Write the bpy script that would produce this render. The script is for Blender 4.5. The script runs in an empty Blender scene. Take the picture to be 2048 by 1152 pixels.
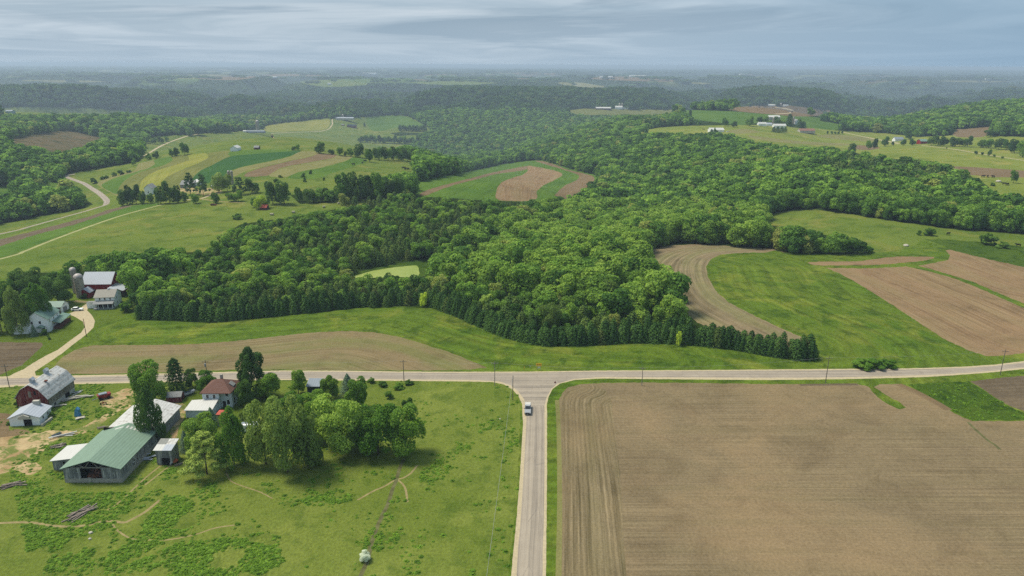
import bpy, bmesh, math, random, time
import numpy as np
from mathutils import Vector, Matrix
from mathutils.geometry import delaunay_2d_cdt
T0 = time.time()
def log(*a): print('[%.1fs]' % (time.time() - T0), *a, flush=True)
random.seed(7); RNG = np.random.default_rng(7)
scene = bpy.context.scene
COL = scene.collection
world = bpy.data.worlds.new('World'); scene.world = world; world.use_nodes = True

# ------------------------------------------------------------------ camera
CAMH = 105.0
FPX, PW, PH = 1430.0, 2048.0, 1152.0
PITCH, ROLL = math.radians(17.35), math.radians(0.28)
_f = np.array([0, math.cos(PITCH), -math.sin(PITCH)])
_u0 = np.array([0, math.sin(PITCH), math.cos(PITCH)]); _r0 = np.array([1.0, 0, 0])
_u = _u0 * math.cos(ROLL) - _r0 * math.sin(ROLL)
_r = _r0 * math.cos(ROLL) + _u0 * math.sin(ROLL)
cd = bpy.data.cameras.new('camera'); cam = bpy.data.objects.new('camera', cd); COL.objects.link(cam)
cd.sensor_width = 36.0; cd.lens = FPX * 36.0 / PW; cd.clip_start = 1.0; cd.clip_end = 150000.0
cam.matrix_world = Matrix(((_r[0], _u[0], -_f[0], 0), (_r[1], _u[1], -_f[1], 0), (_r[2], _u[2], -_f[2], CAMH), (0, 0, 0, 1)))
scene.camera = cam
def rays(px, py):
    px = np.asarray(px, float); py = np.asarray(py, float)
    a = (px - PW / 2) / FPX; b = -(py - PH / 2) / FPX
    d = _f[None] + a[:, None] * _r[None] + b[:, None] * _u[None]
    return d
def proj(P):
    P = np.asarray(P, float) - np.array([0, 0, CAMH])
    z = P @ _f
    z = np.where(np.abs(z) < 1e-6, 1e-6, z)
    return PW / 2 + (P @ _r) / z * FPX, PH / 2 - (P @ _u) / z * FPX, z
def flat(px, py, z=0.0):
    d = rays([px], [py])[0]
    t = (z - CAMH) / min(d[2], -1e-3)
    return d[0] * t, d[1] * t

# ------------------------------------------------------------------ noise
def _hash(ix, iy, seed):
    h = (ix.astype(np.int64) * 374761393 + iy.astype(np.int64) * 668265263 + seed * 1442695041) & 0x7fffffff
    h = ((h ^ (h >> 13)) * 1274126177) & 0x7fffffff
    h = (h ^ (h >> 16)) & 0xffffff
    return h / float(0xffffff)
def vnoise(x, y, seed=0):
    xi = np.floor(x); yi = np.floor(y); fx = x - xi; fy = y - yi
    fx = fx * fx * fx * (fx * (fx * 6 - 15) + 10); fy = fy * fy * fy * (fy * (fy * 6 - 15) + 10)
    a = _hash(xi, yi, seed); b = _hash(xi + 1, yi, seed); c = _hash(xi, yi + 1, seed); d = _hash(xi + 1, yi + 1, seed)
    return (a * (1 - fx) + b * fx) * (1 - fy) + (c * (1 - fx) + d * fx) * fy
def fbm(x, y, seed=0, o=4):
    s = 0; a = 0.5; n = 0
    for i in range(o):
        s = s + a * vnoise(x, y, seed + i * 17); n += a; a *= 0.5; x = x * 2.03 + 11.7; y = y * 2.03 - 5.3
    return s / n
def sstep(a, b, x):
    t = np.clip((x - a) / (b - a), 0, 1); return t * t * (3 - 2 * t)

# ------------------------------------------------------------------ terrain
def valley(pts, X, Y):
    """pts: (px, py on the flat plane, depth, width).  Depth of the cut below the plateau."""
    best = np.zeros_like(X)
    q = [flat(p[0], p[1]) + (p[2], p[3]) for p in pts]
    for (x0, y0, d0, w0), (x1, y1, d1, w1) in zip(q[:-1], q[1:]):
        dx, dy = x1 - x0, y1 - y0
        t = np.clip(((X - x0) * dx + (Y - y0) * dy) / (dx * dx + dy * dy), 0, 1)
        d = np.hypot(X - x0 - t * dx, Y - y0 - t * dy)
        w = w0 + t * (w1 - w0); dep = d0 + t * (d1 - d0)
        best = np.maximum(best, dep * np.exp(-(d / w) ** 2))
    return best
VALLEYS = [
    [(560, 585, 2, 40), (770, 540, 8, 55), (960, 490, 10, 60), (1120, 440, 16, 80), (1235, 395, 24, 100), (1240, 352, 32, 120), (1170, 318, 42, 160), (1080, 290, 55, 200), (1000, 265, 68, 240), (950, 240, 85, 300), (900, 215, 95, 380)],
    [(-900, 200, 80, 400), (200, 196, 85, 420), (520, 197, 85, 420), (900, 200, 95, 480), (1300, 193, 90, 420), (1740, 192, 85, 380), (2900, 200, 80, 420)],
    [(-1200, 163, 75, 650), (500, 164, 75, 600), (1000, 166, 80, 650), (1500, 164, 75, 600), (3000, 165, 75, 650)],
    [(-300, 470, 22, 90), (0, 390, 26, 110), (110, 335, 28, 120), (180, 300, 30, 130), (260, 262, 42, 180), (420, 235, 65, 300)],
    [(1560, 300, 6, 90), (1700, 262, 22, 130), (1730, 236, 40, 160), (1765, 215, 60, 220), (1790, 200, 80, 300)],
]
HILLS = [(1070, 350, 7, 70, 70), (620, 290, 14, 260, 300), (1540, 225, 14, 350, 300), (1930, 218, 38, 330, 300), (90, 285, 14, 190, 160), (20, 215, 8, 300, 300),
         (1480, 590, 4, 70, 90), (1130, 205, 10, 350, 350)]
def terrain(X, Y):
    D = np.hypot(X, Y)
    z = np.zeros_like(X)
    for v in VALLEYS: z = z - valley(v, X, Y)
    for px, py, h, rx, ry in HILLS:
        cx, cy = flat(px, py)
        z = z + h * np.exp(-((X - cx) / rx) ** 2 - ((Y - cy) / ry) ** 2)
    z = z + (fbm(X / 90, Y / 90, 3, 3) - 0.5) * 2.4 * sstep(190, 420, D)
    z = z + (fbm(X / 320, Y / 320, 5, 4) - 0.5) * 20 * sstep(700, 1600, D)
    n = fbm(X / 1100, Y / 1100, 9, 5)
    z = z - 125 * np.clip(1 - np.abs(n - 0.5) * 6, 0, 1) ** 1.3 * sstep(1900, 3400, D) * (1 - sstep(9000, 16000, D))
    z = z + (fbm(X / 6000, Y / 6000, 21, 4) - 0.45) * 70 * sstep(8000, 16000, D)
    return z
TH0, TH1, NTH = math.radians(-64), math.radians(64), 480
LR0, LR1, NR = math.log(25.0), math.log(60000.0), 460
thg = np.linspace(TH0, TH1, NTH); lrg = np.linspace(LR0, LR1, NR)
_TT, _LL = np.meshgrid(thg, lrg, indexing='ij')
HG = terrain(np.sin(_TT) * np.exp(_LL), np.cos(_TT) * np.exp(_LL))
log('terrain grid', HG.min(), HG.max())
def hpolar(th, lr):
    a = np.clip((th - TH0) / (TH1 - TH0) * (NTH - 1), 0, NTH - 1.001); b = np.clip((lr - LR0) / (LR1 - LR0) * (NR - 1), 0, NR - 1.001)
    i = a.astype(int); j = b.astype(int); fa = a - i; fb = b - j
    return (HG[i, j] * (1 - fa) + HG[i + 1, j] * fa) * (1 - fb) + (HG[i, j + 1] * (1 - fa) + HG[i + 1, j + 1] * fa) * fb
def height(x, y):
    x = np.asarray(x, float); y = np.asarray(y, float)
    return hpolar(np.arctan2(x, y), np.log(np.maximum(np.hypot(x, y), 1e-3)))
def cast(px, py):
    """first terrain point seen through these photograph pixels -> (theta, ln r)"""
    d = rays(px, py)
    th = np.arctan2(d[:, 0], d[:, 1]); sl = d[:, 2] / np.hypot(d[:, 0], d[:, 1])
    a = np.clip((th - TH0) / (TH1 - TH0) * (NTH - 1), 0, NTH - 1.001); i = a.astype(int); fa = (a - i)[:, None]
    Hc = HG[i] * (1 - fa) + HG[i + 1] * fa
    g = CAMH + sl[:, None] * np.exp(lrg)[None] - Hc
    below = g <= 0
    k = np.where(below.any(1), below.argmax(1), NR - 1); k = np.maximum(k, 1)
    ar = np.arange(len(k)); g0 = g[ar, k - 1]; g1 = g[ar, k]
    t = np.clip(g0 / np.where(np.abs(g0 - g1) < 1e-9, 1e-9, g0 - g1), 0, 1)
    return th, lrg[k - 1] + t * (lrg[k] - lrg[k - 1])
def at(px, py):
    th, lr = cast([px], [py]); r = math.exp(lr[0])
    x, y = math.sin(th[0]) * r, math.cos(th[0]) * r
    return Vector((x, y, float(hpolar(th, lr)[0])))
def dirpx(a, b):
    """world heading (radians about z) of the ground line between two photograph points"""
    p, q = at(*a), at(*b)
    return math.atan2(q.y - p.y, q.x - p.x)

# ------------------------------------------------------------------ object helpers
def tag(o, label=None, cat=None, group=None, kind=None):
    if label: o['label'] = label
    if cat: o['category'] = cat
    if group: o['group'] = group
    if kind: o['kind'] = kind
    return o
def mesh_obj(name, verts, faces, mats, parent=None, mi=None, smooth=False):
    me = bpy.data.meshes.new(name)
    me.from_pydata([tuple(v) for v in verts], [], [tuple(f) for f in faces])
    for m in (mats if isinstance(mats, (list, tuple)) else [mats]): me.materials.append(m)
    if mi is not None: me.polygons.foreach_set('material_index', np.asarray(mi, dtype=np.int32))
    if smooth: me.polygons.foreach_set('use_smooth', np.ones(len(me.polygons), dtype=bool))
    me.update()
    o = bpy.data.objects.new(name, me); COL.objects.link(o)
    if parent is not None: o.parent = parent
    return o
def empty(name, loc=(0, 0, 0), rz=0.0, label=None, cat=None, group=None):
    o = bpy.data.objects.new(name, None); COL.objects.link(o)
    o.location = loc; o.rotation_euler = (0, 0, rz); o.empty_display_size = 0.5
    return tag(o, label, cat, group)
def copy_tree(o, parent=None):
    c = o.copy(); COL.objects.link(c)
    if parent is not None: c.parent = parent
    for ch in list(o.children): copy_tree(ch, c)
    return c
def S(r, g, b, k=0.65):
    f = lambda c: ((c / 255 + 0.055) / 1.055) ** 2.4 if c > 10.3 else c / 255 / 12.92
    return (f(r) * k, f(g) * k, f(b) * k, 1.0)

# ------------------------------------------------------------------ material helper
class NT:
    def __init__(s, name, rough=0.9, spec=0.1, metal=0.0):
        s.mat = bpy.data.materials.new(name); s.mat.use_nodes = True
        s.t = s.mat.node_tree; s.bsdf = s.t.nodes['Principled BSDF']
        s.bsdf.inputs['Roughness'].default_value = rough; s.bsdf.inputs['Specular IOR Level'].default_value = spec
        s.bsdf.inputs['Metallic'].default_value = metal
        s.tc = s.t.nodes.new('ShaderNodeTexCoord').outputs['Object']
    def link(s, a, b): s.t.links.new(a, b)
    def setin(s, node, key, v):
        if v is None: return
        if isinstance(v, bpy.types.NodeSocket): s.link(v, node.inputs[key])
        else: node.inputs[key].default_value = v
    def node(s, typ, ins=None, out=0, **props):
        n = s.t.nodes.new(typ)
        for k, v in props.items(): setattr(n, k, v)
        for k, v in (ins or {}).items(): s.setin(n, k, v)
        return n.outputs[out]
    def math(s, op, a, b=0.0, clamp=False): return s.node('ShaderNodeMath', {0: a, 1: b}, operation=op, use_clamp=clamp)
    def map(s, scale=(1, 1, 1), rot=(0, 0, 0), vec=None): return s.node('ShaderNodeMapping', {'Vector': vec or s.tc, 'Scale': scale, 'Rotation': rot})
    def noise(s, scale, detail=3, rough=0.55, vec=None, dist=0.0): return s.node('ShaderNodeTexNoise', {'Vector': vec or s.tc, 'Scale': scale, 'Detail': detail, 'Roughness': rough, 'Distortion': dist})
    def wave(s, scale, vec=None, dist=0.0, detail=2, dscale=1.0, direction='X'): return s.node('ShaderNodeTexWave', {'Vector': vec or s.tc, 'Scale': scale, 'Distortion': dist, 'Detail': detail, 'Detail Scale': dscale}, out=1, bands_direction=direction)
    def ramp(s, fac, stops):
        n = s.t.nodes.new('ShaderNodeValToRGB'); s.link(fac, n.inputs[0]); e = n.color_ramp.elements
        while len(e) < len(stops): e.new(0.5)
        for el, (p, c) in zip(e, stops):
            el.position = p; el.color = c if isinstance(c, (tuple, list)) else (c, c, c, 1)
        return n.outputs[0]
    def mix(s, fac, a, b, blend='MIX'):
        n = s.t.nodes.new('ShaderNodeMix'); n.data_type = 'RGBA'; n.blend_type = blend
        s.setin(n, 0, fac); s.setin(n, 6, a); s.setin(n, 7, b); return n.outputs[2]
    def attr(s, name, out=2): return s.node('ShaderNodeAttribute', out=out, attribute_name=name)
    def bump(s, h, strength=0.5, dist=0.2):
        s.link(s.node('ShaderNodeBump', {'Height': h, 'Strength': strength, 'Distance': dist}), s.bsdf.inputs['Normal'])
    def done(s, col):
        s.setin(s.bsdf, 'Base Color', col); return s.mat
def plain(name, col, rough=0.8, spec=0.2, metal=0.0, var=0.15, scale=1.5, stretch=(1, 1, 1)):
    m = NT(name, rough, spec, metal)
    f = m.noise(scale, 4, vec=m.map(stretch))
    d = tuple(c * (1 - var) for c in col[:3]) + (1,); l = tuple(c * (1 + var * 0.8) for c in col[:3]) + (1,)
    return m.done(m.ramp(f, [(0.3, d), (0.7, l)]))
# ------------------------------------------------------------------ land cover materials
def grass_mat(name, dark, mid, light, big=0.018, mids=0.11, fine=0.9, weed=0.35, bump=0.6, yellow=None, rowmix=0.0, gain=0.86):
    m = NT(name, 0.95, 0.05)
    cc = lambda c: (c[0] * gain, c[1] * 0.85 * gain, c[2] * 0.66 * gain, 1)
    dark, mid, light = cc(dark), cc(mid), cc(light); yellow = cc(yellow) if yellow else None
    a = m.noise(big, 4); b = m.noise(mids, 4, 0.6, dist=0.4); c = m.noise(fine, 3, 0.7)
    col = m.ramp(a, [(0.32, mid), (0.5, tuple((p + q) / 2 for p, q in zip(mid, light))), (0.68, light)])
    if yellow: col = m.mix(m.ramp(m.noise(big * 2.3, 3, dist=1.0), [(0.52, 0.0), (0.68, 0.8)]), col, yellow)
    col = m.mix(m.math('MULTIPLY', m.ramp(b, [(0.5, 0.0), (0.66, 1.0)]), weed), col, dark)
    col = m.mix(0.55, col, m.ramp(c, [(0.25, 0.45), (0.75, 1.55)]), 'MULTIPLY')
    if rowmix:
        r = m.noise(1.0, 2, 0.5, vec=m.node('ShaderNodeCombineXYZ', {0: m.math('MULTIPLY', m.attr('row'), 0.35), 1: m.math('MULTIPLY', m.attr('lon'), 0.01)}))
        col = m.mix(rowmix, col, m.ramp(r, [(0.35, 0.6), (0.65, 1.4)]), 'MULTIPLY')
    m.bump(m.math('ADD', c, m.math('MULTIPLY', b, 2.0)), bump, 0.5)
    return m.done(col)
def row_mat(name, dark, light, alt=None, freq=0.9, fine=1.6, contrast=0.7, big=0.02, green=None, greenamt=0.0, lines=0.0, streak=0.28, damp=0.5):
    m = NT(name, 0.98, 0.03)
    cc = lambda c: (c[0] * 0.90, c[1] * 0.88, c[2] * 0.87, 1)
    dark, light = cc(dark), cc(light); alt = cc(alt) if alt else None
    row = m.attr('row'); lon = m.attr('lon')
    v1 = m.node('ShaderNodeCombineXYZ', {0: m.math('MULTIPLY', row, freq), 1: m.math('MULTIPLY', lon, 0.02)})
    v2 = m.node('ShaderNodeCombineXYZ', {0: m.math('MULTIPLY', row, freq * 0.13), 1: m.math('MULTIPLY', lon, 0.006), 2: 4.2})
    r1 = m.noise(1.0, 2, 0.6, vec=v1); r2 = m.noise(1.0, 2, 0.5, vec=v2); f = m.noise(fine, 3, 0.75); b = m.noise(big, 4, 0.6, dist=0.6)
    s = m.math('ADD', m.math('MULTIPLY', r1, 1 - streak), m.math('MULTIPLY', r2, streak))
    col = m.ramp(s, [(0.5 - 0.22 / contrast * 0.7, dark), (0.5 + 0.22 / contrast * 0.7, light)])
    if alt: col = m.mix(m.ramp(b, [(0.45, 0.0), (0.65, 0.8)]), col, alt)
    if green:
        g = m.math('MULTIPLY', m.ramp(m.math('ADD', m.math('MULTIPLY', r2, 0.6), m.math('MULTIPLY', m.noise(big * 2.2, 4), 0.4)), [(0.44, 0.0), (0.6, 1.0)]), greenamt)
        col = m.mix(g, col, green)
    col = m.mix(0.7, col, m.ramp(f, [(0.25, 0.62), (0.75, 1.35)]), 'MULTIPLY')
    col = m.mix(damp, col, m.ramp(m.noise(0.045, 5, 0.7, dist=1.2), [(0.34, (0.60, 0.58, 0.56, 1)), (0.5, 1.0), (0.7, (1.16, 1.13, 1.08, 1))]), 'MULTIPLY')
    if lines:
        w = m.node('ShaderNodeMath', {0: m.math('MULTIPLY', m.math('ADD', row, m.math('MULTIPLY', m.noise(0.25, 2), 1.2)), lines)}, operation='SINE')
        col = m.mix(0.5, col, m.ramp(m.math('MULTIPLY_ADD', w, 0.5), [(0.0, 0.8), (1.0, 1.16)]), 'MULTIPLY')
        nd = w.node
        for n in m.t.nodes:
            if n.type == 'MATH' and n.operation == 'MULTIPLY_ADD' and n.inputs[2].default_value != 0.5: n.inputs[2].default_value = 0.5
    m.bump(m.math('ADD', r1, f), 0.7, 0.25)
    return m.done(col)
MAT = {}
MAT['pasture'] = grass_mat('pasture_grass', S(62, 100, 30), S(106, 134, 57), S(127, 150, 75), big=0.02, mids=0.16, fine=1.3, weed=0.5, bump=0.8, yellow=S(134, 156, 80), gain=1.06)
MAT['lawn'] = grass_mat('lawn_grass', S(72, 104, 36), S(96, 128, 46), S(112, 142, 56), big=0.05, mids=0.2, weed=0.35, bump=0.4)
MAT['verge'] = grass_mat('verge_grass', S(64, 98, 30), S(92, 128, 40), S(116, 148, 58), big=0.06, mids=0.25, weed=0.6)
MAT['meadow'] = grass_mat('meadow_grass', S(62, 98, 34), S(92, 132, 44), S(118, 150, 58), big=0.02, mids=0.13, weed=0.7, yellow=S(138, 160, 70), rowmix=0.5, bump=0.9)
MAT['hayland'] = grass_mat('hayland_grass', S(74, 112, 42), S(108, 142, 60), S(132, 160, 76), big=0.014, mids=0.08, weed=0.6, bump=0.8, yellow=S(150, 162, 88))
MAT['ridgehay'] = grass_mat('ridge_hayland_grass', S(86, 120, 44), S(124, 152, 66), S(150, 170, 86), big=0.01, mids=0.05, weed=0.5, yellow=S(166, 172, 100), gain=0.95)
MAT['lush'] = grass_mat('lush_crop', S(62, 106, 42), S(88, 134, 52), S(108, 150, 62), big=0.02, mids=0.09, weed=0.3, rowmix=0.3)
MAT['darkcrop'] = grass_mat('dark_crop', S(40, 92, 48), S(56, 110, 56), S(74, 124, 64), big=0.02, mids=0.09, weed=0.25, rowmix=0.3)
MAT['olive'] = grass_mat('olive_crop', S(98, 118, 66), S(120, 138, 76), S(140, 152, 90), big=0.02, mids=0.08, weed=0.3, rowmix=0.35)
MAT['yellow'] = grass_mat('yellow_crop', S(120, 144, 64), S(150, 168, 80), S(170, 180, 98), big=0.02, mids=0.08, weed=0.3, rowmix=0.35)
MAT['darkgrass'] = grass_mat('rank_grass', S(48, 84, 28), S(70, 108, 36), S(94, 128, 46), big=0.04, mids=0.16, weed=0.8, bump=1.0)
MAT['paletrack'] = plain('mown_strip', S(176, 176, 122), 0.95, 0.05, var=0.2, scale=0.3)
MAT['tan'] = row_mat('stubble_soil', S(128, 118, 82), S(176, 160, 122), alt=S(160, 140, 106), freq=0.8, contrast=0.75, green=S(116, 128, 66), greenamt=0.55)
MAT['contour'] = row_mat('tilled_contour_soil', S(122, 112, 84), S(182, 166, 132), alt=S(164, 146, 114), freq=0.8, contrast=0.9, green=S(126, 130, 78), greenamt=0.5, lines=1.6)
MAT['ploughed'] = row_mat('ploughed_soil', S(132, 110, 80), S(186, 160, 124), alt=S(172, 144, 110), freq=0.7, contrast=0.9, green=S(148, 132, 94), greenamt=0.5)
MAT['brown'] = row_mat('bare_brown_soil', S(126, 108, 80), S(158, 138, 106), freq=0.4, contrast=0.7)
MAT['garden'] = row_mat('garden_soil', S(108, 96, 78), S(142, 128, 104), freq=0.8, contrast=0.8)
MAT['bigfield'] = row_mat('planted_corn_soil', S(132, 118, 91), S(168, 151, 118), alt=S(170, 148, 113), freq=2.6, fine=1.4, contrast=0.7, big=0.022, green=S(130, 120, 86), greenamt=0.25, streak=0.05, damp=0.42)
MAT['headland'] = row_mat('headland_soil', S(112, 102, 74), S(174, 158, 124), alt=S(158, 140, 106), freq=1.2, fine=2.0, contrast=0.9, big=0.03, green=S(120, 114, 78), greenamt=0.5, lines=5.2, streak=0.18)
MAT['palehay'] = row_mat('pale_hay_stubble', S(132, 136, 80), S(164, 160, 104), freq=0.3, contrast=0.6)
def soil_mat():
    m = NT('yard_dirt', 0.97, 0.03)
    a = m.noise(0.12, 4, 0.6, dist=0.6); b = m.noise(0.9, 3, 0.7)
    col = m.ramp(a, [(0.35, S(174, 146, 104)), (0.62, S(208, 184, 140))])
    col = m.mix(m.ramp(m.noise(0.22, 4, 0.7, dist=0.8), [(0.47, 0.0), (0.56, 0.9)]), col, S(112, 130, 60))
    col = m.mix(0.5, col, m.ramp(b, [(0.25, 0.6), (0.75, 1.4)]), 'MULTIPLY'); m.bump(b, 0.4, 0.2)
    return m.done(col)
MAT['dirt'] = soil_mat()
MAT['gravel'] = plain('limestone_gravel', S(208, 192, 158), 0.97, 0.03, var=0.16, scale=1.2)
MAT['ditch'] = plain('ditch_mud', S(112, 112, 74), 0.97, 0.03, var=0.4, scale=0.5)
MAT['path'] = plain('trodden_path', S(164, 150, 106), 0.97, 0.03, var=0.25, scale=0.8)
MAT['litter'] = plain('forest_floor', S(52, 70, 28), 1.0, 0.0, var=0.35, scale=0.3)
def asphalt_mat():
    m = NT('old_asphalt', 0.85, 0.2)
    row = m.attr('row'); lon = m.attr('lon')
    v = m.node('ShaderNodeCombineXYZ', {0: m.math('MULTIPLY', row, 1.1), 1: m.math('MULTIPLY', lon, 0.006)})
    w = m.noise(1.0, 4, 0.7, vec=v); b = m.noise(0.12, 4, 0.7); c = m.noise(2.5, 3, 0.8)
    col = m.ramp(w, [(0.34, S(108, 102, 94)), (0.48, S(172, 160, 144)), (0.68, S(204, 190, 168))])
    col = m.mix(0.35, col, m.ramp(b, [(0.3, S(150, 140, 126)), (0.7, S(198, 186, 166))]))
    crack = m.node('ShaderNodeTexVoronoi', {'Vector': m.map((0.3, 0.04, 1)), 'Scale': 1.0}, feature='DISTANCE_TO_EDGE')
    col = m.mix(m.ramp(m.math('ADD', crack, m.math('MULTIPLY', m.math('SUBTRACT', c, 0.5), 0.02)), [(0.003, 0.3), (0.01, 0.0)]), col, S(96, 92, 90))
    col = m.mix(0.4, col, m.ramp(c, [(0.3, 0.75), (0.7, 1.22)]), 'MULTIPLY')
    return m.done(col)
MAT['asphalt'] = asphalt_mat()
def pond_mat():
    m = NT('duckweed_water', 0.5, 0.3)
    a = m.noise(0.08, 3, dist=1.0); return m.done(m.ramp(a, [(0.3, S(150, 172, 78)), (0.7, S(178, 190, 100))]))
MAT['pond'] = pond_mat()
def far_mat():
    """wooded country with a patchwork of small farms on the flat ridge tops"""
    m = NT('far_country', 1.0, 0.0)
    p = m.map((0.0011, 0.0024, 0.0), (0, 0, 0.25))
    v = m.t.nodes.new('ShaderNodeTexVoronoi'); m.link(p, v.inputs['Vector']); v.inputs['Scale'].default_value = 1.0; v.inputs['Randomness'].default_value = 0.9
    sep = m.node('ShaderNodeSeparateColor', {0: v.outputs['Color']})
    farm = m.ramp(sep, [(0.0, S(150, 130, 100)), (0.22, S(172, 156, 120)), (0.3, S(112, 138, 70)), (0.6, S(96, 130, 60)), (0.8, S(150, 156, 96)), (1.0, S(120, 112, 80))])
    for n in m.t.nodes:
        if n.type == 'VALTORGB': n.color_ramp.interpolation = 'CONSTANT'
    wood = m.ramp(m.noise(0.02, 4, 0.7), [(0.3, S(36, 52, 26)), (0.7, S(70, 88, 44))])
    g = m.math('MULTIPLY', m.ramp(m.noise(0.00075, 4, 0.6, dist=0.5), [(0.53, 0.0), (0.56, 0.8)]), m.attr('farm'))
    return m.done(m.mix(g, wood, farm))
MAT['far'] = far_mat()
MAT['scrub'] = grass_mat('cutover_scrub', S(62, 80, 42), S(108, 110, 78), S(132, 120, 94), big=0.03, mids=0.06, fine=0.2, weed=0.9)

# ------------------------------------------------------------------ fields, roads and paths, as seen in the photograph
FIELDS = []   # name, material, polygon px, row guide px, label, open?, smooth, cat
def F(name, mat, poly, guide=None, label=None, cat='field', smooth=True, open_=True, under=0):
    FIELDS.append(dict(name=name, mat=mat, poly=poly, guide=guide, label=label, cat=cat, smooth=smooth, open=open_))
def strip(name, mat, line, w, label, cat='path'):
    """a ribbon of ground w metres wide along a pixel line"""
    FIELDS.append(dict(name=name, mat=mat, line=line, w=w, label=label, cat=cat, open=True, guide=line))
# broad farmland
F('pasture', 'hayland', [(-900, 560), (-300, 500), (0, 449), (75, 433), (130, 424), (168, 417), (186, 409), (168, 397), (130, 366), (120, 353), (150, 345), (230, 331), (274, 324), (281, 314), (283, 300), (297, 274), (330, 271), (375, 270), (430, 265), (460, 264), (530, 258), (545, 248), (600, 242), (650, 237), (700, 236), (740, 233), (780, 230), (815, 232), (832, 240), (850, 252), (868, 261), (850, 266), (800, 264), (780, 266), (795, 272), (830, 270), (842, 276), (820, 288), (800, 298), (770, 302), (800, 315), (828, 322), (838, 335), (826, 348), (780, 352), (720, 366), (690, 380), (620, 384), (580, 390), (600, 408), (700, 404), (790, 399), (800, 402), (700, 413), (640, 425), (590, 434), (540, 440), (480, 449), (455, 468), (430, 488), (405, 506), (385, 505), (330, 503), (250, 511), (190, 518), (150, 526), (110, 545), (60, 545), (0, 560), (-300, 640), (-900, 760)], label='broad green pasture rolling up the far hillside past the strip crops', smooth=False)
F('pasture', 'lush', [(-200, 377), (0, 371), (33, 371), (30, 383), (0, 386), (-200, 390)], label='small green clearing among the trees at the far edge', smooth=False)
F('pasture', 'lush', [(80, 362), (96, 360), (118, 368), (128, 379), (104, 382), (88, 374)], label='tiny sunny clearing in the woods beside the bending road')
F('far_field', 'hayland', [(-60, 232), (0, 226), (14, 215), (70, 214), (150, 216), (215, 219), (242, 223), (232, 229), (150, 229), (50, 229), (0, 233)], label='long light green field on the far ridge with a white shed')
F('cutover', 'scrub', [(12, 282), (60, 271), (120, 262), (150, 264), (180, 271), (207, 278), (185, 287), (150, 302), (120, 306), (70, 297), (30, 290)], label='cut over brown hillside scattered with brush and stumps')
# home ground in front of the woods
HOME = [(-1500, 700), (-600, 620), (-200, 580), (0, 556), (60, 570), (110, 578), (150, 575), (180, 568), (238, 570), (262, 580), (266, 597), (274, 612), (272, 641), (340, 642), (420, 646), (480, 641), (560, 633), (640, 625), (720, 616), (800, 613), (860, 616), (910, 633), (960, 656), (1020, 679), (1080, 692), (1150, 693), (1200, 691), (1260, 687), (1320, 688), (1400, 693), (1480, 703), (1540, 715), (1600, 723), (1634, 723), (1640, 705), (1632, 690), (1600, 690), (1540, 683), (1450, 657), (1400, 635), (1372, 612), (1368, 585), (1350, 562), (1320, 543), (1290, 527), (1286, 514), (1302, 501), (1340, 494), (1400, 491), (1480, 496), (1546, 499), (1575, 505), (1640, 509), (1690, 509), (1718, 506), (1722, 499), (1712, 484), (1690, 476), (1640, 466), (1560, 458), (1532, 452), (1528, 434), (1560, 424), (1590, 419), (1630, 419), (1690, 426), (1760, 438), (1830, 448), (1900, 458), (1970, 463), (2048, 468), (2300, 480), (2900, 520), (5000, 700), (9000, 2500), (5000, 5000), (-4000, 5000), (-6000, 2500)]
F('grass_field', 'meadow', HOME, label='bright green grassland in front of the woods and along the road', guide=[(280, 660), (560, 650), (780, 640), (1000, 700), (1300, 715)], smooth=False)
F('pasture', 'pasture', [(-1500, 790), (-300, 780), (0, 772), (300, 766), (600, 762), (900, 762), (985, 763), (1010, 769), (1030, 782), (1040, 800), (1040, 850), (1034, 1000), (1016, 1152), (960, 1700), (700, 3000), (-3000, 4000), (-5000, 1600)], label='rough foreground pasture with weed clumps, cow paths and a ditch', smooth=False)
F('farm_lawn', 'lawn', [(-300, 640), (0, 600), (60, 590), (150, 600), (262, 590), (274, 608), (262, 625), (230, 640), (190, 655), (150, 685), (110, 715), (60, 745), (0, 752), (-300, 770)], label='mown lawn round the white farmhouses and red barn', cat='lawn', smooth=False)
F('farm_lawn', 'lawn', [(345, 768), (420, 762), (520, 765), (560, 790), (500, 850), (470, 880), (380, 870), (358, 830), (340, 790)], label='mown lawn round the brown roofed house in the foreground', cat='lawn')
F('garden_plot', 'garden', [(-400, 690), (0, 684), (84, 685), (87, 690), (44, 730), (0, 749), (-400, 775)], guide=[(-400, 735), (80, 715)], label='bare brown garden plot beside the gravel farm drive', smooth=False)
# across the road
F('stubble_field', 'tan', [(106, 738), (112, 726), (128, 712), (150, 700), (182, 691), (240, 690), (300, 690), (360, 689), (420, 686), (480, 681), (540, 674), (600, 667), (650, 663), (700, 662), (750, 665), (800, 674), (850, 689), (895, 703), (930, 717), (960, 729), (975, 735), (940, 739), (860, 741), (760, 741), (650, 740), (560, 739), (460, 740), (380, 743), (280, 746), (180, 748), (120, 747)], guide=[(110, 700), (300, 697), (450, 692), (600, 678), (700, 672), (800, 684), (950, 735)], label='tan stubble field curving along the road below the spruce edge', smooth=False)
F('contour_field', 'contour', [(1288, 514), (1302, 500), (1335, 491), (1400, 488), (1480, 494), (1540, 497), (1575, 503), (1562, 507), (1520, 505), (1475, 506), (1440, 510), (1420, 519), (1412, 533), (1416, 555), (1430, 580), (1455, 603), (1500, 627), (1560, 656), (1600, 673), (1630, 686), (1622, 694), (1600, 695), (1540, 690), (1450, 668), (1395, 645), (1366, 622), (1355, 580), (1335, 550), (1300, 528)], guide=[(1575, 503), (1475, 506), (1440, 510), (1420, 519), (1412, 533), (1416, 555), (1430, 580), (1455, 603), (1500, 627), (1560, 656), (1630, 686)], label='pale tilled strip curving round the green slope', smooth=False)
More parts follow.
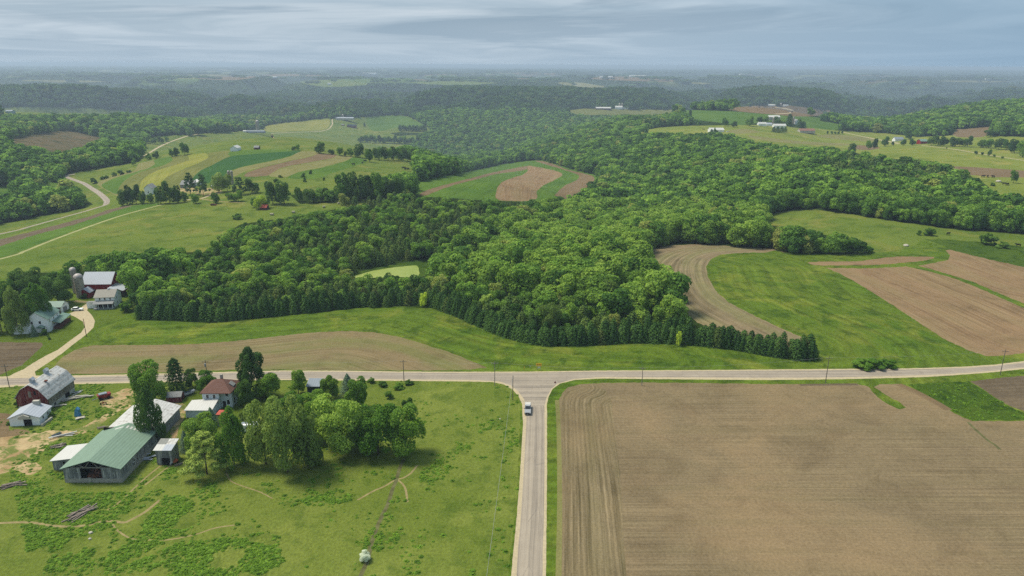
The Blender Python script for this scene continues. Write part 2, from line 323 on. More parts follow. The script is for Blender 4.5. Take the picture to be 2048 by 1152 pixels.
F('grass_field', 'meadow', [(1440, 510), (1475, 506), (1530, 505), (1556, 500), (1600, 521), (1700, 580), (1800, 638), (1900, 697), (1972, 736), (1900, 742), (1780, 737), (1700, 738), (1640, 739), (1630, 725), (1640, 705), (1630, 686), (1600, 673), (1560, 656), (1500, 627), (1455, 603), (1430, 580), (1416, 555), (1412, 533), (1420, 519)], guide=[(1412, 533), (1416, 555), (1430, 580), (1455, 603), (1500, 627), (1560, 656), (1630, 686)], label='deep green hay slope inside the curving tilled strip', smooth=False)
F('grass_field', 'hayland', [(1560, 457), (1532, 450), (1528, 433), (1560, 424), (1590, 419), (1630, 419), (1690, 426), (1760, 438), (1830, 448), (1900, 458), (1970, 463), (2048, 468), (2400, 484), (2400, 500), (2048, 492), (1900, 478), (1850, 476), (1830, 490), (1800, 500), (1760, 505), (1736, 504), (1718, 486), (1690, 476), (1630, 466)], label='sunny cattle pasture with dark bushes below the right hand woods', smooth=False)
F('rank_strip', 'darkgrass', [(1850, 478), (1900, 480), (1960, 484), (2048, 494), (2400, 520), (2400, 620), (2048, 536), (1961, 517), (1898, 500), (1888, 492)], label='strip of darker rank grass above the ploughed fields', smooth=False)
F('ploughed_field', 'ploughed', [(1653, 536), (1690, 536), (1723, 537), (1770, 535), (1811, 533), (1823, 535), (1850, 541), (1873, 547), (1905, 556), (1936, 567), (1990, 590), (2048, 616), (2500, 820), (2500, 640), (2048, 706), (2011, 711), (1971, 712), (1936, 700), (1886, 677), (1836, 644), (1786, 611), (1736, 579), (1686, 550)], guide=[(1740, 540), (1900, 610), (2048, 680)], label='large ploughed tan field on the right slope above the road', smooth=False)
F('ploughed_field', 'ploughed', [(1836, 531), (1870, 526), (1896, 520), (1901, 510), (1890, 501), (1900, 499), (1961, 515), (2048, 534), (2500, 650), (2500, 790), (2048, 607), (2011, 592), (1936, 560), (1886, 545)], guide=[(1890, 510), (2048, 570)], label='ploughed field above the grass divider at the right edge', smooth=False)
F('ploughed_field', 'ploughed', [(1618, 525), (1650, 523), (1711, 523), (1745, 519), (1773, 515), (1811, 513), (1868, 514), (1856, 520), (1811, 525), (1761, 529), (1686, 531), (1631, 530)], guide=[(1620, 528), (1740, 524), (1860, 517)], label='narrow ploughed sliver between curving grass strips')
# near right
F('planted_field', 'bigfield', [(1118, 800), (1124, 786), (1136, 775), (1160, 768), (1200, 766), (1280, 765), (1400, 766), (1536, 768), (1640, 769), (1716, 768), (1738, 774), (1752, 792), (1780, 811), (1800, 819), (1813, 815), (1796, 803), (1770, 789), (1748, 774), (1760, 768), (1800, 768), (1815, 772), (1850, 791), (1895, 818), (1920, 832), (1945, 842), (2048, 842), (2600, 840), (2900, 1200), (2600, 2200), (1090, 3000), (1105, 1700), (1117, 1152), (1120, 1000), (1120, 900)], guide=[(1000, 960), (2200, 960)], label='huge bare planted field with fine rows right of the side road', smooth=False)
F('planted_headland', 'headland', [(1118, 800), (1124, 786), (1136, 775), (1160, 769), (1190, 770), (1210, 780), (1222, 800), (1228, 850), (1240, 940), (1246, 1050), (1252, 1152), (1280, 1700), (1320, 2500), (1090, 3000), (1105, 1700), (1117, 1152), (1120, 1000), (1120, 900)], guide=[(1160, 775), (1136, 783), (1126, 800), (1126, 850), (1128, 950), (1128, 1050), (1127, 1152), (1125, 1700), (1120, 2600)], label='turning headland of the planted field with rows along the side road', smooth=False)
F('rank_strip', 'darkgrass', [(1815, 769), (1880, 765), (1938, 763), (1960, 776), (1987, 795), (2020, 814), (2048, 826), (2500, 835), (2500, 841), (2048, 840), (1945, 839), (1920, 829), (1895, 815), (1850, 789)], label='green grass waterway between the planted fields at right', smooth=False)
F('planted_field', 'garden', [(1940, 763), (1980, 758), (2048, 751), (2600, 690), (2600, 860), (2048, 822), (2020, 812), (1987, 793), (1960, 774)], guide=[(1950, 775), (2300, 760)], label='small dark planted field in the right corner below the road', smooth=False)
strip('dry_margin', 'palehay', [(1114, 800), (1117, 850), (1119, 950), (1119, 1050), (1117, 1152), (1106, 1700)], 1.3, 'thin straw coloured margin between the verge and the planted field', 'field margin')
strip('bare_margin', 'brown', [(1797, 769), (1830, 783), (1868, 803), (1897, 820)], 3.0, 'reddish bare margin left of the grass waterway', 'field margin')
strip('weed_line', 'ditch', [(1936, 844), (1952, 860), (1975, 880), (1990, 890), (2000, 899)], 0.9, 'dark crooked washout line below the grass waterway', 'washout')
strip('field_margin', 'garden', [(1600, 770), (1680, 769), (1716, 769)], 1.6, 'thin dark earth line along the top of the planted field', 'field margin')
# roads
F('gravel_shoulder', 'gravel', [(-1500, 830), (-300, 785), (0, 775), (60, 771), (160, 768), (266, 766), (400, 762), (560, 760), (700, 761), (850, 762), (940, 763), (985, 764), (1008, 769), (1026, 780), (1037, 793), (1044, 808), (1046, 850), (1040, 950), (1032, 1050), (1022, 1152), (980, 1600), (900, 2500), (1150, 2500), (1110, 1600), (1092, 1152), (1093, 1050), (1094, 950), (1094, 850), (1094, 808), (1097, 793), (1105, 778), (1120, 767), (1150, 760), (1200, 757), (1300, 758), (1400, 759), (1536, 760), (1640, 759), (1700, 758), (1780, 756), (1850, 754), (1930, 749), (1990, 744), (2048, 738), (2500, 690), (2500, 672), (2048, 722), (1990, 729), (1930, 733), (1850, 736), (1780, 737), (1640, 738), (1536, 739), (1400, 740), (1200, 741), (1060, 743), (940, 743.5), (796, 743), (680, 741), (554, 741), (400, 745), (266, 748.5), (130, 751), (66, 751), (0, 753), (-300, 760), (-1500, 800)], label='pale gravel shoulders along both country roads', cat='road shoulder', smooth=False)
F('road', 'asphalt', [(-1500, 822), (-300, 781), (0, 770.5), (160, 765), (266, 763.2), (400, 760), (560, 757.5), (700, 758), (850, 759), (940, 759.5), (1000, 763), (1022, 771), (1036, 782), (1048, 798), (1053, 815), (1055, 850), (1049, 950), (1042, 1050), (1034, 1152), (1000, 1600), (940, 2500), (1110, 2500), (1095, 1600), (1085, 1152), (1086, 1050), (1087, 950), (1088, 850), (1089, 812), (1093, 795), (1102, 778), (1115, 767), (1148, 758), (1200, 754), (1300, 754.5), (1536, 755.5), (1640, 755), (1700, 754), (1780, 752), (1850, 750), (1930, 746), (1990, 741), (2048, 735), (2500, 687), (2500, 676), (2048, 725), (1990, 731.5), (1930, 735.5), (1850, 738.5), (1780, 739.5), (1640, 740.5), (1536, 741), (1400, 742), (1200, 743), (1060, 745), (940, 745.8), (796, 745), (680, 743.5), (554, 743), (400, 747.5), (266, 751), (130, 754.5), (0, 757), (-300, 764), (-1500, 804)], guide=[(-1500, 812), (0, 764), (266, 757), (560, 750), (800, 752), (1200, 749), (1640, 748), (1850, 744), (2048, 730), (2500, 681)], label='worn grey asphalt country road meeting a side road', cat='road', smooth=False)
strip('side_road', 'asphalt', [(1069, 812), (1071, 840), (1070, 880), (1068, 950), (1064, 1050), (1059, 1152), (1048, 1600), (1025, 2500)], 5.6, 'worn asphalt side road running towards the viewer', 'road')
F('gravel_drive', 'gravel', [(10, 757), (28, 747), (48, 738), (65.6, 726), (94, 710), (115, 700), (140, 681), (162, 665), (169, 655), (165.5, 643), (153, 635), (136, 628), (150, 622), (161, 619), (164, 613), (172, 608), (182, 605), (184, 608), (176, 615), (174, 621), (183, 629), (190, 642), (187, 655), (170, 671), (147, 688), (125, 706), (94, 727), (70, 743), (72, 754)], label='pale gravel farm drive winding up to the white houses', cat='driveway', smooth=False)
strip('farm_track', 'path', [(182, 606), (160, 603), (148, 602)], 2.5, 'faint pale farm track in front of the red barn', 'track')
# foreground yard
F('dirt_yard', 'dirt', [(270, 779), (250, 777), (234, 784), (205, 797), (199, 812), (214, 815), (225, 818), (200, 833), (172, 850), (134, 861), (97, 861), (60, 866), (-100, 850), (-100, 960), (0, 948), (30, 940), (60, 950), (84, 935), (60, 915), (84, 903), (97, 892), (120, 878), (180, 862), (215, 838), (240, 822), (270, 812), (285, 795), (290, 782)], label='sandy farmyard ground between the old barn and the long shed', cat='yard')
F('dirt_yard', 'brown', [(-100, 822), (0, 826), (22, 830), (18, 846), (20, 860), (34, 858), (58, 862), (40, 870), (-100, 880)], guide=[(-100, 850), (40, 850)], label='reddish bare dirt beside the low white shed', cat='yard')
F('dirt_track', 'dirt', [(336, 812), (350, 806), (372, 811), (368, 836), (358, 852), (353, 876), (341, 873), (344, 850), (338, 830)], label='short sandy track beside the brown roofed house', cat='track')
for ln, w, lb in [
    ([(-200, 1055), (0, 1046), (60, 1045), (100, 1051), (140, 1053), (175, 1050), (205, 1043), (225, 1042), (248, 1045), (265, 1038), (290, 1024), (305, 1012), (320, 1000)], 0.8, 'pale cow path winding across the lower left pasture'),
    ([(223, 1043), (232, 1058), (262, 1077), (300, 1080), (340, 1079), (390, 1069), (430, 1056), (470, 1050)], 0.45, 'thin cow path curving below the winding path'),
    ([(835, 930), (822, 946), (806, 956), (790, 960), (770, 972), (745, 983), (715, 1000)], 0.55, 'cow path slanting to the ditch at the pasture centre'),
    ([(788, 957), (800, 963), (810, 975), (814, 995), (815, 1005)], 0.55, 'short cow path bending down beside the ditch'),
    ([(452, 945), (462, 962), (485, 972), (520, 984), (545, 997)], 0.35, 'faint cow path below the pine tree'),
    ([(330, 925), (300, 948), (270, 975), (240, 1003), (215, 1020)], 0.5, 'faint wheel track running down from the tool shed'),
    ([(342, 930), (312, 953), (290, 970)], 0.5, 'short faint wheel track beside the longer one')]:
    strip('cow_path', 'path', ln, w, lb)
strip('ditch', 'ditch', [(808, 918), (800, 935), (792, 962), (786, 975), (780, 995), (775, 1010), (765, 1030), (752, 1060), (742, 1090), (735, 1120), (722, 1150), (700, 1200)], 1.0, 'narrow muddy ditch running down the pasture', 'ditch')
# left hand road, strips
strip('road', 'asphalt', [(-900, 620), (-300, 530), (0, 468), (60, 453), (125, 435), (165, 424), (195, 415), (212, 409), (214, 402), (205, 392), (195, 384), (182, 376), (170, 368), (152, 361), (138, 356), (130, 352), (140, 349), (150, 348)], 5.0, 'grey road climbing round the bend at the far left', 'road')
strip('farm_track', 'gravel', [(284, 314), (300, 305), (318, 294), (340, 284), (375, 272), (398, 268)], 4.0, 'pale track climbing the left hill', 'track')
F('ploughed_strip', 'garden', [(-300, 545), (0, 479), (60, 464), (125, 447), (185, 431), (212, 421), (250, 412), (266, 411), (230, 422), (150, 449), (70, 470), (0, 492), (-300, 560)], guide=[(0, 486), (260, 411)], label='long brown ploughed strip beside the left road', smooth=False)
F('crop_strip', 'lush', [(-300, 560), (0, 492), (70, 470), (150, 449), (230, 422), (266, 411), (300, 408), (326, 407), (300, 414), (240, 430), (170, 453), (100, 479), (50, 499), (0, 515), (-300, 590)], guide=[(0, 500), (300, 410)], label='long dark green crop strip next to the brown one', smooth=False)
strip('mown_strip', 'paletrack', [(-300, 592), (0, 518), (50, 502), (100, 482), (170, 456), (240, 432), (300, 415.5), (330, 408)], 3.0, 'pale mown strip edging the left pasture', 'strip')
F('farm_yard', 'dirt', [(355, 378), (375, 372), (400, 378), (420, 376), (445, 381), (440, 388), (420, 391), (395, 388), (370, 386)], label='bare yard of the tree ringed farmstead', cat='yard')
strip('farm_track', 'gravel', [(445, 384), (425, 388), (412, 394), (395, 398), (370, 400)], 2.6, 'pale drive below the tree ringed farmstead', 'track')
strip('farm_track', 'path', [(400, 397), (430, 402), (470, 405), (490, 406)], 2.0, 'faint track running right below the farmstead', 'track')
# contour strips on the left hill
F('hay_strip', 'palehay', [(276, 328), (300, 322), (309, 320), (310, 327), (295, 337), (275, 343), (245, 351), (220, 360), (205, 368), (199, 372), (196, 366), (215, 356), (245, 347), (272, 339)], guide=[(200, 368), (275, 341), (310, 325)], label='pale hay strip at the left end of the strip crops')
strip('farm_track', 'palehay', [(197, 368), (212, 378), (230, 387), (245, 396)], 3.0, 'pale track down to the tree ringed farmstead', 'track')
F('crop_strip', 'lush', [(307, 321), (330, 315), (342, 314), (346, 319), (325, 331), (275, 346), (250, 361), (238, 376), (234, 388), (218, 382), (203, 371), (222, 359), (245, 351), (275, 343), (296, 337), (310, 328)], guide=[(210, 372), (275, 344), (310, 326)], label='bright green contour strip next to the pale hay')
F('crop_strip', 'olive', [(344, 314), (360, 311), (375, 310), (378, 320), (350, 330), (312, 342), (287, 357), (280, 373), (260, 384), (236, 388), (238, 376), (250, 361), (275, 346), (325, 331), (346, 320)], guide=[(240, 384), (287, 350), (350, 325)], label='olive contour strip between the bright green and yellow ones')
F('crop_strip', 'yellow', [(375, 310), (395, 307), (411, 306), (417, 314), (400, 325), (362, 340), (332, 355), (322, 370), (310, 382), (280, 384), (280, 373), (287, 357), (312, 342), (350, 330), (378, 320)], guide=[(285, 375), (312, 345), (378, 321)], label='yellow green contour strip on the left hill')
F('crop_strip', 'olive', [(416, 307), (440, 303), (460, 302), (461, 312), (425, 330), (400, 342), (387, 355), (375, 372), (350, 376), (318, 384), (322, 370), (332, 355), (362, 340), (400, 325), (417, 314)], guide=[(325, 370), (362, 341), (420, 316)], label='tan olive contour strip beside the dark green curve')
F('crop_strip', 'lush', [(460, 302), (490, 300), (540, 299), (602, 300), (580, 303), (555, 305), (512, 309), (461, 313)], guide=[(460, 308), (600, 300)], label='light green strip along the hill road above the dark curve')
F('crop_strip', 'darkcrop', [(602, 302), (580, 312), (540, 322), (500, 330), (470, 338), (455, 345), (446, 358), (425, 366), (395, 366), (384, 360), (400, 342), (425, 330), (461, 313), (512, 308), (560, 304)], guide=[(390, 360), (425, 331), (512, 309), (600, 301)], label='dark green curving contour strip')
F('hay_strip', 'palehay', [(602, 303), (640, 305), (617, 313), (562, 325), (512, 337), (490, 343), (470, 352), (455, 353), (470, 339), (500, 331), (540, 323), (580, 313)], guide=[(470, 348), (540, 325), (610, 307)], label='pale stubble strip beside the dark green curve')
F('ploughed_strip', 'brown', [(642, 307), (674, 310), (662, 317), (612, 326), (562, 336), (538, 350), (512, 353), (488, 352), (505, 341), (562, 326), (617, 314)], guide=[(500, 350), (562, 328), (650, 309)], label='reddish brown bare contour strip')
F('hay_strip', 'palehay', [(674, 311), (704, 314), (687, 323), (637, 336), (600, 343), (574, 353), (538, 352), (562, 337), (612, 327), (662, 318)], guide=[(540, 350), (612, 329), (690, 316)], label='pale stubble strip right of the brown one')
F('crop_strip', 'lush', [(707, 315), (735, 322), (712, 331), (662, 347), (632, 357), (577, 356), (600, 344), (637, 337), (688, 324)], guide=[(580, 352), (637, 339), (710, 322)], label='green strip at the right end of the contour crops')
F('hay_strip', 'yellow', [(527, 257), (540, 249), (600, 243), (650, 239), (660, 240), (658, 252), (645, 260), (600, 262), (540, 264)], label='yellowish hay field on the hill crest by the silo')
F('far_field', 'lush', [(735, 236), (775, 231), (812, 233), (830, 241), (846, 252), (800, 254), (760, 262), (740, 258)], label='green field on the crest right of the long white barn')
strip('farm_track', 'gravel', [(664, 238), (665, 248), (660, 256), (645, 262), (610, 264), (575, 265), (543, 267)], 4.0, 'pale drive curving over the hill crest', 'track')
strip('farm_track', 'path', [(543, 268), (548, 276), (600, 279), (700, 284), (800, 291)], 2.5, 'faint track across the green hillside', 'track')
# knoll
KN = [(826, 380), (848, 361), (900, 350), (955, 339), (1010, 328), (1060, 321), (1095, 323), (1135, 336), (1170, 345), (1197, 352), (1197, 362), (1180, 376), (1160, 392), (1100, 402), (1000, 402), (900, 396), (835, 392)]
F('knoll_field', 'lush', KN, guide=[(830, 380), (955, 342), (1060, 326)], label='rounded green knoll of strip crops ringed by woods')
F('ploughed_strip', 'brown', [(838, 389), (855, 380), (900, 367), (950, 354), (985, 345), (1030, 336), (1064, 331), (1050, 340), (1000, 347), (955, 358), (905, 371), (872, 383), (850, 391)], guide=[(840, 387), (950, 356), (1055, 334)], label='thin brown strip curving up the knoll')
F('ploughed_strip', 'ploughed', [(1056, 332), (1081, 335), (1116, 343), (1125, 350), (1111, 359), (1087, 371), (1074, 382), (1068, 400), (998, 400), (994, 380), (1002, 366), (1024, 356), (1044, 350), (1055, 342)], guide=[(1000, 395), (1010, 364), (1050, 347), (1060, 334)], label='broad tan strip in the middle of the knoll')
F('ploughed_strip', 'brown', [(1071, 322), (1099, 325), (1131, 338), (1164, 346), (1186, 352), (1189, 361), (1179, 373), (1152, 395), (1108, 395), (1129, 372), (1152, 361), (1158, 352), (1144, 345), (1116, 336)], guide=[(1108, 392), (1160, 358), (1130, 340), (1075, 323)], label='reddish brown strip round the right side of the knoll')
# pond
F('pond_bank', 'darkgrass', [(672, 553), (712, 545), (760, 534), (800, 526), (834, 521), (860, 521), (864, 538), (850, 551), (838, 555), (800, 555), (760, 556), (719, 557), (690, 557)], label='green grassy bank round the farm pond', cat='bank')
F('pond', 'pond', [(704, 555), (719, 549), (749, 541), (787, 535), (815, 532), (834, 531), (838, 541), (837, 551), (820, 554), (780, 554), (730, 556)], label='yellow green duckweed pond among the trees', cat='pond')
# right hand farms
F('far_field', 'olive', [(1134, 222), (1160, 218), (1189, 217), (1274, 219), (1359, 220), (1345, 226), (1299, 231), (1199, 231), (1140, 227)], label='thin field in front of the distant white barns')
F('far_field', 'lush', [(1364, 221), (1420, 221), (1480, 224), (1545, 229), (1600, 232), (1640, 236), (1640, 243), (1600, 244), (1540, 243), (1480, 250), (1430, 244), (1395, 240), (1380, 232)], label='green field behind the cluster of white farm buildings')
F('far_field', 'brown', [(1450, 217), (1490, 213), (1560, 210), (1605, 214), (1650, 220), (1662, 222), (1650, 230), (1600, 233), (1545, 229), (1480, 223)], guide=[(1450, 217), (1650, 225)], label='brown field on the ridge below the distant farm')
F('far_field', 'lush', [(1612, 244), (1640, 242), (1682, 250), (1672, 260), (1625, 258), (1608, 252)], label='small green field beside the brown roofed house')
RF3 = [(1262, 268), (1290, 260), (1319, 255), (1366, 252), (1419, 251), (1470, 250), (1536, 250), (1611, 255), (1686, 262), (1726, 264), (1776, 267), (1836, 274), (1908, 271), (1941, 270), (2048, 274), (2500, 290), (2700, 460), (2300, 420), (2060, 398), (2020, 395), (1992, 393), (1975, 372), (1938, 350), (1890, 331), (1862, 322), (1800, 319), (1740, 313), (1705, 305), (1670, 301), (1648, 298), (1586, 298), (1536, 292), (1505, 285), (1474, 273), (1424, 267), (1394, 270), (1334, 266)]
F('pasture', 'ridgehay', RF3, label='broad farmland of the right hand ridge with scattered farms', smooth=False)
F('hay_strip', 'palehay', [(1536, 275), (1598, 282), (1686, 287), (1700, 290), (1661, 291), (1586, 287), (1536, 282), (1500, 275), (1494, 270)], guide=[(1500, 273), (1690, 289)], label='pale strip across the right hand farmland')
F('hay_strip', 'palehay', [(1634, 272), (1666, 269), (1726, 274), (1756, 280), (1736, 283), (1678, 279)], guide=[(1636, 271), (1750, 280)], label='pale tan strip below the brown roofed house')
F('ploughed_strip', 'brown', [(1708, 291), (1733, 291), (1760, 295), (1740, 300), (1712, 298)], guide=[(1710, 292), (1755, 297)], label='small brown patch near the row of bushes')
F('far_field', 'brown', [(1906, 260), (1940, 257), (1985, 254), (1968, 273), (1912, 273)], guide=[(1906, 266), (1980, 262)], label='brown field in front of the right hand wooded hill')
F('ploughed_strip', 'brown', [(1896, 332), (1961, 335), (2048, 341), (2500, 372), (2500, 392), (2048, 355), (1986, 354), (1942, 350), (1918, 341)], guide=[(1900, 335), (2048, 347), (2500, 380)], label='brown strip across the right edge pasture', smooth=False)
strip('farm_track', 'gravel', [(1686, 264), (1711, 270), (1736, 275), (1761, 280), (1798, 287)], 4.5, 'pale lane to the small white house', 'track')
strip('farm_track', 'gravel', [(1843, 291), (1898, 297), (1948, 305), (1990, 312), (2048, 321), (2200, 345)], 3.5, 'pale lane past the red barn', 'track')
strip('farm_track', 'gravel', [(1550, 214), (1570, 217), (1588, 222), (1580, 226), (1550, 228)], 5.0, 'pale drive bending down from the ridge farm', 'track')
F('farm_yard', 'palehay', [(1455, 262), (1480, 258), (1500, 259), (1520, 264), (1490, 267), (1465, 267)], label='straw coloured yard by the white barn on the right ridge', cat='yard')
# far tan and green patches on the plateau
for i, (mat, p) in enumerate([('palehay', [(1116, 166), (1160, 165), (1200, 171), (1245, 174), (1170, 176)]), ('brown', [(1174, 157), (1250, 153), (1330, 158), (1346, 163), (1270, 162)]), ('palehay', [(1361, 166), (1400, 164.5), (1424, 169)]), ('brown', [(512, 150), (580, 148), (645, 151), (580, 153)]), ('hayland', [(600, 163), (667, 160), (737, 168), (690, 173), (640, 173)]), ('palehay', [(42, 161), (120, 160), (215, 163), (120, 165)]), ('brown', [(395, 157), (460, 152), (512, 153), (470, 160)]), ('palehay', [(1880, 162), (1930, 161), (2020, 163), (1950, 165)]), ('hayland', [(820, 165), (900, 162), (1000, 166), (900, 170)]), ('palehay', [(300, 151), (400, 149), (480, 150), (400, 153)])]):
    F('far_field', mat, p, guide=[p[0], p[-1]], label=['faded tan field', 'faded brown field', 'small pale field', 'thin brown field', 'faded green field', 'thin pale field at left', 'reddish field', 'pale sliver of field at right', 'long dull green field', 'pale band of fields'][i] + ' on the hazy plateau')

# ------------------------------------------------------------------ polygons -> (theta, ln r)
def densify(pts, closed, step=7.0, smooth=False):
    pts = [tuple(map(float, p)) for p in pts]; n = len(pts); out = []
    for i in range(n if closed else n - 1):
        p1, p2 = pts[i], pts[(i + 1) % n]
        p0 = pts[i - 1] if (closed or i > 0) else p1; p3 = pts[(i + 2) % n] if (closed or i + 2 < n) else p2
        L = math.hypot(p2[0] - p1[0], p2[1] - p1[1]); k = max(1, min(40, int(L / step)))
        for j in range(k):
            t = j / k
            if smooth:
                q = [0.5 * ((2 * p1[c]) + (-p0[c] + p2[c]) * t + (2 * p0[c] - 5 * p1[c] + 4 * p2[c] - p3[c]) * t * t + (-p0[c] + 3 * p1[c] - 3 * p2[c] + p3[c]) * t ** 3) for c in (0, 1)]
                out.append(tuple(q))
            else: out.append((p1[0] + (p2[0] - p1[0]) * t, p1[1] + (p2[1] - p1[1]) * t))
    if not closed: out.append(pts[-1])
    return out
def xy_of(th, lr): r = np.exp(lr); return np.stack([np.sin(th) * r, np.cos(th) * r], 1)
def px_to_xy(pts):
    a = np.array(pts, float); th, lr = cast(a[:, 0], a[:, 1]); return xy_of(th, lr)
for f in FIELDS:
    if 'line' in f:
        L = px_to_xy(densify(f['line'], False, 6, True))
        t = np.gradient(L, axis=0); t /= np.linalg.norm(t, axis=1)[:, None] + 1e-9
        nrm = np.stack([-t[:, 1], t[:, 0]], 1) * f['w'] / 2
        W = np.concatenate([L + nrm, (L - nrm)[::-1]])
        X, Y, _ = proj(np.column_stack([W, height(W[:, 0], W[:, 1])]))
        f['px'] = np.stack([X, Y], 1)
    else:
        P = np.array(densify(f['poly'], True, 4.5, f['smooth'])); A_ = 1.3 if f['name'] in ('road', 'gravel_shoulder', 'gravel_drive', 'pond') else 3.4
        A_ = A_ * np.clip((P[:, 1] - 150) / 350, 0.15, 1.0)
        P = P + np.stack([A_ * (fbm(P[:, 0] / 7, P[:, 1] / 7, 61, 2) - 0.5), 0.6 * A_ * (fbm(P[:, 0] / 7, P[:, 1] / 7, 67, 2) - 0.5)], 1); f['px'] = P
        W = px_to_xy(f['px'])
    f['tl'] = np.stack([np.arctan2(W[:, 0], W[:, 1]), np.log(np.maximum(np.hypot(W[:, 0], W[:, 1]), 26.0))], 1)
    f['tl'][:, 0] = np.clip(f['tl'][:, 0], TH0 + 0.01, TH1 - 0.01)
    if f.get('guide'): f['gxy'] = px_to_xy(densify(f['guide'], False, 8, True))
log('fields', len(FIELDS), sum(len(f['tl']) for f in FIELDS))
def inpoly(P, poly):
    x, y = P[:, 0], P[:, 1]; c = np.zeros(len(P), bool)
    lo, hi = poly.min(0), poly.max(0)
    m = (x >= lo[0]) & (x <= hi[0]) & (y >= lo[1]) & (y <= hi[1]); idx = np.nonzero(m)[0]
    if len(idx) == 0: return c
    x = x[idx]; y = y[idx]; r = np.zeros(len(idx), bool)
    x0, y0 = poly[-1]
    for x1, y1 in poly:
        if y0 != y1:
            k = (y0 > y) != (y1 > y)
            if k.any(): r[k] ^= x[k] < (x1 - x0) * (y[k] - y0) / (y1 - y0) + x0
        x0, y0 = x1, y1
    c[idx] = r; return c
def guide_dist(P, G):
    best = np.full(len(P), 1e18); sgn = np.zeros(len(P)); lon = np.zeros(len(P)); s0 = 0.0
    for a, b in zip(G[:-1], G[1:]):
        d = b - a; L2 = d @ d
        if L2 < 1e-9: continue
        t = np.clip(((P - a) @ d) / L2, 0, 1); q = P - a - t[:, None] * d; dd = np.hypot(q[:, 0], q[:, 1])
        k = dd < best; best[k] = dd[k]; sgn[k] = np.sign(d[0] * (P[k, 1] - a[1]) - d[1] * (P[k, 0] - a[0])); lon[k] = s0 + t[k] * math.sqrt(L2); s0 += math.sqrt(L2)
    return best * sgn, lon
# ------------------------------------------------------------------ one triangulated sheet, cut exactly along every field edge
def build_land():
    AS = 1.6                                       # theta is stretched so that triangles come out even
    gt = np.linspace(TH0, TH1, 250); gl = np.concatenate([np.linspace(LR0, math.log(130), 30, endpoint=False), np.linspace(math.log(130), math.log(4000), 190, endpoint=False), np.linspace(math.log(4000), LR1, 60)])
    A, B = np.meshgrid(gt, gl, indexing='ij')
    jit = (RNG.random(A.shape) - 0.5) * (gt[1] - gt[0]) * 0.4; jit[0] = jit[-1] = 0
    pts = [Vector((a * AS, b)) for a, b in zip((A + jit).ravel(), B.ravel())]
    edges = []
    for f in FIELDS:
        o = len(pts); n = len(f['tl'])
        pts += [Vector((a * AS, b)) for a, b in f['tl']]
        edges += [(o + i, o + (i + 1) % n) for i in range(n)]
    v, e, fc, _, _, _ = delaunay_2d_cdt(pts, edges, [], 0, 1e-7)
    log('cdt', len(v), len(fc))
    V = np.array([(p[0] / AS, p[1]) for p in v]); Fc = np.array([t for t in fc if len(t) == 3])
    C = V[Fc].mean(1); lab = np.full(len(Fc), -1)
    for i, f in enumerate(FIELDS): lab[inpoly(C, f['tl'])] = i
    # far plateau keeps its patchwork in one material; woods floor nearer by
    XY = xy_of(V[:, 0], V[:, 1]); Z = hpolar(V[:, 0], V[:, 1])
    return V, XY, Z, Fc, C, lab
V_, XY_, Z_, F_, C_, LAB = build_land()
far = (LAB < 0) & (C_[:, 1] > math.log(4200))
def land_obj(name, sel, mat, field=None):
    fs = F_[sel]; u, inv = np.unique(fs, return_inverse=True); inv = inv.reshape(fs.shape)
    P = np.column_stack([XY_[u], Z_[u]])
    a, b, c = P[inv[:, 0]], P[inv[:, 1]], P[inv[:, 2]]
    flip = np.cross(b - a, c - a)[:, 2] < 0; inv[flip] = inv[flip][:, ::-1]
    o = mesh_obj(name, P.tolist(), inv.tolist(), mat, smooth=True)
    if field is not None and field.get('gxy') is not None:
        r, l = guide_dist(XY_[u], field['gxy'])
        for nm, arr in (('row', r), ('lon', l)):
            at_ = o.data.attributes.new(nm, 'FLOAT', 'POINT'); at_.data.foreach_set('value', arr.astype(np.float32))
    if mat is MAT['far']:
        n = np.clip((Z_[u] + 32) / 14, 0, 1)
        at_ = o.data.attributes.new('farm', 'FLOAT', 'POINT'); at_.data.foreach_set('value', n.astype(np.float32))
    return o
tag(land_obj('ground', (LAB < 0) & ~far, MAT['litter']), 'dark wooded ground under the trees and through the ravine', 'ground', kind='structure')
tag(land_obj('far_terrain', far, MAT['far']), 'hazy wooded plateau with faint fields reaching the horizon', 'terrain', kind='structure')
for i, f in enumerate(FIELDS):
    s = LAB == i
    if s.sum() < 1: log('EMPTY', f['name'], f['label']); continue
    tag(land_obj(f['name'], s, MAT[f['mat']], f), f['label'], f['cat'], kind='structure')
log('land built')

# ------------------------------------------------------------------ picture-plane map of open land, used only to keep woods off the fields
OX, OY, MW, MH = 500, 0, 3048, 1700
OPEN = np.zeros((MH, MW), np.int16)
def rasterize(poly, val):
    P = poly + np.array([OX, OY]); y0 = max(0, int(np.floor(P[:, 1].min()))); y1 = min(MH - 1, int(np.ceil(P[:, 1].max())))
    Q = np.roll(P, -1, axis=0)
    for y in range(y0, y1 + 1):
        yc = y + 0.5; k = (P[:, 1] > yc) != (Q[:, 1] > yc)
        if not k.any(): continue
        xs = np.sort(P[k, 0] + (yc - P[k, 1]) / (Q[k, 1] - P[k, 1]) * (Q[k, 0] - P[k, 0]))
        for a, b in zip(xs[0::2], xs[1::2]):
            i0 = max(0, int(round(a))); i1 = min(MW, int(round(b)))
            if i1 > i0: OPEN[y, i0:i1] = val
for i, f in enumerate(FIELDS): rasterize(f['px'], i + 1)
def openat(px, py):
    x = np.clip((px + OX).astype(int), 0, MW - 1); y = np.clip((py + OY).astype(int), 0, MH - 1); return OPEN[y, x]
log('mask')
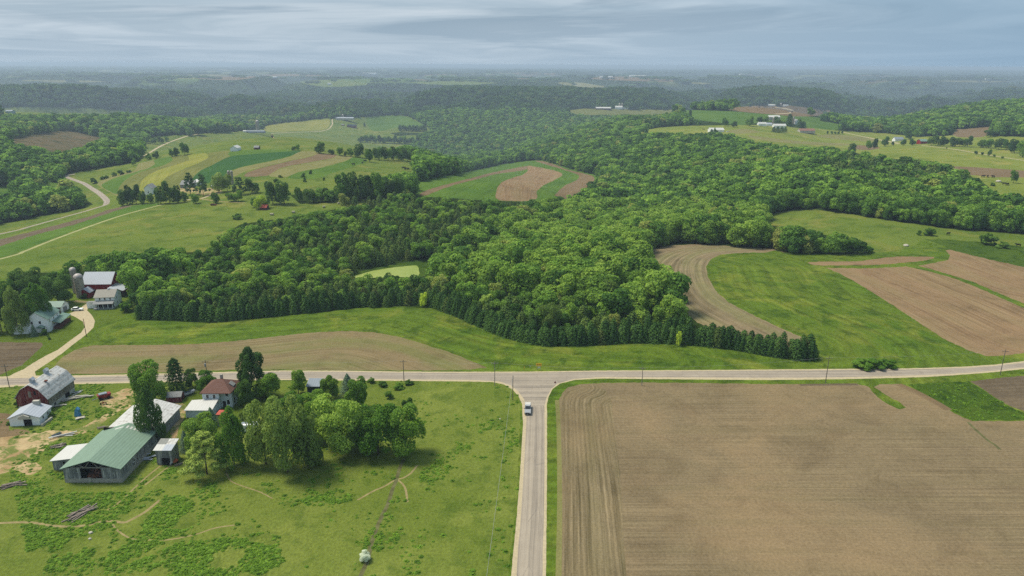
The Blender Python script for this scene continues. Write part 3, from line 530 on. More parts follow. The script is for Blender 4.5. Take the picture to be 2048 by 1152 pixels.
# ------------------------------------------------------------------ foliage
FK = 3.1
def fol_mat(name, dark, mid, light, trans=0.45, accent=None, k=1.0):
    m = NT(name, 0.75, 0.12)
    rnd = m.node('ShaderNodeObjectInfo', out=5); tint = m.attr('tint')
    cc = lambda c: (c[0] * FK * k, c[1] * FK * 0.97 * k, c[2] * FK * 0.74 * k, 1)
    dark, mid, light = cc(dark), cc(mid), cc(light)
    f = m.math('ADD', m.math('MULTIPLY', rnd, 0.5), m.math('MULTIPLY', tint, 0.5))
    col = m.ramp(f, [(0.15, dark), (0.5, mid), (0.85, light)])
    if accent: col = m.mix(m.ramp(m.math('FRACT', m.math('MULTIPLY', rnd, 17.3)), [(0.93, 0.0), (0.98, 0.65)]), col, cc(accent))
    m.setin(m.bsdf, 'Base Color', col)
    tr = m.t.nodes.new('ShaderNodeBsdfTranslucent'); m.link(col, tr.inputs[0])
    mx = m.t.nodes.new('ShaderNodeMixShader'); mx.inputs[0].default_value = trans
    m.link(m.bsdf.outputs[0], mx.inputs[1]); m.link(tr.outputs[0], mx.inputs[2])
    m.link(mx.outputs[0], m.t.nodes['Material Output'].inputs[0])
    return m.mat
FM = {
    'bright': fol_mat('bright_leaves', S(66, 92, 38), S(90, 116, 50), S(114, 136, 64), accent=S(124, 142, 74), k=1.08),
    'mid': fol_mat('green_leaves', S(56, 88, 34), S(76, 110, 42), S(104, 134, 56), k=0.85),
    'dark': fol_mat('dark_leaves', S(40, 66, 34), S(58, 84, 40), S(80, 106, 50)),
    'olive': fol_mat('willow_leaves', S(74, 96, 48), S(100, 120, 62), S(126, 144, 80), k=0.92),
    'wood': fol_mat('woodland_leaves', S(36, 62, 30), S(64, 94, 40), S(106, 134, 58), accent=S(128, 132, 78), k=1.1),
    'woodfar': fol_mat('ridge_leaves', S(30, 54, 28), S(58, 86, 40), S(92, 120, 56), accent=S(112, 116, 72), k=0.88),
    'spruce': fol_mat('spruce_needles', S(30, 52, 26), S(44, 70, 34), S(64, 90, 44), 0.1, accent=S(78, 84, 46)),
    'bluespruce': fol_mat('blue_spruce_needles', S(62, 82, 72), S(84, 104, 92), S(108, 126, 112), 0.1),
    'pine': fol_mat('pine_needles', S(66, 84, 36), S(90, 108, 50), S(114, 130, 66), 0.15),
    'conif': fol_mat('plantation_needles', S(40, 62, 32), S(58, 80, 40), S(82, 100, 50), 0.1, accent=S(92, 98, 56)),
    'yellow': fol_mat('yellowish_leaves', S(110, 130, 40), S(136, 154, 56), S(158, 172, 74)),
    'bush': fol_mat('bush_leaves', S(44, 70, 30), S(62, 90, 38), S(90, 116, 52)),
    'weed': fol_mat('weed_leaves', S(66, 96, 30), S(88, 120, 40), S(112, 142, 56), k=0.82),
    'blossom': fol_mat('white_blossom', S(124, 136, 124), S(166, 174, 178), S(188, 192, 206)),
}
BARK = plain('bark', S(96, 84, 70), 0.95, 0.05, var=0.3, scale=2.0)
PALEBARK = plain('pale_bark', S(150, 138, 116), 0.95, 0.05, var=0.25, scale=2.0)
def quads(P, Nrm, size, rng, aspect=1.0, up=None):
    """leaf sprays: one bent quad each, centred at P, facing Nrm"""
    n = len(P); Nrm = Nrm / (np.linalg.norm(Nrm, axis=1)[:, None] + 1e-9)
    r = rng.normal(size=(n, 3)) if up is None else up + 0.25 * rng.normal(size=(n, 3))
    U = np.cross(Nrm, r); U /= np.linalg.norm(U, axis=1)[:, None] + 1e-9; W = np.cross(Nrm, U)
    s = size * (0.6 + 0.8 * rng.random(n)); a = (s * 0.5)[:, None] * U; b = (s * 0.5 * aspect)[:, None] * W; k = (s * 0.16)[:, None] * Nrm
    j = lambda: 1 + 0.35 * (rng.random((n, 1)) - 0.5)
    V = np.stack([P - a * j() - b * j(), P + a * j() - b * 0.9 * j() - k, P + a * j() + b * j(), P - a * 0.9 * j() + b * j() - k], 1)
    return V.reshape(-1, 3)
def leaf_mesh(name, V, tint, mat):
    n = len(V) // 4; me = bpy.data.meshes.new(name)
    me.vertices.add(len(V)); me.vertices.foreach_set('co', V.astype(np.float32).ravel())
    me.loops.add(4 * n); me.loops.foreach_set('vertex_index', np.arange(4 * n, dtype=np.int32))
    me.polygons.add(n); me.polygons.foreach_set('loop_start', np.arange(0, 4 * n, 4, dtype=np.int32))
    me.update(calc_edges=True)
    a = me.attributes.new('tint', 'FLOAT', 'POINT'); a.data.foreach_set('value', np.repeat(tint, 4).astype(np.float32))
    me.materials.append(mat); return me
def decid(seed, nleaf, lsize, nblob=16, flat_top=0.0, low=0.16, widest=0.55, spread=1.0, bs=1.0, zs=0.85):
    """unit tree: height 1, crown radius 0.5; returns leaf quads and tints"""
    rng = np.random.default_rng(seed)
    C = []; Rb = []
    for i in range(nblob):
        a = rng.random() * 6.283; z = low + 0.1 + (0.82 - low) * (i + rng.random()) / nblob
        prof = math.sqrt(max(0.05, 1 - ((z - widest) / (0.62 if z > widest else 0.55)) ** 2))
        r = 0.34 * prof * math.sqrt(0.25 + 0.75 * rng.random()) * spread
        C.append((math.cos(a) * r, math.sin(a) * r, z)); Rb.append((0.10 + 0.12 * rng.random()) * (0.75 + 0.4 * prof) * bs)
    C.append((0, 0, 0.55)); Rb.append(0.24)
    C = np.array(C); Rb = np.array(Rb); p = Rb ** 2 / (Rb ** 2).sum()
    k = rng.choice(len(C), nleaf, p=p)
    D = rng.normal(size=(nleaf, 3)); D += 0.5 * (C[k] - np.array([0, 0, 0.5])) / 0.3 + np.array([0, 0, 0.35]); D /= np.linalg.norm(D, axis=1)[:, None]
    P = C[k] + D * (Rb[k] * (0.72 + 0.36 * rng.random(nleaf) ** 0.7))[:, None] * np.array([1, 1, zs])
    ok = P[:, 2] > low - 0.06; P = P[ok]; D = D[ok]; k = k[ok]
    bt = rng.random(len(C)); tint = np.clip(0.22 + 0.34 * bt[k] + 0.38 * rng.random(len(P)), 0, 1)
    return quads(P, D + 0.55 * rng.normal(size=P.shape), lsize, rng), tint
def conifer(seed, nleaf, lsize, layers=11, rad=0.26, droop=0.35, top=1.0, low=0.02, ragged=0.25, expo=0.85):
    rng = np.random.default_rng(seed)
    t = rng.random(nleaf) ** 0.75                       # 0 at the base, 1 at the tip
    t = np.where(rng.random(nleaf) < 0.8, (np.floor(t * layers) + 0.35 * rng.random(nleaf)) / layers, t)
    a = rng.random(nleaf) * 6.283
    lob = 1 + ragged * np.sin(a * (5 + (np.floor(t * layers) % 3)) + np.floor(t * layers) * 1.7)
    R = rad * (1 - t) ** expo * lob + 0.008; q = np.sqrt(0.2 + 0.8 * rng.random(nleaf)); r = R * q
    z = low + (top - low) * t - droop * r * 0.6
    P = np.stack([np.cos(a) * r, np.sin(a) * r, np.maximum(z, 0.01)], 1)
    N = np.stack([np.cos(a) * 0.7, np.sin(a) * 0.7, np.full(nleaf, 0.75)], 1) + 0.4 * rng.normal(size=(nleaf, 3))
    up = np.stack([np.cos(a), np.sin(a), np.full(nleaf, -0.4)], 1)
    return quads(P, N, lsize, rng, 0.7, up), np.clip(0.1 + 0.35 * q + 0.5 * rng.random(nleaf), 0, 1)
def pine(seed, nleaf, lsize):
    rng = np.random.default_rng(seed); C = []; Rb = []
    for L in range(7):
        z = 0.22 + 0.72 * L / 6; n = 6 - L // 2
        for i in range(n):
            a = 6.283 * (i + rng.random() * 0.7) / n + L; r = (0.42 * (1 - (z - 0.2) / 0.95) + 0.03) * (0.7 + 0.5 * rng.random())
            C.append((math.cos(a) * r, math.sin(a) * r, z + 0.05 * rng.random())); Rb.append(0.09 + 0.05 * rng.random())
    C.append((0, 0, 0.97)); Rb.append(0.06)
    C = np.array(C); Rb = np.array(Rb); k = rng.choice(len(C), nleaf, p=Rb ** 2 / (Rb ** 2).sum())
    D = rng.normal(size=(nleaf, 3)) + np.array([0, 0, 0.3]); D /= np.linalg.norm(D, axis=1)[:, None]
    P = C[k] + D * (Rb[k] * (0.5 + 0.5 * rng.random(nleaf)))[:, None] * np.array([1.25, 1.25, 0.55])
    return quads(P, D + np.array([0, 0, 0.5]) + 0.5 * rng.normal(size=P.shape), lsize, rng, 0.6), np.clip(0.2 + 0.3 * rng.random(len(C))[k] + 0.5 * rng.random(nleaf), 0, 1)
def trunk_geo(seed, h=0.62, r0=0.022, limbs=5, spread=0.26):
    rng = np.random.default_rng(seed); V = []; Fc = []
    def tube(p, q, ra, rb, n=6):
        p = np.array(p); q = np.array(q); d = q - p; d /= np.linalg.norm(d); u = np.cross(d, [0.3, 1, 0.1]); u /= np.linalg.norm(u); w = np.cross(d, u); o = len(V)
        for c, r in ((p, ra), (q, rb)):
            for i in range(n): V.append(c + r * (math.cos(6.283 * i / n) * u + math.sin(6.283 * i / n) * w))
        for i in range(n): Fc.append((o + i, o + (i + 1) % n, o + n + (i + 1) % n, o + n + i))
        Fc.append(tuple(o + n + i for i in range(n)))
    tube((0, 0, -0.02), (0.01, 0, h * 0.45), r0 * 1.25, r0 * 0.8); tube((0.01, 0, h * 0.45), (0, 0.01, h), r0 * 0.8, r0 * 0.3)
    for i in range(limbs):
        a = 6.283 * (i + rng.random() * 0.6) / limbs; z = h * (0.35 + 0.5 * rng.random()); s = spread * (0.6 + 0.5 * rng.random())
        tube((0, 0, z), (math.cos(a) * s, math.sin(a) * s, min(0.9, z + 0.18 + 0.15 * rng.random())), r0 * 0.5, r0 * 0.15, 5)
    return V, Fc
def trunk_mesh(name, mat, *a, **k):
    V, Fc = trunk_geo(*a, **k); me = bpy.data.meshes.new(name); me.from_pydata([tuple(map(float, v)) for v in V], [], Fc); me.materials.append(mat)
    me.polygons.foreach_set('use_smooth', np.ones(len(me.polygons), bool)); me.update(); return me
TRUNK = trunk_mesh('trunk', BARK, 3); TRUNK_PALE = trunk_mesh('trunk', PALEBARK, 5, h=0.75, r0=0.02); TRUNK_STRAIGHT = trunk_mesh('trunk', BARK, 7, h=0.92, r0=0.018, limbs=0)
_cm = {}
def crown(kind, mat, var=0, lod=0):
    """cached unit crown meshes.  lod 0: farmyard trees, 1: woodland, 2: distant"""
    key = (kind, mat, var, lod)
    if key in _cm: return _cm[key]
    s = 100 + var * 13 + {'round': 0, 'oval': 1000, 'poplar': 2000, 'spruce': 3000, 'pine': 4000, 'bush': 5000, 'willow': 6000}[kind]
    n, ls = {0: (8500, 0.027), 1: (2300, 0.047), 2: (620, 0.09)}[lod]
    q = lod == 0
    if kind == 'round': g = decid(s, n, ls, 36 if q else 20, low=0.1 if q else 0.12, widest=0.5, spread=1.12 if q else 1.0, bs=0.82 if q else 1.0)
    elif kind == 'oval': g = decid(s, n, ls, 32 if q else 20, low=0.08, widest=0.42, spread=1.08 if q else 0.95, bs=0.82 if q else 1.0)
    elif kind == 'willow': g = decid(s, int(n * 1.35), ls * 0.92, 60, low=0.05, widest=0.45, spread=1.3, bs=0.68, zs=1.5)
    elif kind == 'poplar': g = decid(s, n, ls * 0.95, 44, low=0.02, widest=0.24, spread=1.15, bs=0.7, zs=1.15)
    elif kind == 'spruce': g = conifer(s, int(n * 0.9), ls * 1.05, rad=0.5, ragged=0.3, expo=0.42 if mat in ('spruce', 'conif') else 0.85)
    elif kind == 'pine': g = pine(s, n, ls * 1.05)
    else: g = decid(s, int(n * 0.6), ls * 1.7, 13, low=0.0, widest=0.3, spread=1.15)
    _cm[key] = leaf_mesh('crown_leaves', g[0], g[1], FM[mat]); return _cm[key]
_tm = {}
def whole_tree(kind, mat, var, lod):
    """crown and trunk in one mesh, for trees too small in the view to show their parts"""
    key = (kind, mat, var, lod)
    if key in _tm: return _tm[key]
    me = crown(kind, mat, var, lod).copy(); bm = bmesh.new(); bm.from_mesh(me); nf = len(bm.faces)
    bm.from_mesh(TRUNK_STRAIGHT if kind in ('spruce', 'pine') else TRUNK); bm.faces.ensure_lookup_table()
    for i in range(nf, len(bm.faces)): bm.faces[i].material_index = 1
    bm.to_mesh(me); bm.free(); me.materials.append(BARK); me.name = 'tree'; _tm[key] = me; return me
def px_scale(P):
    X, Y, z = proj(np.array([P])); return FPX / z[0]
TREES = []
def tree(kind, mat, bx, by, wpx, hpx, name, label, group=None, parts=True, lod=0, var=None, pale=False, cat='tree'):
    """a tree standing on the ground point seen at (bx, by), wpx wide and hpx tall in the photograph"""
    p = at(bx, by); s = px_scale(p); dep = math.atan2(CAMH - p.z, math.hypot(p.x, p.y))
    w = wpx / s; h = max(0.4 * w, (hpx - 0.5 * wpx * math.sin(dep) * 0.6) / (s * math.cos(dep)))
    var = len(TREES) % 4 if var is None else var; rz = (len(TREES) * 2.399) % 6.283
    if parts:
        r = empty(name, p, rz, label, cat, group); r.scale = (w, w, h)
        c = bpy.data.objects.new('crown', crown(kind, mat, var, lod)); COL.objects.link(c); c.parent = r
        t = bpy.data.objects.new('trunk', TRUNK_STRAIGHT if kind in ('spruce', 'pine') else TRUNK_PALE if pale else TRUNK); COL.objects.link(t); t.parent = r
    else:
        r = bpy.data.objects.new(name, whole_tree(kind, mat, var, lod)); COL.objects.link(r); r.location = p; r.rotation_euler = (0, 0, rz); r.scale = (w, w, h); tag(r, label, cat, group)
    TREES.append((p.x, p.y, w / 2)); return r
def bush(bx, by, wpx, hpx, label, mat='bush', name='bush', group=None, lod=1, cat='bush'):
    p = at(bx, by); s = px_scale(p); w = wpx / s; h = max(0.45 * w, hpx / s * 0.9)
    o = bpy.data.objects.new(name, crown('bush', mat, len(TREES) % 3, lod)); COL.objects.link(o); o.location = p - Vector((0, 0, 0.03 * h)); o.scale = (w * 0.92, w * 0.92, h); o.rotation_euler = (0, 0, len(TREES) * 1.7)
    tag(o, label, cat, group); TREES.append((p.x, p.y, w / 2)); return o

# ------------------------------------------------------------------ trees of the near farmyard
DT = 'deciduous_tree'
for a in [
    ('round', 'mid', 302, 806, 68, 90, DT, 'large green tree behind the tall dark poplar by the road'),
    ('spruce', 'spruce', 355, 786, 46, 76, 'spruce_tree', 'dark pointed spruce by the road left of the brown roofed house'),
    ('poplar', 'dark', 306, 886, 56, 120, 'poplar_tree', 'tall dark pyramid shaped tree beside the long metal shed'),
    ('oval', 'mid', 415, 780, 40, 42, DT, 'small tree right of the spruce at the house lawn'),
    ('oval', 'dark', 385, 774, 32, 38, DT, 'small dark tree tucked right behind the pointed spruce'),
    ('oval', 'dark', 502, 792, 62, 98, DT, 'tall dark tree with a forked top by the brown roof'),
    ('round', 'mid', 537, 795, 50, 54, DT, 'open green tree between the forked tree and the lawn'),
    ('oval', 'dark', 492, 812, 36, 56, DT, 'dark tree close against the house wall'),
    ('oval', 'bright', 597, 790, 40, 54, DT, 'bright upright tree left of the dark blue shed'),
    ('oval', 'bright', 662, 795, 42, 50, DT, 'bright tree just right of the dark blue shed'),
    ('spruce', 'bluespruce', 696, 784, 38, 42, 'spruce_tree', 'silvery blue spruce near the road'),
    ('round', 'mid', 716, 818, 48, 64, DT, 'green tree below the silvery blue spruce'),
    ('round', 'mid', 630, 828, 54, 50, DT, 'green tree in front of the dark blue shed'),
    ('round', 'bright', 681, 904, 104, 118, DT, 'large bright tree in the middle of the pasture grove'),
    ('round', 'mid', 757, 908, 90, 106, DT, 'dense green tree right of the large bright one'),
    ('round', 'mid', 812, 912, 84, 100, DT, 'rightmost full green tree of the pasture grove'),
    ('round', 'olive', 575, 944, 92, 156, 'willow_tree', 'tallest greyish green willow at the pasture edge'),
    ('round', 'olive', 532, 928, 72, 124, 'willow_tree', 'left greyish green willow leaning against the tallest one'),
    ('round', 'olive', 616, 934, 66, 118, 'willow_tree', 'right greyish green willow beside the large bright tree'),
    ('poplar', 'mid', 469, 934, 62, 120, 'poplar_tree', 'tall narrow tree left of the big willow'),
    ('round', 'bright', 409, 902, 70, 78, DT, 'bright round tree above the spreading pine'),
    ('pine', 'pine', 414, 948, 84, 90, 'pine_tree', 'spreading olive pine beside the tool shed'),
    ('spruce', 'bluespruce', 372, 902, 30, 46, 'spruce_tree', 'small blue spruce behind the spreading pine'),
    ('spruce', 'bluespruce', 424, 850, 34, 40, 'spruce_tree', 'blue grey spruce in front of the house porch'),
    ('oval', 'olive', 487, 846, 20, 26, DT, 'small pale blossoming tree in front of the house'),
    ('round', 'mid', 627, 930, 40, 44, DT, 'small tree under the right side of the big willow'),
    ('round', 'mid', 720, 900, 60, 84, DT, 'green tree squeezed between the large bright tree and its right neighbour'),
    ('oval', 'mid', 640, 880, 60, 84, DT, 'tree filling the gap between willow and large bright tree'),
    ('round', 'mid', 588, 838, 54, 56, DT, 'tree rising behind the crown of the big willow'),
    ('round', 'mid', 668, 846, 56, 52, DT, 'rear tree behind the large bright tree'),
    ('round', 'yellow', 848, 614, 17, 30, DT, 'yellowish tree poking out of the spruce edge above the mown field'),
    ('oval', 'yellow', 1357, 692, 13, 30, DT, 'small yellowish tree standing against the dark spruce edge'),
    ('round', 'olive', 1100, 668, 46, 64, DT, 'greyish round tree just behind the spruce edge above the junction'),
    # middle farm
    ('round', 'dark', 60, 592, 60, 58, DT, 'dark tree at the left behind the poplars of the white farm'),
    ('poplar', 'mid', 82, 654, 60, 94, 'poplar_tree', 'tall light barked poplar beside the green roofed house'),
    ('poplar', 'olive', 38, 668, 48, 96, 'poplar_tree', 'tall poplar with bare lower trunk at the lawn edge'),
    ('poplar', 'dark', 4, 664, 44, 82, 'poplar_tree', 'dark poplar cut by the left frame edge'),
    ('round', 'dark', 118, 608, 58, 62, DT, 'dark round tree between the silos and the white garage'),
    ('round', 'mid', 20, 600, 36, 44, DT, 'smaller tree left of the dark one behind the poplars'),
    ('spruce', 'bluespruce', 69, 672, 17, 25, 'spruce_tree', 'small spruce at the corner of the green roofed house'),
]:
    tree(*a, pale=a[0] == 'poplar')
for a in [(250, 624, 27, 24, 'round green bush at the corner of the white porch house', 'mid'), (88, 670, 16, 14, 'low bush in front of the green roofed house'), (98, 679, 7, 10, 'tiny shrub on the farmhouse lawn'),
          (764, 772, 22, 12, 'low shrub at the roadside right of the grove'), (742, 765, 20, 12, 'leftmost low shrub of the roadside row'), (797, 777, 24, 14, 'bright shrub below the roadside row', 'mid'), (818, 768, 20, 8, 'flat shrub beside the utility pole'),
          (778, 796, 22, 18, 'dark reddish bush alone in the pasture'), (816, 818, 27, 27, 'dark round bush alone below the other in the pasture'),
          (1727, 735, 42, 18, 'left part of the low roadside thicket', 'mid'), (1752, 735, 44, 22, 'middle and tallest part of the low roadside thicket', 'mid'), (1776, 733, 34, 18, 'right end of the low roadside thicket', 'mid'),
          (170, 597, 16, 12, 'ivy like bush at the foot of the silo', 'dark'), (40, 812, 22, 24, 'vine covered bush against the old barn gable', 'dark'), (20, 849, 13, 9, 'small bush beside the white shed corner'), (75, 847, 13, 9, 'small bush right of the white shed door'), (103, 834, 13, 14, 'bush between white shed and stone wall')]:
    bush(*a, lod=0)
w_ = tree('round', 'blossom', 731, 1121, 24, 28, 'blossom_bush', 'round white blossoming bush beside the ditch', parts=False, lod=0, var=1, cat='bush'); w_.scale = (w_.scale[0], w_.scale[0], w_.scale[0] * 0.8)

for a in [('round', 'mid', 1700, 507, 34, 32, 'woodland_tree', 'rounded tree near the right end of the grove below the sunny pasture'), ('round', 'dark', 1715, 507, 30, 27, 'woodland_tree', 'darker tree at the right end of the grove below the sunny pasture'), ('round', 'mid', 1728, 505, 26, 20, 'woodland_tree', 'low tree tapering off the right end of the pasture grove'), ('round', 'mid', 1741, 504, 16, 11, 'woodland_tree', 'smallest last tree of the pasture grove')]: tree(*a, parts=False, lod=1)
# ------------------------------------------------------------------ farther single trees and hedgerows
n_far = 0
def far_trees(rows, label, group, mats=('dark', 'mid'), kind='round', name='farm_tree', lod=1):
    for i, (x, y, w, h) in enumerate(rows):
        tree(kind if isinstance(kind, str) else kind[i % len(kind)], mats[i % len(mats)], x, y, w, h, name, label if isinstance(label, str) else label[i], group, parts=False, lod=lod)
far_trees([(247, 411, 22, 30), (259, 410, 22, 40), (273, 409, 22, 38), (287, 408, 18, 28), (302, 407, 16, 20), (322, 408, 26, 36), (340, 407, 28, 43), (356, 406, 22, 36), (370, 404, 14, 20)], 'dark tree in the row sheltering the farmstead with the twin silo', 'trees below the twin silo farmstead', ('dark',), ('round', 'oval'), 'shelter_tree')
far_trees([(381, 390, 24, 44), (407, 391, 24, 42), (480, 390, 28, 36)], ['leftmost dark pine inside the twin silo farmstead', 'dark pine in the middle of the twin silo farmstead', 'dark pine right of the twin silo'], None, ('spruce',), 'pine', 'pine_tree')
far_trees([(438, 385, 28, 38), (455, 383, 22, 34), (504, 386, 30, 28), (392, 407, 19, 19), (431, 407, 17, 22), (462, 403, 20, 18), (477, 403, 22, 21), (507, 414, 16, 18), (521, 418, 26, 26), (533, 416, 16, 16)],
          ['pale green tree left of the twin silo', 'pale tree directly before the twin silo', 'rounded tree right of the dark pine', 'small round tree alone on the pasture edge', 'small tree above the parked farm machine', 'bush like tree below the silo at left', 'bush like tree below the silo at right', 'yellowish tree left of the red roofed hut', 'yellowish larger tree by the red roofed hut', 'yellow green tree touching the red roofed hut'], None, ('olive', 'olive', 'dark', 'mid', 'mid', 'mid', 'mid', 'mid', 'yellow', 'mid'))
far_trees([(546, 408, 34, 44), (569, 409, 36, 46), (598, 403, 17, 28), (620, 406, 26, 30), (650, 403, 20, 26), (684, 404, 34, 54), (705, 403, 28, 56), (731, 402, 34, 52), (756, 401, 34, 54), (780, 400, 28, 40), (799, 399, 26, 42), (820, 397, 18, 32), (632, 405, 14, 16), (665, 404, 14, 16)], 'broad dark tree in the long row along the lower hill pasture', 'tree row along the lower hill pasture', ('dark', 'dark', 'mid'), 'round', 'row_tree')
far_trees([(588, 301, 10, 8), (596, 301, 10, 12), (633, 306, 10, 12), (642, 307, 20, 22), (662, 309, 14, 10), (680, 311, 17, 17), (692, 312, 10, 9), (701, 313, 14, 16), (720, 315, 22, 26), (739, 324, 20, 26)], 'dark hedgerow tree along the top of the contour strips', 'hedgerow above the contour strips', ('dark', 'mid'), 'round', 'hedgerow_tree')
far_trees([(750, 319, 16, 22), (759, 319, 16, 24), (768, 320, 16, 25), (777, 320, 18, 24), (787, 320, 18, 25), (797, 321, 18, 24), (807, 321, 18, 24), (816, 322, 16, 24), (825, 322, 16, 24)], 'dark tree in the dense lower hedge left of the wooded ravine', 'lower hedge of the hill', ('dark', 'mid'), 'round', 'hedge_tree')
far_trees([(722 + 9.6 * i, 285 + 0.3 * i, 13, 12 + (i * 7) % 5) for i in range(13)], 'dark tree in the straight hedge across the upper hillside', 'straight hedge across the hillside', ('dark', 'mid'), 'round', 'hedge_tree')
far_trees([(801 + 8 * i, 262 + 0.2 * i, 12, 12 + (i * 5) % 5) for i in range(7)], 'dark tree in the short hedge below the hill crest', 'short hedge below the hill crest', ('dark',), 'round', 'hedge_tree')
far_trees([(345, 313, 15, 14), (353, 312, 13, 16), (370, 310, 19, 25), (296, 319, 11, 12), (312, 317, 14, 14), (300, 319, 9, 8), (309, 288, 13, 12), (322, 286, 14, 13), (334, 283, 9, 10), (379, 271, 16, 16), (397, 270, 22, 19), (268, 331, 9, 13)],
          ['left tree of the pair beside the strip crops', 'right tree of the pair beside the strip crops', 'tall single tree above the olive strip', 'small tree at the foot of the pale hill track', 'bushy tree right of the hill track foot', 'smallest bush at the hill track foot', 'left tree of three by the upper track', 'middle tree of three by the upper track', 'right tree of three by the upper track', 'green tree at the top of the hill track', 'wide pale tree at the top of the hill track', 'lone narrow tree by the pale hay strip'], None, ('mid', 'dark', 'mid'))
far_trees([(430, 267, 10, 18), (437, 266, 11, 21), (444, 266, 11, 22), (451, 266, 11, 20), (458, 266, 11, 18)], 'dark conifer in the windbreak left of the grey round roofed barn', 'windbreak on the left hill', ('spruce',), 'spruce', 'windbreak_tree')
for x, y, w, h, lb in [(187, 367, 15, 13, 'round bush in the bend of the left road'), (205, 359, 14, 8, 'low dark bush on the verge right of the bend'), (213, 357, 10, 7, 'smaller low bush on the verge'), (229, 352, 11, 9, 'dark bush below the pale hay strip'), (242, 349, 15, 11, 'pale grey green bush below the hay strip'), (258, 345, 11, 6, 'flat bush at the hay strip edge'), (477, 438, 22, 13, 'dark bush at the corner of the left pasture'), (561, 355, 11, 5, 'low bush under the brown contour strip'), (607, 354, 11, 10, 'left bush of three on the pasture below the strips'), (622, 348, 8, 9, 'upper bush of three on the pasture below the strips'), (610, 364, 10, 10, 'lower bush of three on the pasture below the strips'), (648, 361, 6, 8, 'small dark bush alone on the hill pasture'), (552, 365, 12, 9, 'bush above the row of broad trees'),
                      (1838, 470, 12, 11, 'smaller left bush of the pair on the sunny pasture'), (1859, 471, 22, 18, 'larger right bush of the pair on the sunny pasture'), (1972, 489, 36, 26, 'biggest round bush on the right pasture'), (2004, 496, 26, 15, 'low bush right of the biggest bush'), (1985, 372, 10, 8, 'dark bush on the far right pasture')]:
    bush(x, y, w, h, lb)
R = [(1650, 236, 13, 12), (1621, 231, 17, 15), (1704, 307, 16, 19), (1737, 299, 14, 18), (1748, 298, 14, 20), (1770, 293, 14, 19), (1785, 291, 6, 8), (1806, 292, 12, 14), (1818, 279, 16, 17), (1824, 291, 13, 13), (1380, 236, 7, 15), (1450, 252, 15, 16), (1467, 254, 16, 11), (1499, 252, 17, 19), (1519, 246, 14, 12), (1531, 246, 14, 13), (1554, 248, 18, 14), (1430, 271, 8, 14), (1423, 271, 6, 12), (2026, 366, 16, 26)]
RL = ['round tree right of the big dark one on the ridge', 'big dark tree below the ridge farm drive', 'leftmost tree of the field edge row on the right', 'left half of the bushy pair on the field edge', 'right half of the bushy pair on the field edge', 'grey green tree left of the white house', 'thin conifer like tree beside the lane', 'tree before the small white house', 'tall tree behind the small white house', 'low tree between white house and red barn', 'thin single tree above the white barn', 'dark tree behind the ridge farm at left', 'low wide tree behind the ridge farm', 'large dark tree left of the white farm', 'left tree at the white farm entrance', 'right tree at the white farm entrance', 'tree in the middle of the white farm', 'right of two slim trees before the white barn', 'left of two slim trees before the white barn', 'thin half bare tree on the right edge pasture']
far_trees(R, RL, None, ('dark', 'mid'))
far_trees([(1578, 252, 17, 25), (1598, 255, 14, 18), (1606, 256, 13, 14)], ['dark pointed spruce in the white farm', 'left dark spruce beside the gabled barn', 'right dark spruce beside the gabled barn'], None, ('spruce',), 'spruce', 'spruce_tree')
far_trees([(1862, 291, 17, 18), (1875, 292, 18, 20), (1888, 292, 18, 18), (1905, 293, 18, 18), (1918, 293, 16, 17), (1935, 294, 18, 21)], 'dark tree in the grove right of the red barn', 'grove right of the red barn', ('dark',), 'round', 'grove_tree')
far_trees([(1961, 295, 18, 15), (1977, 296, 19, 17), (1997, 299, 20, 22), (2012, 300, 18, 20), (2028, 306, 24, 26), (2044, 314, 28, 30), (1980, 274, 24, 14), (1994, 272, 16, 16), (2008, 271, 16, 17), (2022, 271, 16, 18), (2036, 271, 16, 18), (2050, 272, 18, 18)], 'dark tree in the broken tree line at the far right', 'tree line at the far right', ('dark', 'mid'), 'round', 'grove_tree')
far_trees([(1655, 268, 5, 6), (1663, 268.5, 5, 6), (1670, 269, 5, 6), (1677, 268.5, 5, 6), (1684, 268, 5, 6)], 'tiny round tree in the row of five beside the brown roofed house', 'row of five small round trees', ('dark',), 'round', 'orchard_tree', 2)
far_trees([(1547, 264, 10, 11), (1555, 264.5, 11, 12), (1563, 264.5, 11, 12), (1570, 264, 9, 11)], 'dark clipped conifer in the tight clump before the white house', 'clump before the white house', ('spruce',), 'spruce', 'hedge_conifer', 1)
far_trees([(1951, 309, 7, 7), (1964, 311, 6, 7), (1979, 312, 9, 12), (1988, 314, 6, 5), (2005, 317, 6, 4)], 'small tree or bush dotted along the pale lane', 'small trees along the pale lane', ('dark',), 'round', 'lane_tree', 2)
log('single trees', len(TREES))

# ------------------------------------------------------------------ the woods
def fwd(poly): return np.array(poly, float)
BRIGHT = fwd([(880, 565), (905, 530), (950, 490), (1010, 465), (1080, 440), (1150, 428), (1250, 425), (1350, 430), (1450, 440), (1540, 452), (1545, 500), (1300, 500), (1290, 530), (1370, 590), (1385, 630), (1470, 655), (1480, 690), (1350, 665), (1200, 640), (1080, 615), (980, 598), (900, 588)])
MIXED = fwd([(275, 640), (275, 610), (300, 590), (400, 560), (390, 515), (440, 470), (490, 445), (640, 425), (800, 395), (900, 390), (1070, 395), (1090, 420), (1000, 465), (905, 530), (870, 570), (980, 600), (1100, 620), (1300, 665), (1480, 695), (1640, 720), (1200, 695), (1000, 680), (850, 615), (560, 635)])
CONIF = fwd([(1640, 345), (1690, 312), (1740, 318), (1850, 325), (1940, 355), (1985, 385), (1960, 395), (1880, 390), (1780, 385), (1700, 380), (1650, 370)])
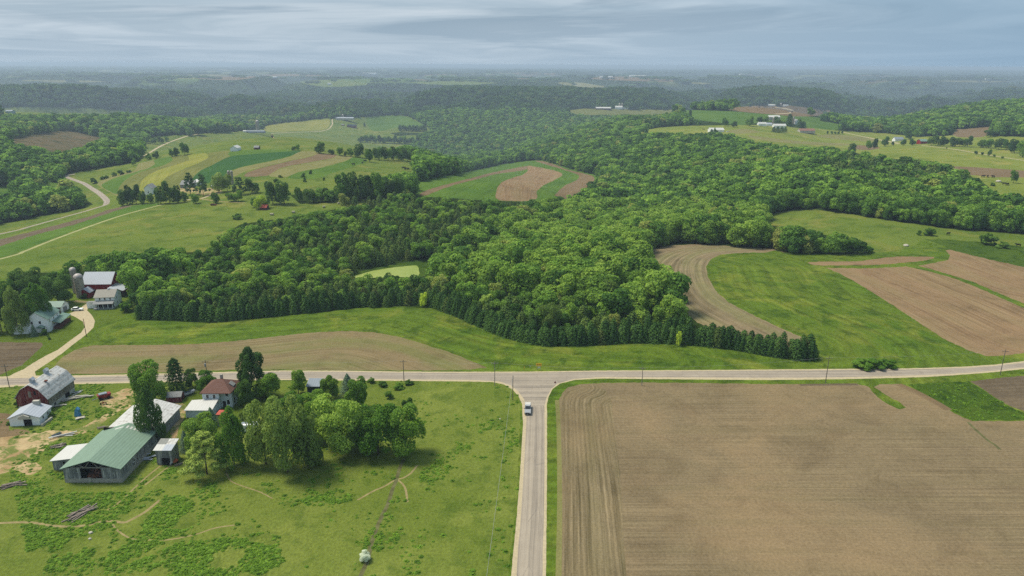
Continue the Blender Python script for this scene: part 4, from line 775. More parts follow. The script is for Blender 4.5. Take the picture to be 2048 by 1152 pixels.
def scatter(r0, r1, step, thmax=0.80):
    n = int(2 * r1 / step) + 1; g = np.arange(-n // 2, n // 2 + 1) * step
    X, Y = np.meshgrid(g, g[g > 0], indexing='ij')
    X = X.ravel() + (RNG.random(X.size) - 0.5) * step * 0.9; Y = Y.ravel() + (RNG.random(Y.size) - 0.5) * step * 0.9
    D = np.hypot(X, Y); k = (D >= r0) & (D < r1) & (np.abs(np.arctan2(X, Y)) < thmax)
    return X[k], Y[k]
def visible(X, Y, top):
    """is the point `top` metres above the ground at X, Y seen over the terrain from the camera?"""
    th = np.arctan2(X, Y); D = np.hypot(X, Y); z = height(X, Y) + top; ok = np.ones(len(X), bool)
    for t in np.linspace(0.12, 0.985, 26):
        ok &= hpolar(th, np.log(D * t)) < CAMH + (z - CAMH) * t + 0.5
    return ok
WX, WY, WH, WW, WK, WL = [], [], [], [], [], []       # x, y, height, width, kind, lod
farmy = {'pond_bank'}
for r0, r1, step, lod, hh in ((250, 620, 4.1, 1, 11.5), (620, 1250, 7.6, 2, 13.0), (1250, 2700, 10.5, 2, 14.0), (2700, 5200, 19.0, 3, 14.0)):
    X, Y = scatter(r0, r1, step); Z = height(X, Y); n = len(X)
    H = hh * (0.62 + 0.76 * RNG.random(n))
    if r0 == 250:
        bx, by, _ = proj(np.column_stack([X, Y, Z])); P2 = np.stack([bx, by], 1); H = np.where(inpoly(P2, BRIGHT), H * 1.08, np.where(inpoly(P2, MIXED), H * 0.68, H))
    bx, by, bz = proj(np.column_stack([X, Y, Z])); tx, ty, _ = proj(np.column_stack([X, Y, Z + H * 0.8]))
    lx, ly, _ = proj(np.column_stack([X, Y, Z + H * 0.45]))
    inframe = (bx > -480) & (bx < 2530) & (by < 1150)
    ok = inframe & (openat(bx, by) == 0) & (openat(tx, ty) == 0) & (openat(lx, ly) == 0)
    # hidden ground may look as if it lay on a field: judge that from the field outlines on the ground instead
    hid = inframe & ~visible(X, Y, H * 0.8)
    TL = np.stack([np.arctan2(X, Y), np.log(np.hypot(X, Y))], 1); inf = np.zeros(n, bool)
    for f in FIELDS: inf |= inpoly(TL, f['tl'])
    ok = np.where(hid, inframe & ~inf, ok & ~inf)
    if r1 > 3000:                                    # leave the farms on the distant ridge tops open
        ok &= ~((fbm(X / 1300, Y / 1300, 77, 4) > 0.53) & (Z > -30))
    X, Y, Z, H, bx, by = X[ok], Y[ok], Z[ok], H[ok], bx[ok], by[ok]; n = len(X)
    P2 = np.stack([bx, by], 1); br = inpoly(P2, BRIGHT); mx = inpoly(P2, MIXED) & ~br; cf = inpoly(P2, CONIF)
    kind = np.full(n, 0); u = RNG.random(n); nz = fbm(X / 45, Y / 45, 31, 3)
    kind[br] = np.where(u[br] < 0.74, 1, 0); kind[mx] = np.where(u[mx] < np.where(nz[mx] > 0.5, 0.42, 0.8), 2, np.where(u[mx] < 0.9, 0, 1)); kind[cf] = np.where(u[cf] < 0.8, 2, 0)
    if lod == 3: kind[:] = 3
    W = np.where(kind == 2, H * 0.66, H * (0.8 + 0.34 * RNG.random(n)) + (0 if r0 == 250 else 1.2)); H = np.where(kind == 2, H * 0.9, H)
    if r0 == 250:
        W = np.where(kind == 1, W * 1.05, W)
        thin = RNG.random(n) < np.where(br, 0.52, np.where(mx, 0.2, 0.44))
        X, Y, H, W, kind = X[~thin], Y[~thin], H[~thin], W[~thin], kind[~thin]
    WX.append(X); WY.append(Y); WH.append(H); WW.append(W); WK.append(kind); WL.append(np.full(len(X), lod))
WX, WY, WH, WW, WK, WL = map(np.concatenate, (WX, WY, WH, WW, WK, WL))
for tx_, ty_, tr_ in TREES:
    k = np.hypot(WX - tx_, WY - ty_) > tr_ * 0.9; WX, WY, WH, WW, WK, WL = (a[k] for a in (WX, WY, WH, WW, WK, WL))
# front edge of the plantation: a hedge like double row of young spruces, every one an object
EDGE = [(276, 638), (340, 639), (420, 643), (480, 638.5), (560, 630.5), (640, 622.5), (720, 613.5), (800, 610.5), (855, 612), (905, 629), (955, 651), (1015, 675), (1078, 689), (1150, 690), (1200, 688), (1260, 684), (1320, 685.5), (1400, 690), (1480, 700), (1540, 711), (1600, 720), (1630, 721)]
E = px_to_xy(densify(EDGE, False, 6, True)); seg = np.hypot(*np.diff(E, axis=0).T); cum = np.concatenate([[0], np.cumsum(seg)])
spr = []
for row, (off, sp) in enumerate(((0.8, 2.45), (3.4, 2.8))):
    for s in np.arange(0.5, cum[-1], sp):
        s2 = s + (row * 1.6) + (RNG.random() - 0.5) * 2.0
        if RNG.random() < 0.03: continue
        x = np.interp(s2, cum, E[:, 0]); y = np.interp(s2, cum, E[:, 1]); i = min(len(E) - 2, int(np.searchsorted(cum, s2)) - 1); d = E[max(i, 0) + 1] - E[max(i, 0)]; d = d / (np.linalg.norm(d) + 1e-9)
        spr.append((x - d[1] * off, y + d[0] * off, row))
for x, y, row in spr:
    k = np.hypot(WX - x, WY - y) > np.where(WK == 2, 2.6, 2.2 + 0.5 * WW); WX, WY, WH, WW, WK, WL = (a[k] for a in (WX, WY, WH, WW, WK, WL))
for i, (x, y, row) in enumerate(spr):
    h = (5.7 + 3.0 * random.random() ** 1.3 + 0.9 * row) * (0.85 + 0.3 * float(fbm(np.array([x / 25]), np.array([y / 25]), 8, 2)[0])); w = 4.3 + 1.6 * random.random()
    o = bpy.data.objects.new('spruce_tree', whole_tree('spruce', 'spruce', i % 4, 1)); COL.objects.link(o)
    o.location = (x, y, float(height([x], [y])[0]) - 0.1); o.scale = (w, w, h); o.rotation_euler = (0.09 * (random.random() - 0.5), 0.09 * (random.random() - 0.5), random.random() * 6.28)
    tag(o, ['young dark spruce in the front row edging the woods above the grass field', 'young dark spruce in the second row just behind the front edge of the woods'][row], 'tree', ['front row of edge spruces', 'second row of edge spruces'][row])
log('spruces', len(spr), 'woods', len(WX), [(k, int((WK == k).sum())) for k in range(4)])
KIND = [('round', 'wood'), ('round', 'bright'), ('spruce', 'conif'), ('round', 'woodfar')]
D = np.hypot(WX, WY); vis = visible(WX, WY, WH * 0.85); bx, by, _ = proj(np.column_stack([WX, WY, height(WX, WY)])); inf = (bx > -20) & (bx < 2068)
score = np.where(vis & inf, WH / D, 0); taken = np.zeros(len(WX), bool)
for kinds, lim, nm in (((0, 1), 295, 'woodland_tree'), ((2,), 60, 'plantation_conifer')):
    c = np.nonzero(np.isin(WK, kinds))[0]; c = c[np.argsort(-score[c])][:lim]; c = c[score[c] > 0]; taken[c] = True
    for i in c:
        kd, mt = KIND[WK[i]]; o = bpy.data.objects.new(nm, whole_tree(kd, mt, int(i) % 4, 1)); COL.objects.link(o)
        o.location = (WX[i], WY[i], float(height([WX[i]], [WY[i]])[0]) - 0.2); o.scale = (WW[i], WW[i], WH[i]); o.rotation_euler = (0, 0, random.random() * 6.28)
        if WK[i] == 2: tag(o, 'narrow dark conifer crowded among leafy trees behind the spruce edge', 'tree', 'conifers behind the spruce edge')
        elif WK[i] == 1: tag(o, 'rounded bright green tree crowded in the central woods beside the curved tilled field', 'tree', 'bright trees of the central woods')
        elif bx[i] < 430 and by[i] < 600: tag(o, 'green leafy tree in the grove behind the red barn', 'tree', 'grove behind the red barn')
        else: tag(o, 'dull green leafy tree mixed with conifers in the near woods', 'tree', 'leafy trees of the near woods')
def scatter_object(name, X, Y, Z, scl, proto, protos, label, cat, rz=None):
    """one object that stands its sprays or trees on its own points (geometry nodes)"""
    pc = bpy.data.collections.new(name + '_kinds')
    for i, me in enumerate(protos):
        o = bpy.data.objects.new('%s_kind_%02d' % (name, i), me); pc.objects.link(o)
    me = bpy.data.meshes.new(name); me.vertices.add(len(X)); me.vertices.foreach_set('co', np.column_stack([X, Y, Z]).astype(np.float32).ravel())
    a = me.attributes.new('proto', 'INT', 'POINT'); a.data.foreach_set('value', proto.astype(np.int32))
    a = me.attributes.new('scl', 'FLOAT_VECTOR', 'POINT'); a.data.foreach_set('vector', scl.astype(np.float32).ravel())
    rot = np.zeros((len(X), 3)); rot[:, 2] = RNG.random(len(X)) * 6.283 if rz is None else rz
    a = me.attributes.new('rot', 'FLOAT_VECTOR', 'POINT'); a.data.foreach_set('vector', rot.astype(np.float32).ravel())
    me.update(); ob = bpy.data.objects.new(name, me); COL.objects.link(ob)
    g = bpy.data.node_groups.new(name, 'GeometryNodeTree'); g.interface.new_socket('Geometry', in_out='INPUT', socket_type='NodeSocketGeometry'); g.interface.new_socket('Geometry', in_out='OUTPUT', socket_type='NodeSocketGeometry')
    N = g.nodes; L = g.links.new; gi = N.new('NodeGroupInput'); go = N.new('NodeGroupOutput'); iop = N.new('GeometryNodeInstanceOnPoints'); ci = N.new('GeometryNodeCollectionInfo')
    ci.inputs['Collection'].default_value = pc; ci.inputs['Separate Children'].default_value = True; ci.inputs['Reset Children'].default_value = True
    def na(nm, ty):
        n = N.new('GeometryNodeInputNamedAttribute'); n.data_type = ty; n.inputs['Name'].default_value = nm; return n.outputs['Attribute']
    L(gi.outputs[0], iop.inputs['Points']); L(ci.outputs[0], iop.inputs['Instance']); iop.inputs['Pick Instance'].default_value = True
    L(na('proto', 'INT'), iop.inputs['Instance Index']); L(na('scl', 'FLOAT_VECTOR'), iop.inputs['Scale'])
    e2r = N.new('FunctionNodeEulerToRotation'); L(na('rot', 'FLOAT_VECTOR'), e2r.inputs[0]); L(e2r.outputs[0], iop.inputs['Rotation'])
    L(iop.outputs[0], go.inputs[0]); md = ob.modifiers.new('scatter', 'NODES'); md.node_group = g
    return tag(ob, label, cat, kind='stuff')
def clump_mesh(seed):
    """a clump of a dozen distant tree crowns"""
    rng = np.random.default_rng(seed); VV = []; TT = []
    for i in range(9):
        V, t = decid(seed * 50 + i, 70, 0.2, 8, low=0.1); w = 0.34 + 0.14 * rng.random(); h = 0.75 + 0.35 * rng.random(); c = (rng.random(2) - 0.5) * 0.95
        V = V * np.array([w, w, h]); V[:, 0] += c[0]; V[:, 1] += c[1]; VV.append(V); TT.append(np.clip(t * 0.7 + 0.3 * rng.random(), 0, 1))
    return leaf_mesh('clump', np.concatenate(VV), np.concatenate(TT), FM['woodfar'])
PROT = []; PIX = {}
for k, (kd, mt) in enumerate(KIND[:3]):
    for lod in (1, 2):
        PIX[(k, lod)] = len(PROT); PROT += [crown(kd, mt, v, lod) for v in range(4)]
PIX[(3, 3)] = len(PROT); PROT += [clump_mesh(s) for s in range(4)]
r = ~taken
pid = np.array([PIX[(int(k), int(l))] for k, l in zip(WK[r], WL[r])]) + RNG.integers(0, 4, r.sum())
cl = WK[r] == 3; scl = np.column_stack([np.where(cl, 23.0, WW[r]), np.where(cl, 23.0, WW[r]), WH[r]])
scatter_object('woods', WX[r], WY[r], height(WX[r], WY[r]) - 0.3, scl, pid, PROT, 'dense mixed woods filling the ravine and covering the ridges beyond', 'woods')
# tree lines and far farm groves on the plateau: too far off to count
X, Y = scatter(5200, 20000, 90.0, 0.75); k = (fbm(X / 420, Y / 420, 55, 3) > 0.56) | (RNG.random(len(X)) < 0.14); X, Y = X[k], Y[k]
sz = 40 + 50 * RNG.random(len(X)); scatter_object('distant_woods', X, Y, height(X, Y) - 1, np.column_stack([sz * 1.6, sz * 0.7, 10 + 6 * RNG.random(len(X))]), RNG.integers(0, 4, len(X)), PROT[-4:], 'hazy tree lines and woodlots on the far plateau', 'woods')
log('woods done', int(r.sum()), len(X))

# ------------------------------------------------------------------ weeds in the foreground pasture and verges
def weed_mesh(seed, n=46):
    rng = np.random.default_rng(seed); a = rng.random(n) * 6.283; q = np.sqrt(rng.random(n)); P = np.stack([np.cos(a) * q * 0.5, np.sin(a) * q * 0.5, (1 - q ** 2) * 0.7 * (0.5 + 0.5 * rng.random(n)) + 0.05], 1)
    N_ = P * np.array([1.3, 1.3, 1.2]) + 0.5 * rng.normal(size=P.shape) + np.array([0, 0, 0.3])
    return leaf_mesh('weed', quads(P, N_, 0.3, rng, 0.6), rng.random(n), FM['weed'])
fx = np.array(FIELDS, dtype=object)
def in_named(X, Y, names):
    TL = np.stack([np.arctan2(X, Y), np.log(np.hypot(X, Y))], 1); lab = np.full(len(X), -1)
    for i, f in enumerate(FIELDS): lab[inpoly(TL, f['tl'])] = i
    return lab
WD = fwd([(-300, 960), (0, 945), (60, 955), (110, 960), (130, 985), (260, 985), (330, 930), (380, 950), (450, 960), (560, 960), (640, 985), (560, 1000), (470, 1010), (420, 1040), (350, 1070), (200, 1152), (-300, 1152)])
WE = fwd([(200, 1152), (360, 1085), (470, 1075), (560, 1100), (580, 1152), (560, 1300), (100, 1300)])
WF = fwd([(600, 1000), (690, 975), (740, 980), (700, 1005), (620, 1012)])
WG = fwd([(770, 1010), (800, 965), (860, 930), (1035, 790), (1035, 900), (900, 940), (830, 1010), (800, 1070), (760, 1152), (700, 1152), (730, 1080)])
n = 220000; A = (RNG.random(n) - 0.5) * 1.35; Dr = np.exp(math.log(118) + RNG.random(n) * math.log(2.4)); X = np.sin(A) * Dr; Y = np.cos(A) * Dr
bx, by, _ = proj(np.column_stack([X, Y, height(X, Y)])); P2 = np.stack([bx, by], 1)
nz = fbm(X / 7, Y / 7, 91, 3); dens = np.full(n, 0.0)
past = in_named(X, Y, None); pi = [i for i, f in enumerate(FIELDS) if f['mat'] == 'pasture']; di = [i for i, f in enumerate(FIELDS) if f['name'] in ('dirt_yard',)]; vi = [i for i, f in enumerate(FIELDS) if f['mat'] in ('darkgrass',)]
ip = np.isin(past, pi)
dens[ip] = 0.06 * (nz[ip] > 0.5); dens[inpoly(P2, WD) & ip] = 0.8; dens[inpoly(P2, WE) & ip] = 0.8; dens[inpoly(P2, WF) & ip] = 0.9; dens[inpoly(P2, WG) & ip] = 0.3
dens[ip & (bx < 330) & (by < 960)] = 0.5
dens = dens * sstep(0.36, 0.66, nz); dens[np.isin(past, di)] = 0.18 * sstep(0.5, 0.6, nz[np.isin(past, di)]); dens[np.isin(past, vi)] = 0.2
k = RNG.random(n) < dens; X, Y = X[k], Y[k]; s = 0.32 + 0.8 * RNG.random(len(X)) ** 2.2
scatter_object('weeds', X, Y, height(X, Y) - 0.05, np.column_stack([s * 1.3, s * 1.3, s * 0.55]), RNG.integers(0, 3, len(X)), [weed_mesh(i) for i in range(3)], 'leafy weed clumps spread over the rough pasture', 'weeds')
log('weeds', len(X))
# ------------------------------------------------------------------ building materials
def board_mat(name, cols, scale=3.0, rough=0.9, stretch=(1, 1, 0.06)):
    m = NT(name, rough, 0.1); a = m.noise(scale, 3, 0.7, vec=m.map(stretch)); b = m.noise(0.6, 3)
    f = m.math('ADD', m.math('MULTIPLY', a, 0.75), m.math('MULTIPLY', b, 0.25)); n = len(cols)
    return m.done(m.ramp(f, [(0.36 + 0.28 * i / max(1, n - 1), c) for i, c in enumerate(cols)]))
def metal_roof(name, col, seam=1.1, var=0.12, rough=0.55, rust=None, axis=0):
    m = NT(name, rough, 0.3); sep = m.node('ShaderNodeSeparateXYZ', {0: m.tc}, out=axis)
    w = m.math('SINE', m.math('MULTIPLY', sep, 6.283 / 0.8)); r = m.noise(0.7, 5, 0.75, vec=m.map((2.2, 0.5, 1)))
    c = m.ramp(r, [(0.3, tuple(v * (1 - var) for v in col[:3]) + (1,)), (0.7, tuple(min(1, v * (1 + var)) for v in col[:3]) + (1,))])
    if rust: c = m.mix(m.ramp(m.noise(0.9, 5, 0.7, vec=m.map((1, 1, 1))), [(0.5, 0.0), (0.66, 0.75)]), c, rust)
    c = m.mix(0.5, c, m.ramp(w, [(0.86, 1.0), (0.97, 0.78)]), 'MULTIPLY'); m.bump(w, 0.25, 0.05)
    return m.done(c)
B = {
    'white': plain('white_siding', S(236, 238, 236, 0.95), 0.6, 0.2, var=0.05, scale=1.0),
    'cream': plain('pale_block_wall', S(214, 210, 196), 0.85, 0.1, var=0.12, scale=1.0),
    'greyboard': board_mat('weathered_boards', [S(92, 96, 98), S(150, 152, 152), S(206, 204, 198)], 2.2),
    'barnboard': board_mat('grey_barn_boards', [S(110, 104, 96), S(150, 142, 128), S(182, 172, 154)], 2.0),
    'oldred': board_mat('faded_red_boards', [S(92, 38, 38), S(136, 58, 54), S(172, 130, 116)], 2.5),
    'red': board_mat('red_painted_boards', [S(136, 36, 36), S(164, 48, 48), S(176, 64, 62)], 2.0),
    'blue': plain('pale_blue_siding', S(206, 218, 224, 0.9), 0.65, 0.2, var=0.06, scale=1.0),
    'concrete': plain('old_concrete', S(186, 182, 170), 0.9, 0.1, var=0.2, scale=1.2),
    'stave': plain('silo_staves', S(190, 182, 164), 0.9, 0.1, var=0.2, scale=0.8),
    'dome': plain('silo_dome_metal', S(206, 196, 190), 0.45, 0.4, var=0.15, scale=0.8),
    'tin': metal_roof('weathered_tin_roof', S(226, 226, 222), var=0.16, rust=S(150, 140, 128)),
    'tin2': metal_roof('bright_tin_roof', S(196, 204, 214), var=0.06),
    'whitetin': metal_roof('white_metal_roof', S(228, 228, 222), var=0.05),
    'green': metal_roof('green_metal_roof', S(138, 166, 144), var=0.12),
    'dgreen': metal_roof('worn_green_roof', S(126, 158, 142), var=0.18),
    'patch': metal_roof('grey_tin_panel', S(150, 152, 146), var=0.15),
    'shingle': plain('brown_shingles', S(130, 98, 87), 0.9, 0.1, var=0.12, scale=1.4, stretch=(1, 1, 4)),
    'greyshingle': plain('grey_shingles', S(178, 174, 162), 0.9, 0.1, var=0.1, scale=1.4),
    'porchgrey': plain('grey_porch_roof', S(160, 162, 160), 0.85, 0.1, var=0.1),
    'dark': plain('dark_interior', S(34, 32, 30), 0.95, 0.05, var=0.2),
    'glass': plain('dark_window_glass', S(42, 48, 54), 0.15, 0.5, var=0.1),
    'brown': plain('brown_wood', S(112, 66, 54), 0.85, 0.15, var=0.2, scale=2.5),
    'salmon': plain('red_canopy', S(214, 104, 86), 0.7, 0.2, var=0.06),
    'steel': plain('galvanised_steel', S(170, 176, 178), 0.4, 0.5, var=0.1),
    'rust': plain('rusted_metal', S(128, 76, 58), 0.9, 0.1, var=0.3, scale=2.5),
    'mred': plain('red_machine_paint', S(150, 38, 34), 0.5, 0.4, var=0.15),
    'black': plain('black_rubber', S(30, 30, 30), 0.8, 0.2, var=0.1),
    'slate': plain('blue_grey_boards', S(64, 78, 88), 0.85, 0.1, var=0.15, scale=2.0),
    'greytin': metal_roof('grey_blue_tin', S(150, 162, 174), var=0.08),
    'pole': plain('weathered_pole_wood', S(126, 120, 110), 0.9, 0.1, var=0.2, stretch=(4, 4, 0.4)),
    'ltpole': plain('pale_pole_wood', S(160, 154, 144), 0.9, 0.1, var=0.15, stretch=(4, 4, 0.4)),
    'wire': plain('wire_metal', S(180, 182, 180), 0.5, 0.4, var=0.05),
    'orange': plain('orange_paint', S(214, 110, 60), 0.6, 0.3, var=0.08),
    'whitep': plain('white_plastic', S(232, 232, 228), 0.5, 0.3, var=0.05),
    'bluetarp': plain('blue_tarp', S(84, 158, 208), 0.6, 0.3, var=0.15, scale=2.0),
    'wood': board_mat('grey_old_timber', [S(112, 100, 90), S(150, 138, 126), S(186, 176, 164)], 2.0, stretch=(0.3, 3, 3)),
    'log': plain('split_firewood', S(168, 112, 80), 0.9, 0.1, var=0.35, scale=3.0),
    'silver': plain('silver_car_paint', S(176, 180, 184), 0.3, 0.6, var=0.03, scale=0.5),
    'bedwhite': plain('pale_load', S(226, 224, 216), 0.6, 0.2, var=0.08, scale=1.5),
    'yellow': plain('yellow_sign_face', S(250, 200, 50, 0.8), 0.5, 0.3, var=0.03),
    'stop': plain('stop_sign_red', S(186, 40, 36), 0.5, 0.3, var=0.03),
    'hay': plain('hay_bale', S(196, 190, 160), 0.95, 0.05, var=0.2, scale=3.0),
    'cow': plain('black_hide', S(36, 32, 30), 0.8, 0.2, var=0.1),
    'stone': plain('pale_stone', S(206, 200, 184), 0.9, 0.1, var=0.2, scale=2.5),
    'teal': plain('pale_teal_paint', S(170, 196, 190), 0.6, 0.3, var=0.05),
    'brownshingle2': plain('reddish_shingles', S(160, 120, 104), 0.9, 0.1, var=0.1),
    'chrome': plain('dark_grille', S(48, 50, 54), 0.4, 0.5, var=0.1),
    'lamp': plain('headlamp_glass', S(232, 234, 236), 0.2, 0.6, var=0.03),
}
class MB:
    """collects simple solids into one mesh"""
    def __init__(s): s.v = []; s.f = []; s.m = []; s.cur = 0
    def add(s, vs, fs):
        o = len(s.v); s.v += [tuple(map(float, v)) for v in vs]; s.f += [tuple(i + o for i in f) for f in fs]; s.m += [s.cur] * len(fs); return s
    def box(s, x0, y0, z0, x1, y1, z1):
        return s.add([(x0, y0, z0), (x1, y0, z0), (x1, y1, z0), (x0, y1, z0), (x0, y0, z1), (x1, y0, z1), (x1, y1, z1), (x0, y1, z1)], [(3, 2, 1, 0), (4, 5, 6, 7), (0, 1, 5, 4), (1, 2, 6, 5), (2, 3, 7, 6), (3, 0, 4, 7)])
    def prism(s, poly, a0, a1, axis='y'):
        """extrude a 2-D outline; axis y: outline in x,z from y=a0 to a1; axis x: outline in y,z"""
        n = len(poly); P = (lambda p, a: (p[0], a, p[1])) if axis == 'y' else (lambda p, a: (a, p[0], p[1])) if axis == 'x' else (lambda p, a: (p[0], p[1], a))
        vs = [P(p, a0) for p in poly] + [P(p, a1) for p in poly]
        return s.add(vs, [tuple(range(n))[::-1], tuple(range(n, 2 * n))] + [(i, (i + 1) % n, n + (i + 1) % n, n + i) for i in range(n)])
    def bar(s, p, q, w, h=None):
        p, q = Vector(p), Vector(q); h = h or w; d = (q - p).normalized(); u = d.cross(Vector((0, 0, 1)))
        if u.length < 1e-3: u = Vector((1, 0, 0))
        u.normalize(); v = d.cross(u); c = []
        for b in (p, q):
            for i, j in ((-1, -1), (1, -1), (1, 1), (-1, 1)): c.append(b + u * (i * w / 2) + v * (j * h / 2))
        return s.add(c, [(3, 2, 1, 0), (4, 5, 6, 7), (0, 1, 5, 4), (1, 2, 6, 5), (2, 3, 7, 6), (3, 0, 4, 7)])
    def tube(s, p, q, r0, r1=None, n=12):
        p, q = Vector(p), Vector(q); r1 = r0 if r1 is None else r1; d = (q - p).normalized(); u = d.cross(Vector((0.01, 0.02, 1) if abs(d.z) < 0.9 else (1, 0, 0))).normalized(); w = d.cross(u); c = []
        for b, r in ((p, r0), (q, r1)): c += [b + u * (r * math.cos(6.2832 * i / n)) + w * (r * math.sin(6.2832 * i / n)) for i in range(n)]
        return s.add(c, [tuple(range(n))[::-1], tuple(range(n, 2 * n))] + [(i, (i + 1) % n, n + (i + 1) % n, n + i) for i in range(n)])
    def lathe(s, prof, n=20, c=(0, 0)):
        vs = []; fs = []
        for r, z in prof: vs += [(c[0] + r * math.cos(6.2832 * i / n), c[1] + r * math.sin(6.2832 * i / n), z) for i in range(n)]
        for k in range(len(prof) - 1): fs += [(k * n + i, k * n + (i + 1) % n, (k + 1) * n + (i + 1) % n, (k + 1) * n + i) for i in range(n)]
        fs += [tuple(range(n))[::-1], tuple((len(prof) - 1) * n + i for i in range(n))]
        return s.add(vs, fs)
    def build(s, name, mats, parent=None, smooth=False): return mesh_obj(name, s.v, s.f, mats, parent, s.m if isinstance(mats, (list, tuple)) else None, smooth)
def wallbox(mb, x0, y0, x1, y1, z0, ze): return mb.box(x0, y0, z0, x1, y1, ze)
def base3(a, b, c=None, depth=None):
    """place from photograph points: a front left, b front right (ground), c back right.  Returns origin, heading, width, depth"""
    A, Bp = at(*a), at(*b); h = math.atan2(Bp.y - A.y, Bp.x - A.x); w = math.hypot(Bp.x - A.x, Bp.y - A.y)
    if c is not None:
        Cp = at(*c); d = (Cp.x - Bp.x) * -math.sin(h) + (Cp.y - Bp.y) * math.cos(h)
    else: d = depth
    A.z = min(A.z, Bp.z); return A, h, w, d
def house(name, label, cat, place, H, R, wall, roof, ridge='y', over=0.35, windows=(), doors=(), wall_name='wall', group=None, thick=0.14, gable=None, z0=-0.3):
    """gabled building: local x along the front, y to the back.  H eaves height, R ridge height, ridge along y or x.
    windows: (side, along, sill, width, height) with side f b l r"""
    A, h, w, d = place; r = empty(name, A, h, label, cat, group)
    mb = MB()
    if ridge == 'y': mb.prism([(0, z0), (w, z0), (w, H), (w / 2, R), (0, H)], 0, d, 'y')
    else: mb.prism([(0, z0), (d, z0), (d, H), (d / 2, R), (0, H)], 0, w, 'x')
    wl = mb.build(wall_name, B[wall] if isinstance(wall, str) else wall, r)
    rb = MB(); o = over; e = 0.02; span = w if ridge == 'y' else d; L = d if ridge == 'y' else w; sl = (R - H) / (span / 2); t = thick
    ax = 'y' if ridge == 'y' else 'x'
    rb.prism([(-o, H - o * sl + e), (span / 2, R + e), (span + o, H - o * sl + e), (span + o, H - o * sl + e + t), (span / 2, R + e + t), (-o, H - o * sl + e + t)], -o, L + o, ax)
    rf = rb.build('roof', B[roof], r)
    for sd, al, sill, ww, hh in windows: opening(r, sd, al, sill, ww, hh, w, d, 'window')
    for sd, al, sill, ww, hh in doors: opening(r, sd, al, sill, ww, hh, w, d, 'door')
    return r, rf, wl, w, d
def opening(r, sd, al, sill, ww, hh, w, d, nm, mat=None, frame=True):
    p = 0.05
    def bx(mb, u0, z0_, u1, z1_, t):
        if sd == 'f': mb.box(u0, -t, z0_, u1, 0.04, z1_)
        elif sd == 'b': mb.box(u0, d - 0.04, z0_, u1, d + t, z1_)
        elif sd == 'l': mb.box(-t, u0, z0_, 0.04, u1, z1_)
        else: mb.box(w - 0.04, u0, z0_, w + t, u1, z1_)
    mb = MB(); bx(mb, al, sill, al + ww, sill + hh, 0.03); o = mb.build(nm, mat or B['glass' if nm == 'window' else 'dark'], r)
    if frame and nm == 'window':
        fb = MB(); f = 0.1
        bx(fb, al - f, sill - f, al, sill + hh + f, p); bx(fb, al + ww, sill - f, al + ww + f, sill + hh + f, p); bx(fb, al, sill - f, al + ww, sill, p); bx(fb, al, sill + hh, al + ww, sill + hh + f, p)
        fb.build('frame', B['white'], o)
    return o

# ------------------------------------------------------------------ old red barn by the road
A, h, w, d = base3((37.5, 821), (97, 821), (144.5, 785)); d *= 1.1; w *= 1.04
print('barn', w, d, math.degrees(h))
r = empty('old_barn', A, h, 'old barn with faded red gable, grey board side and whitish tin gambrel roof', 'barn')
prof = [(0, 4.6), (w * 0.2, 7.2), (w / 2, 8.9), (w * 0.8, 7.2), (w, 4.6)]
mb = MB(); mb.prism([(0, 1.5), (w, 1.5), (w, 4.6)] + prof[::-1][1:-1] + [(0, 4.6)], 0.15, d - 0.15, 'y'); mb.build('side_wall', B['barnboard'], r)
mb = MB(); mb.prism([(0, 1.5), (w, 1.5), (w, 4.6)] + prof[::-1][1:-1] + [(0, 4.6)], -0.02, 0.148, 'y'); gb = mb.build('front_gable', B['oldred'], r)
mb = MB(); mb.box(w * 0.42, -0.06, 4.6, w * 0.42 + 0.9, -0.021, 6.6); mb.build('hay_door', B['barnboard'], gb)
mb = MB(); mb.box(w * 0.6, -0.06, 5.4, w * 0.6 + 0.7, -0.021, 6.7); mb.build('loft_opening', B['dark'], gb)
mb = MB(); mb.prism([(0, 1.5), (w, 1.5), (w, 4.6)] + prof[::-1][1:-1] + [(0, 4.6)], d - 0.148, d + 0.02, 'y'); mb.build('rear_gable', B['barnboard'], r)
mb = MB(); mb.box(0.1, 0.1, -0.5, w - 0.1, d - 0.1, 1.498); mb.build('foundation', B['cream'], r)
mb = MB(); t = 0.14; up = [(-0.4, 3.95)] + prof[1:-1] + [(w + 0.4, 3.95)]
mb.prism([(x, z + 0.02) for x, z in up] + [(x, z + t + 0.02) for x, z in up[::-1]], -0.5, d + 0.5, 'y'); rf = mb.build('roof', B['tin'], r)
for yy in (d * 0.13, d * 0.63):
    cu = MB(); cu.box(w / 2 - 0.55, yy - 0.55, 8.75, w / 2 + 0.55, yy + 0.55, 9.9); cu.prism([(w / 2 - 0.75, 9.9), (w / 2 + 0.75, 9.9), (w / 2, 10.6)], yy - 0.75, yy + 0.75, 'y'); cu.build('cupola', B['tin2'], rf)
mb = MB(); mb.box(w * 0.7, d * 0.3, 8.02, w * 0.7 + 0.8, d * 0.3 + 0.8, 8.3); mb.build('roof_hatch', B['rust'], rf)
mb = MB(); mb.box(w - 0.08, d * 0.62, 0.0, w + 0.04, d * 0.62 + 2.2, 1.46); mb.build('stable_door', B['dark'], r)
mb = MB(); mb.box(w - 0.08, d * 0.2, 0.5, w + 0.04, d * 0.2 + 0.8, 1.2); mb.build('window', B['glass'], r)
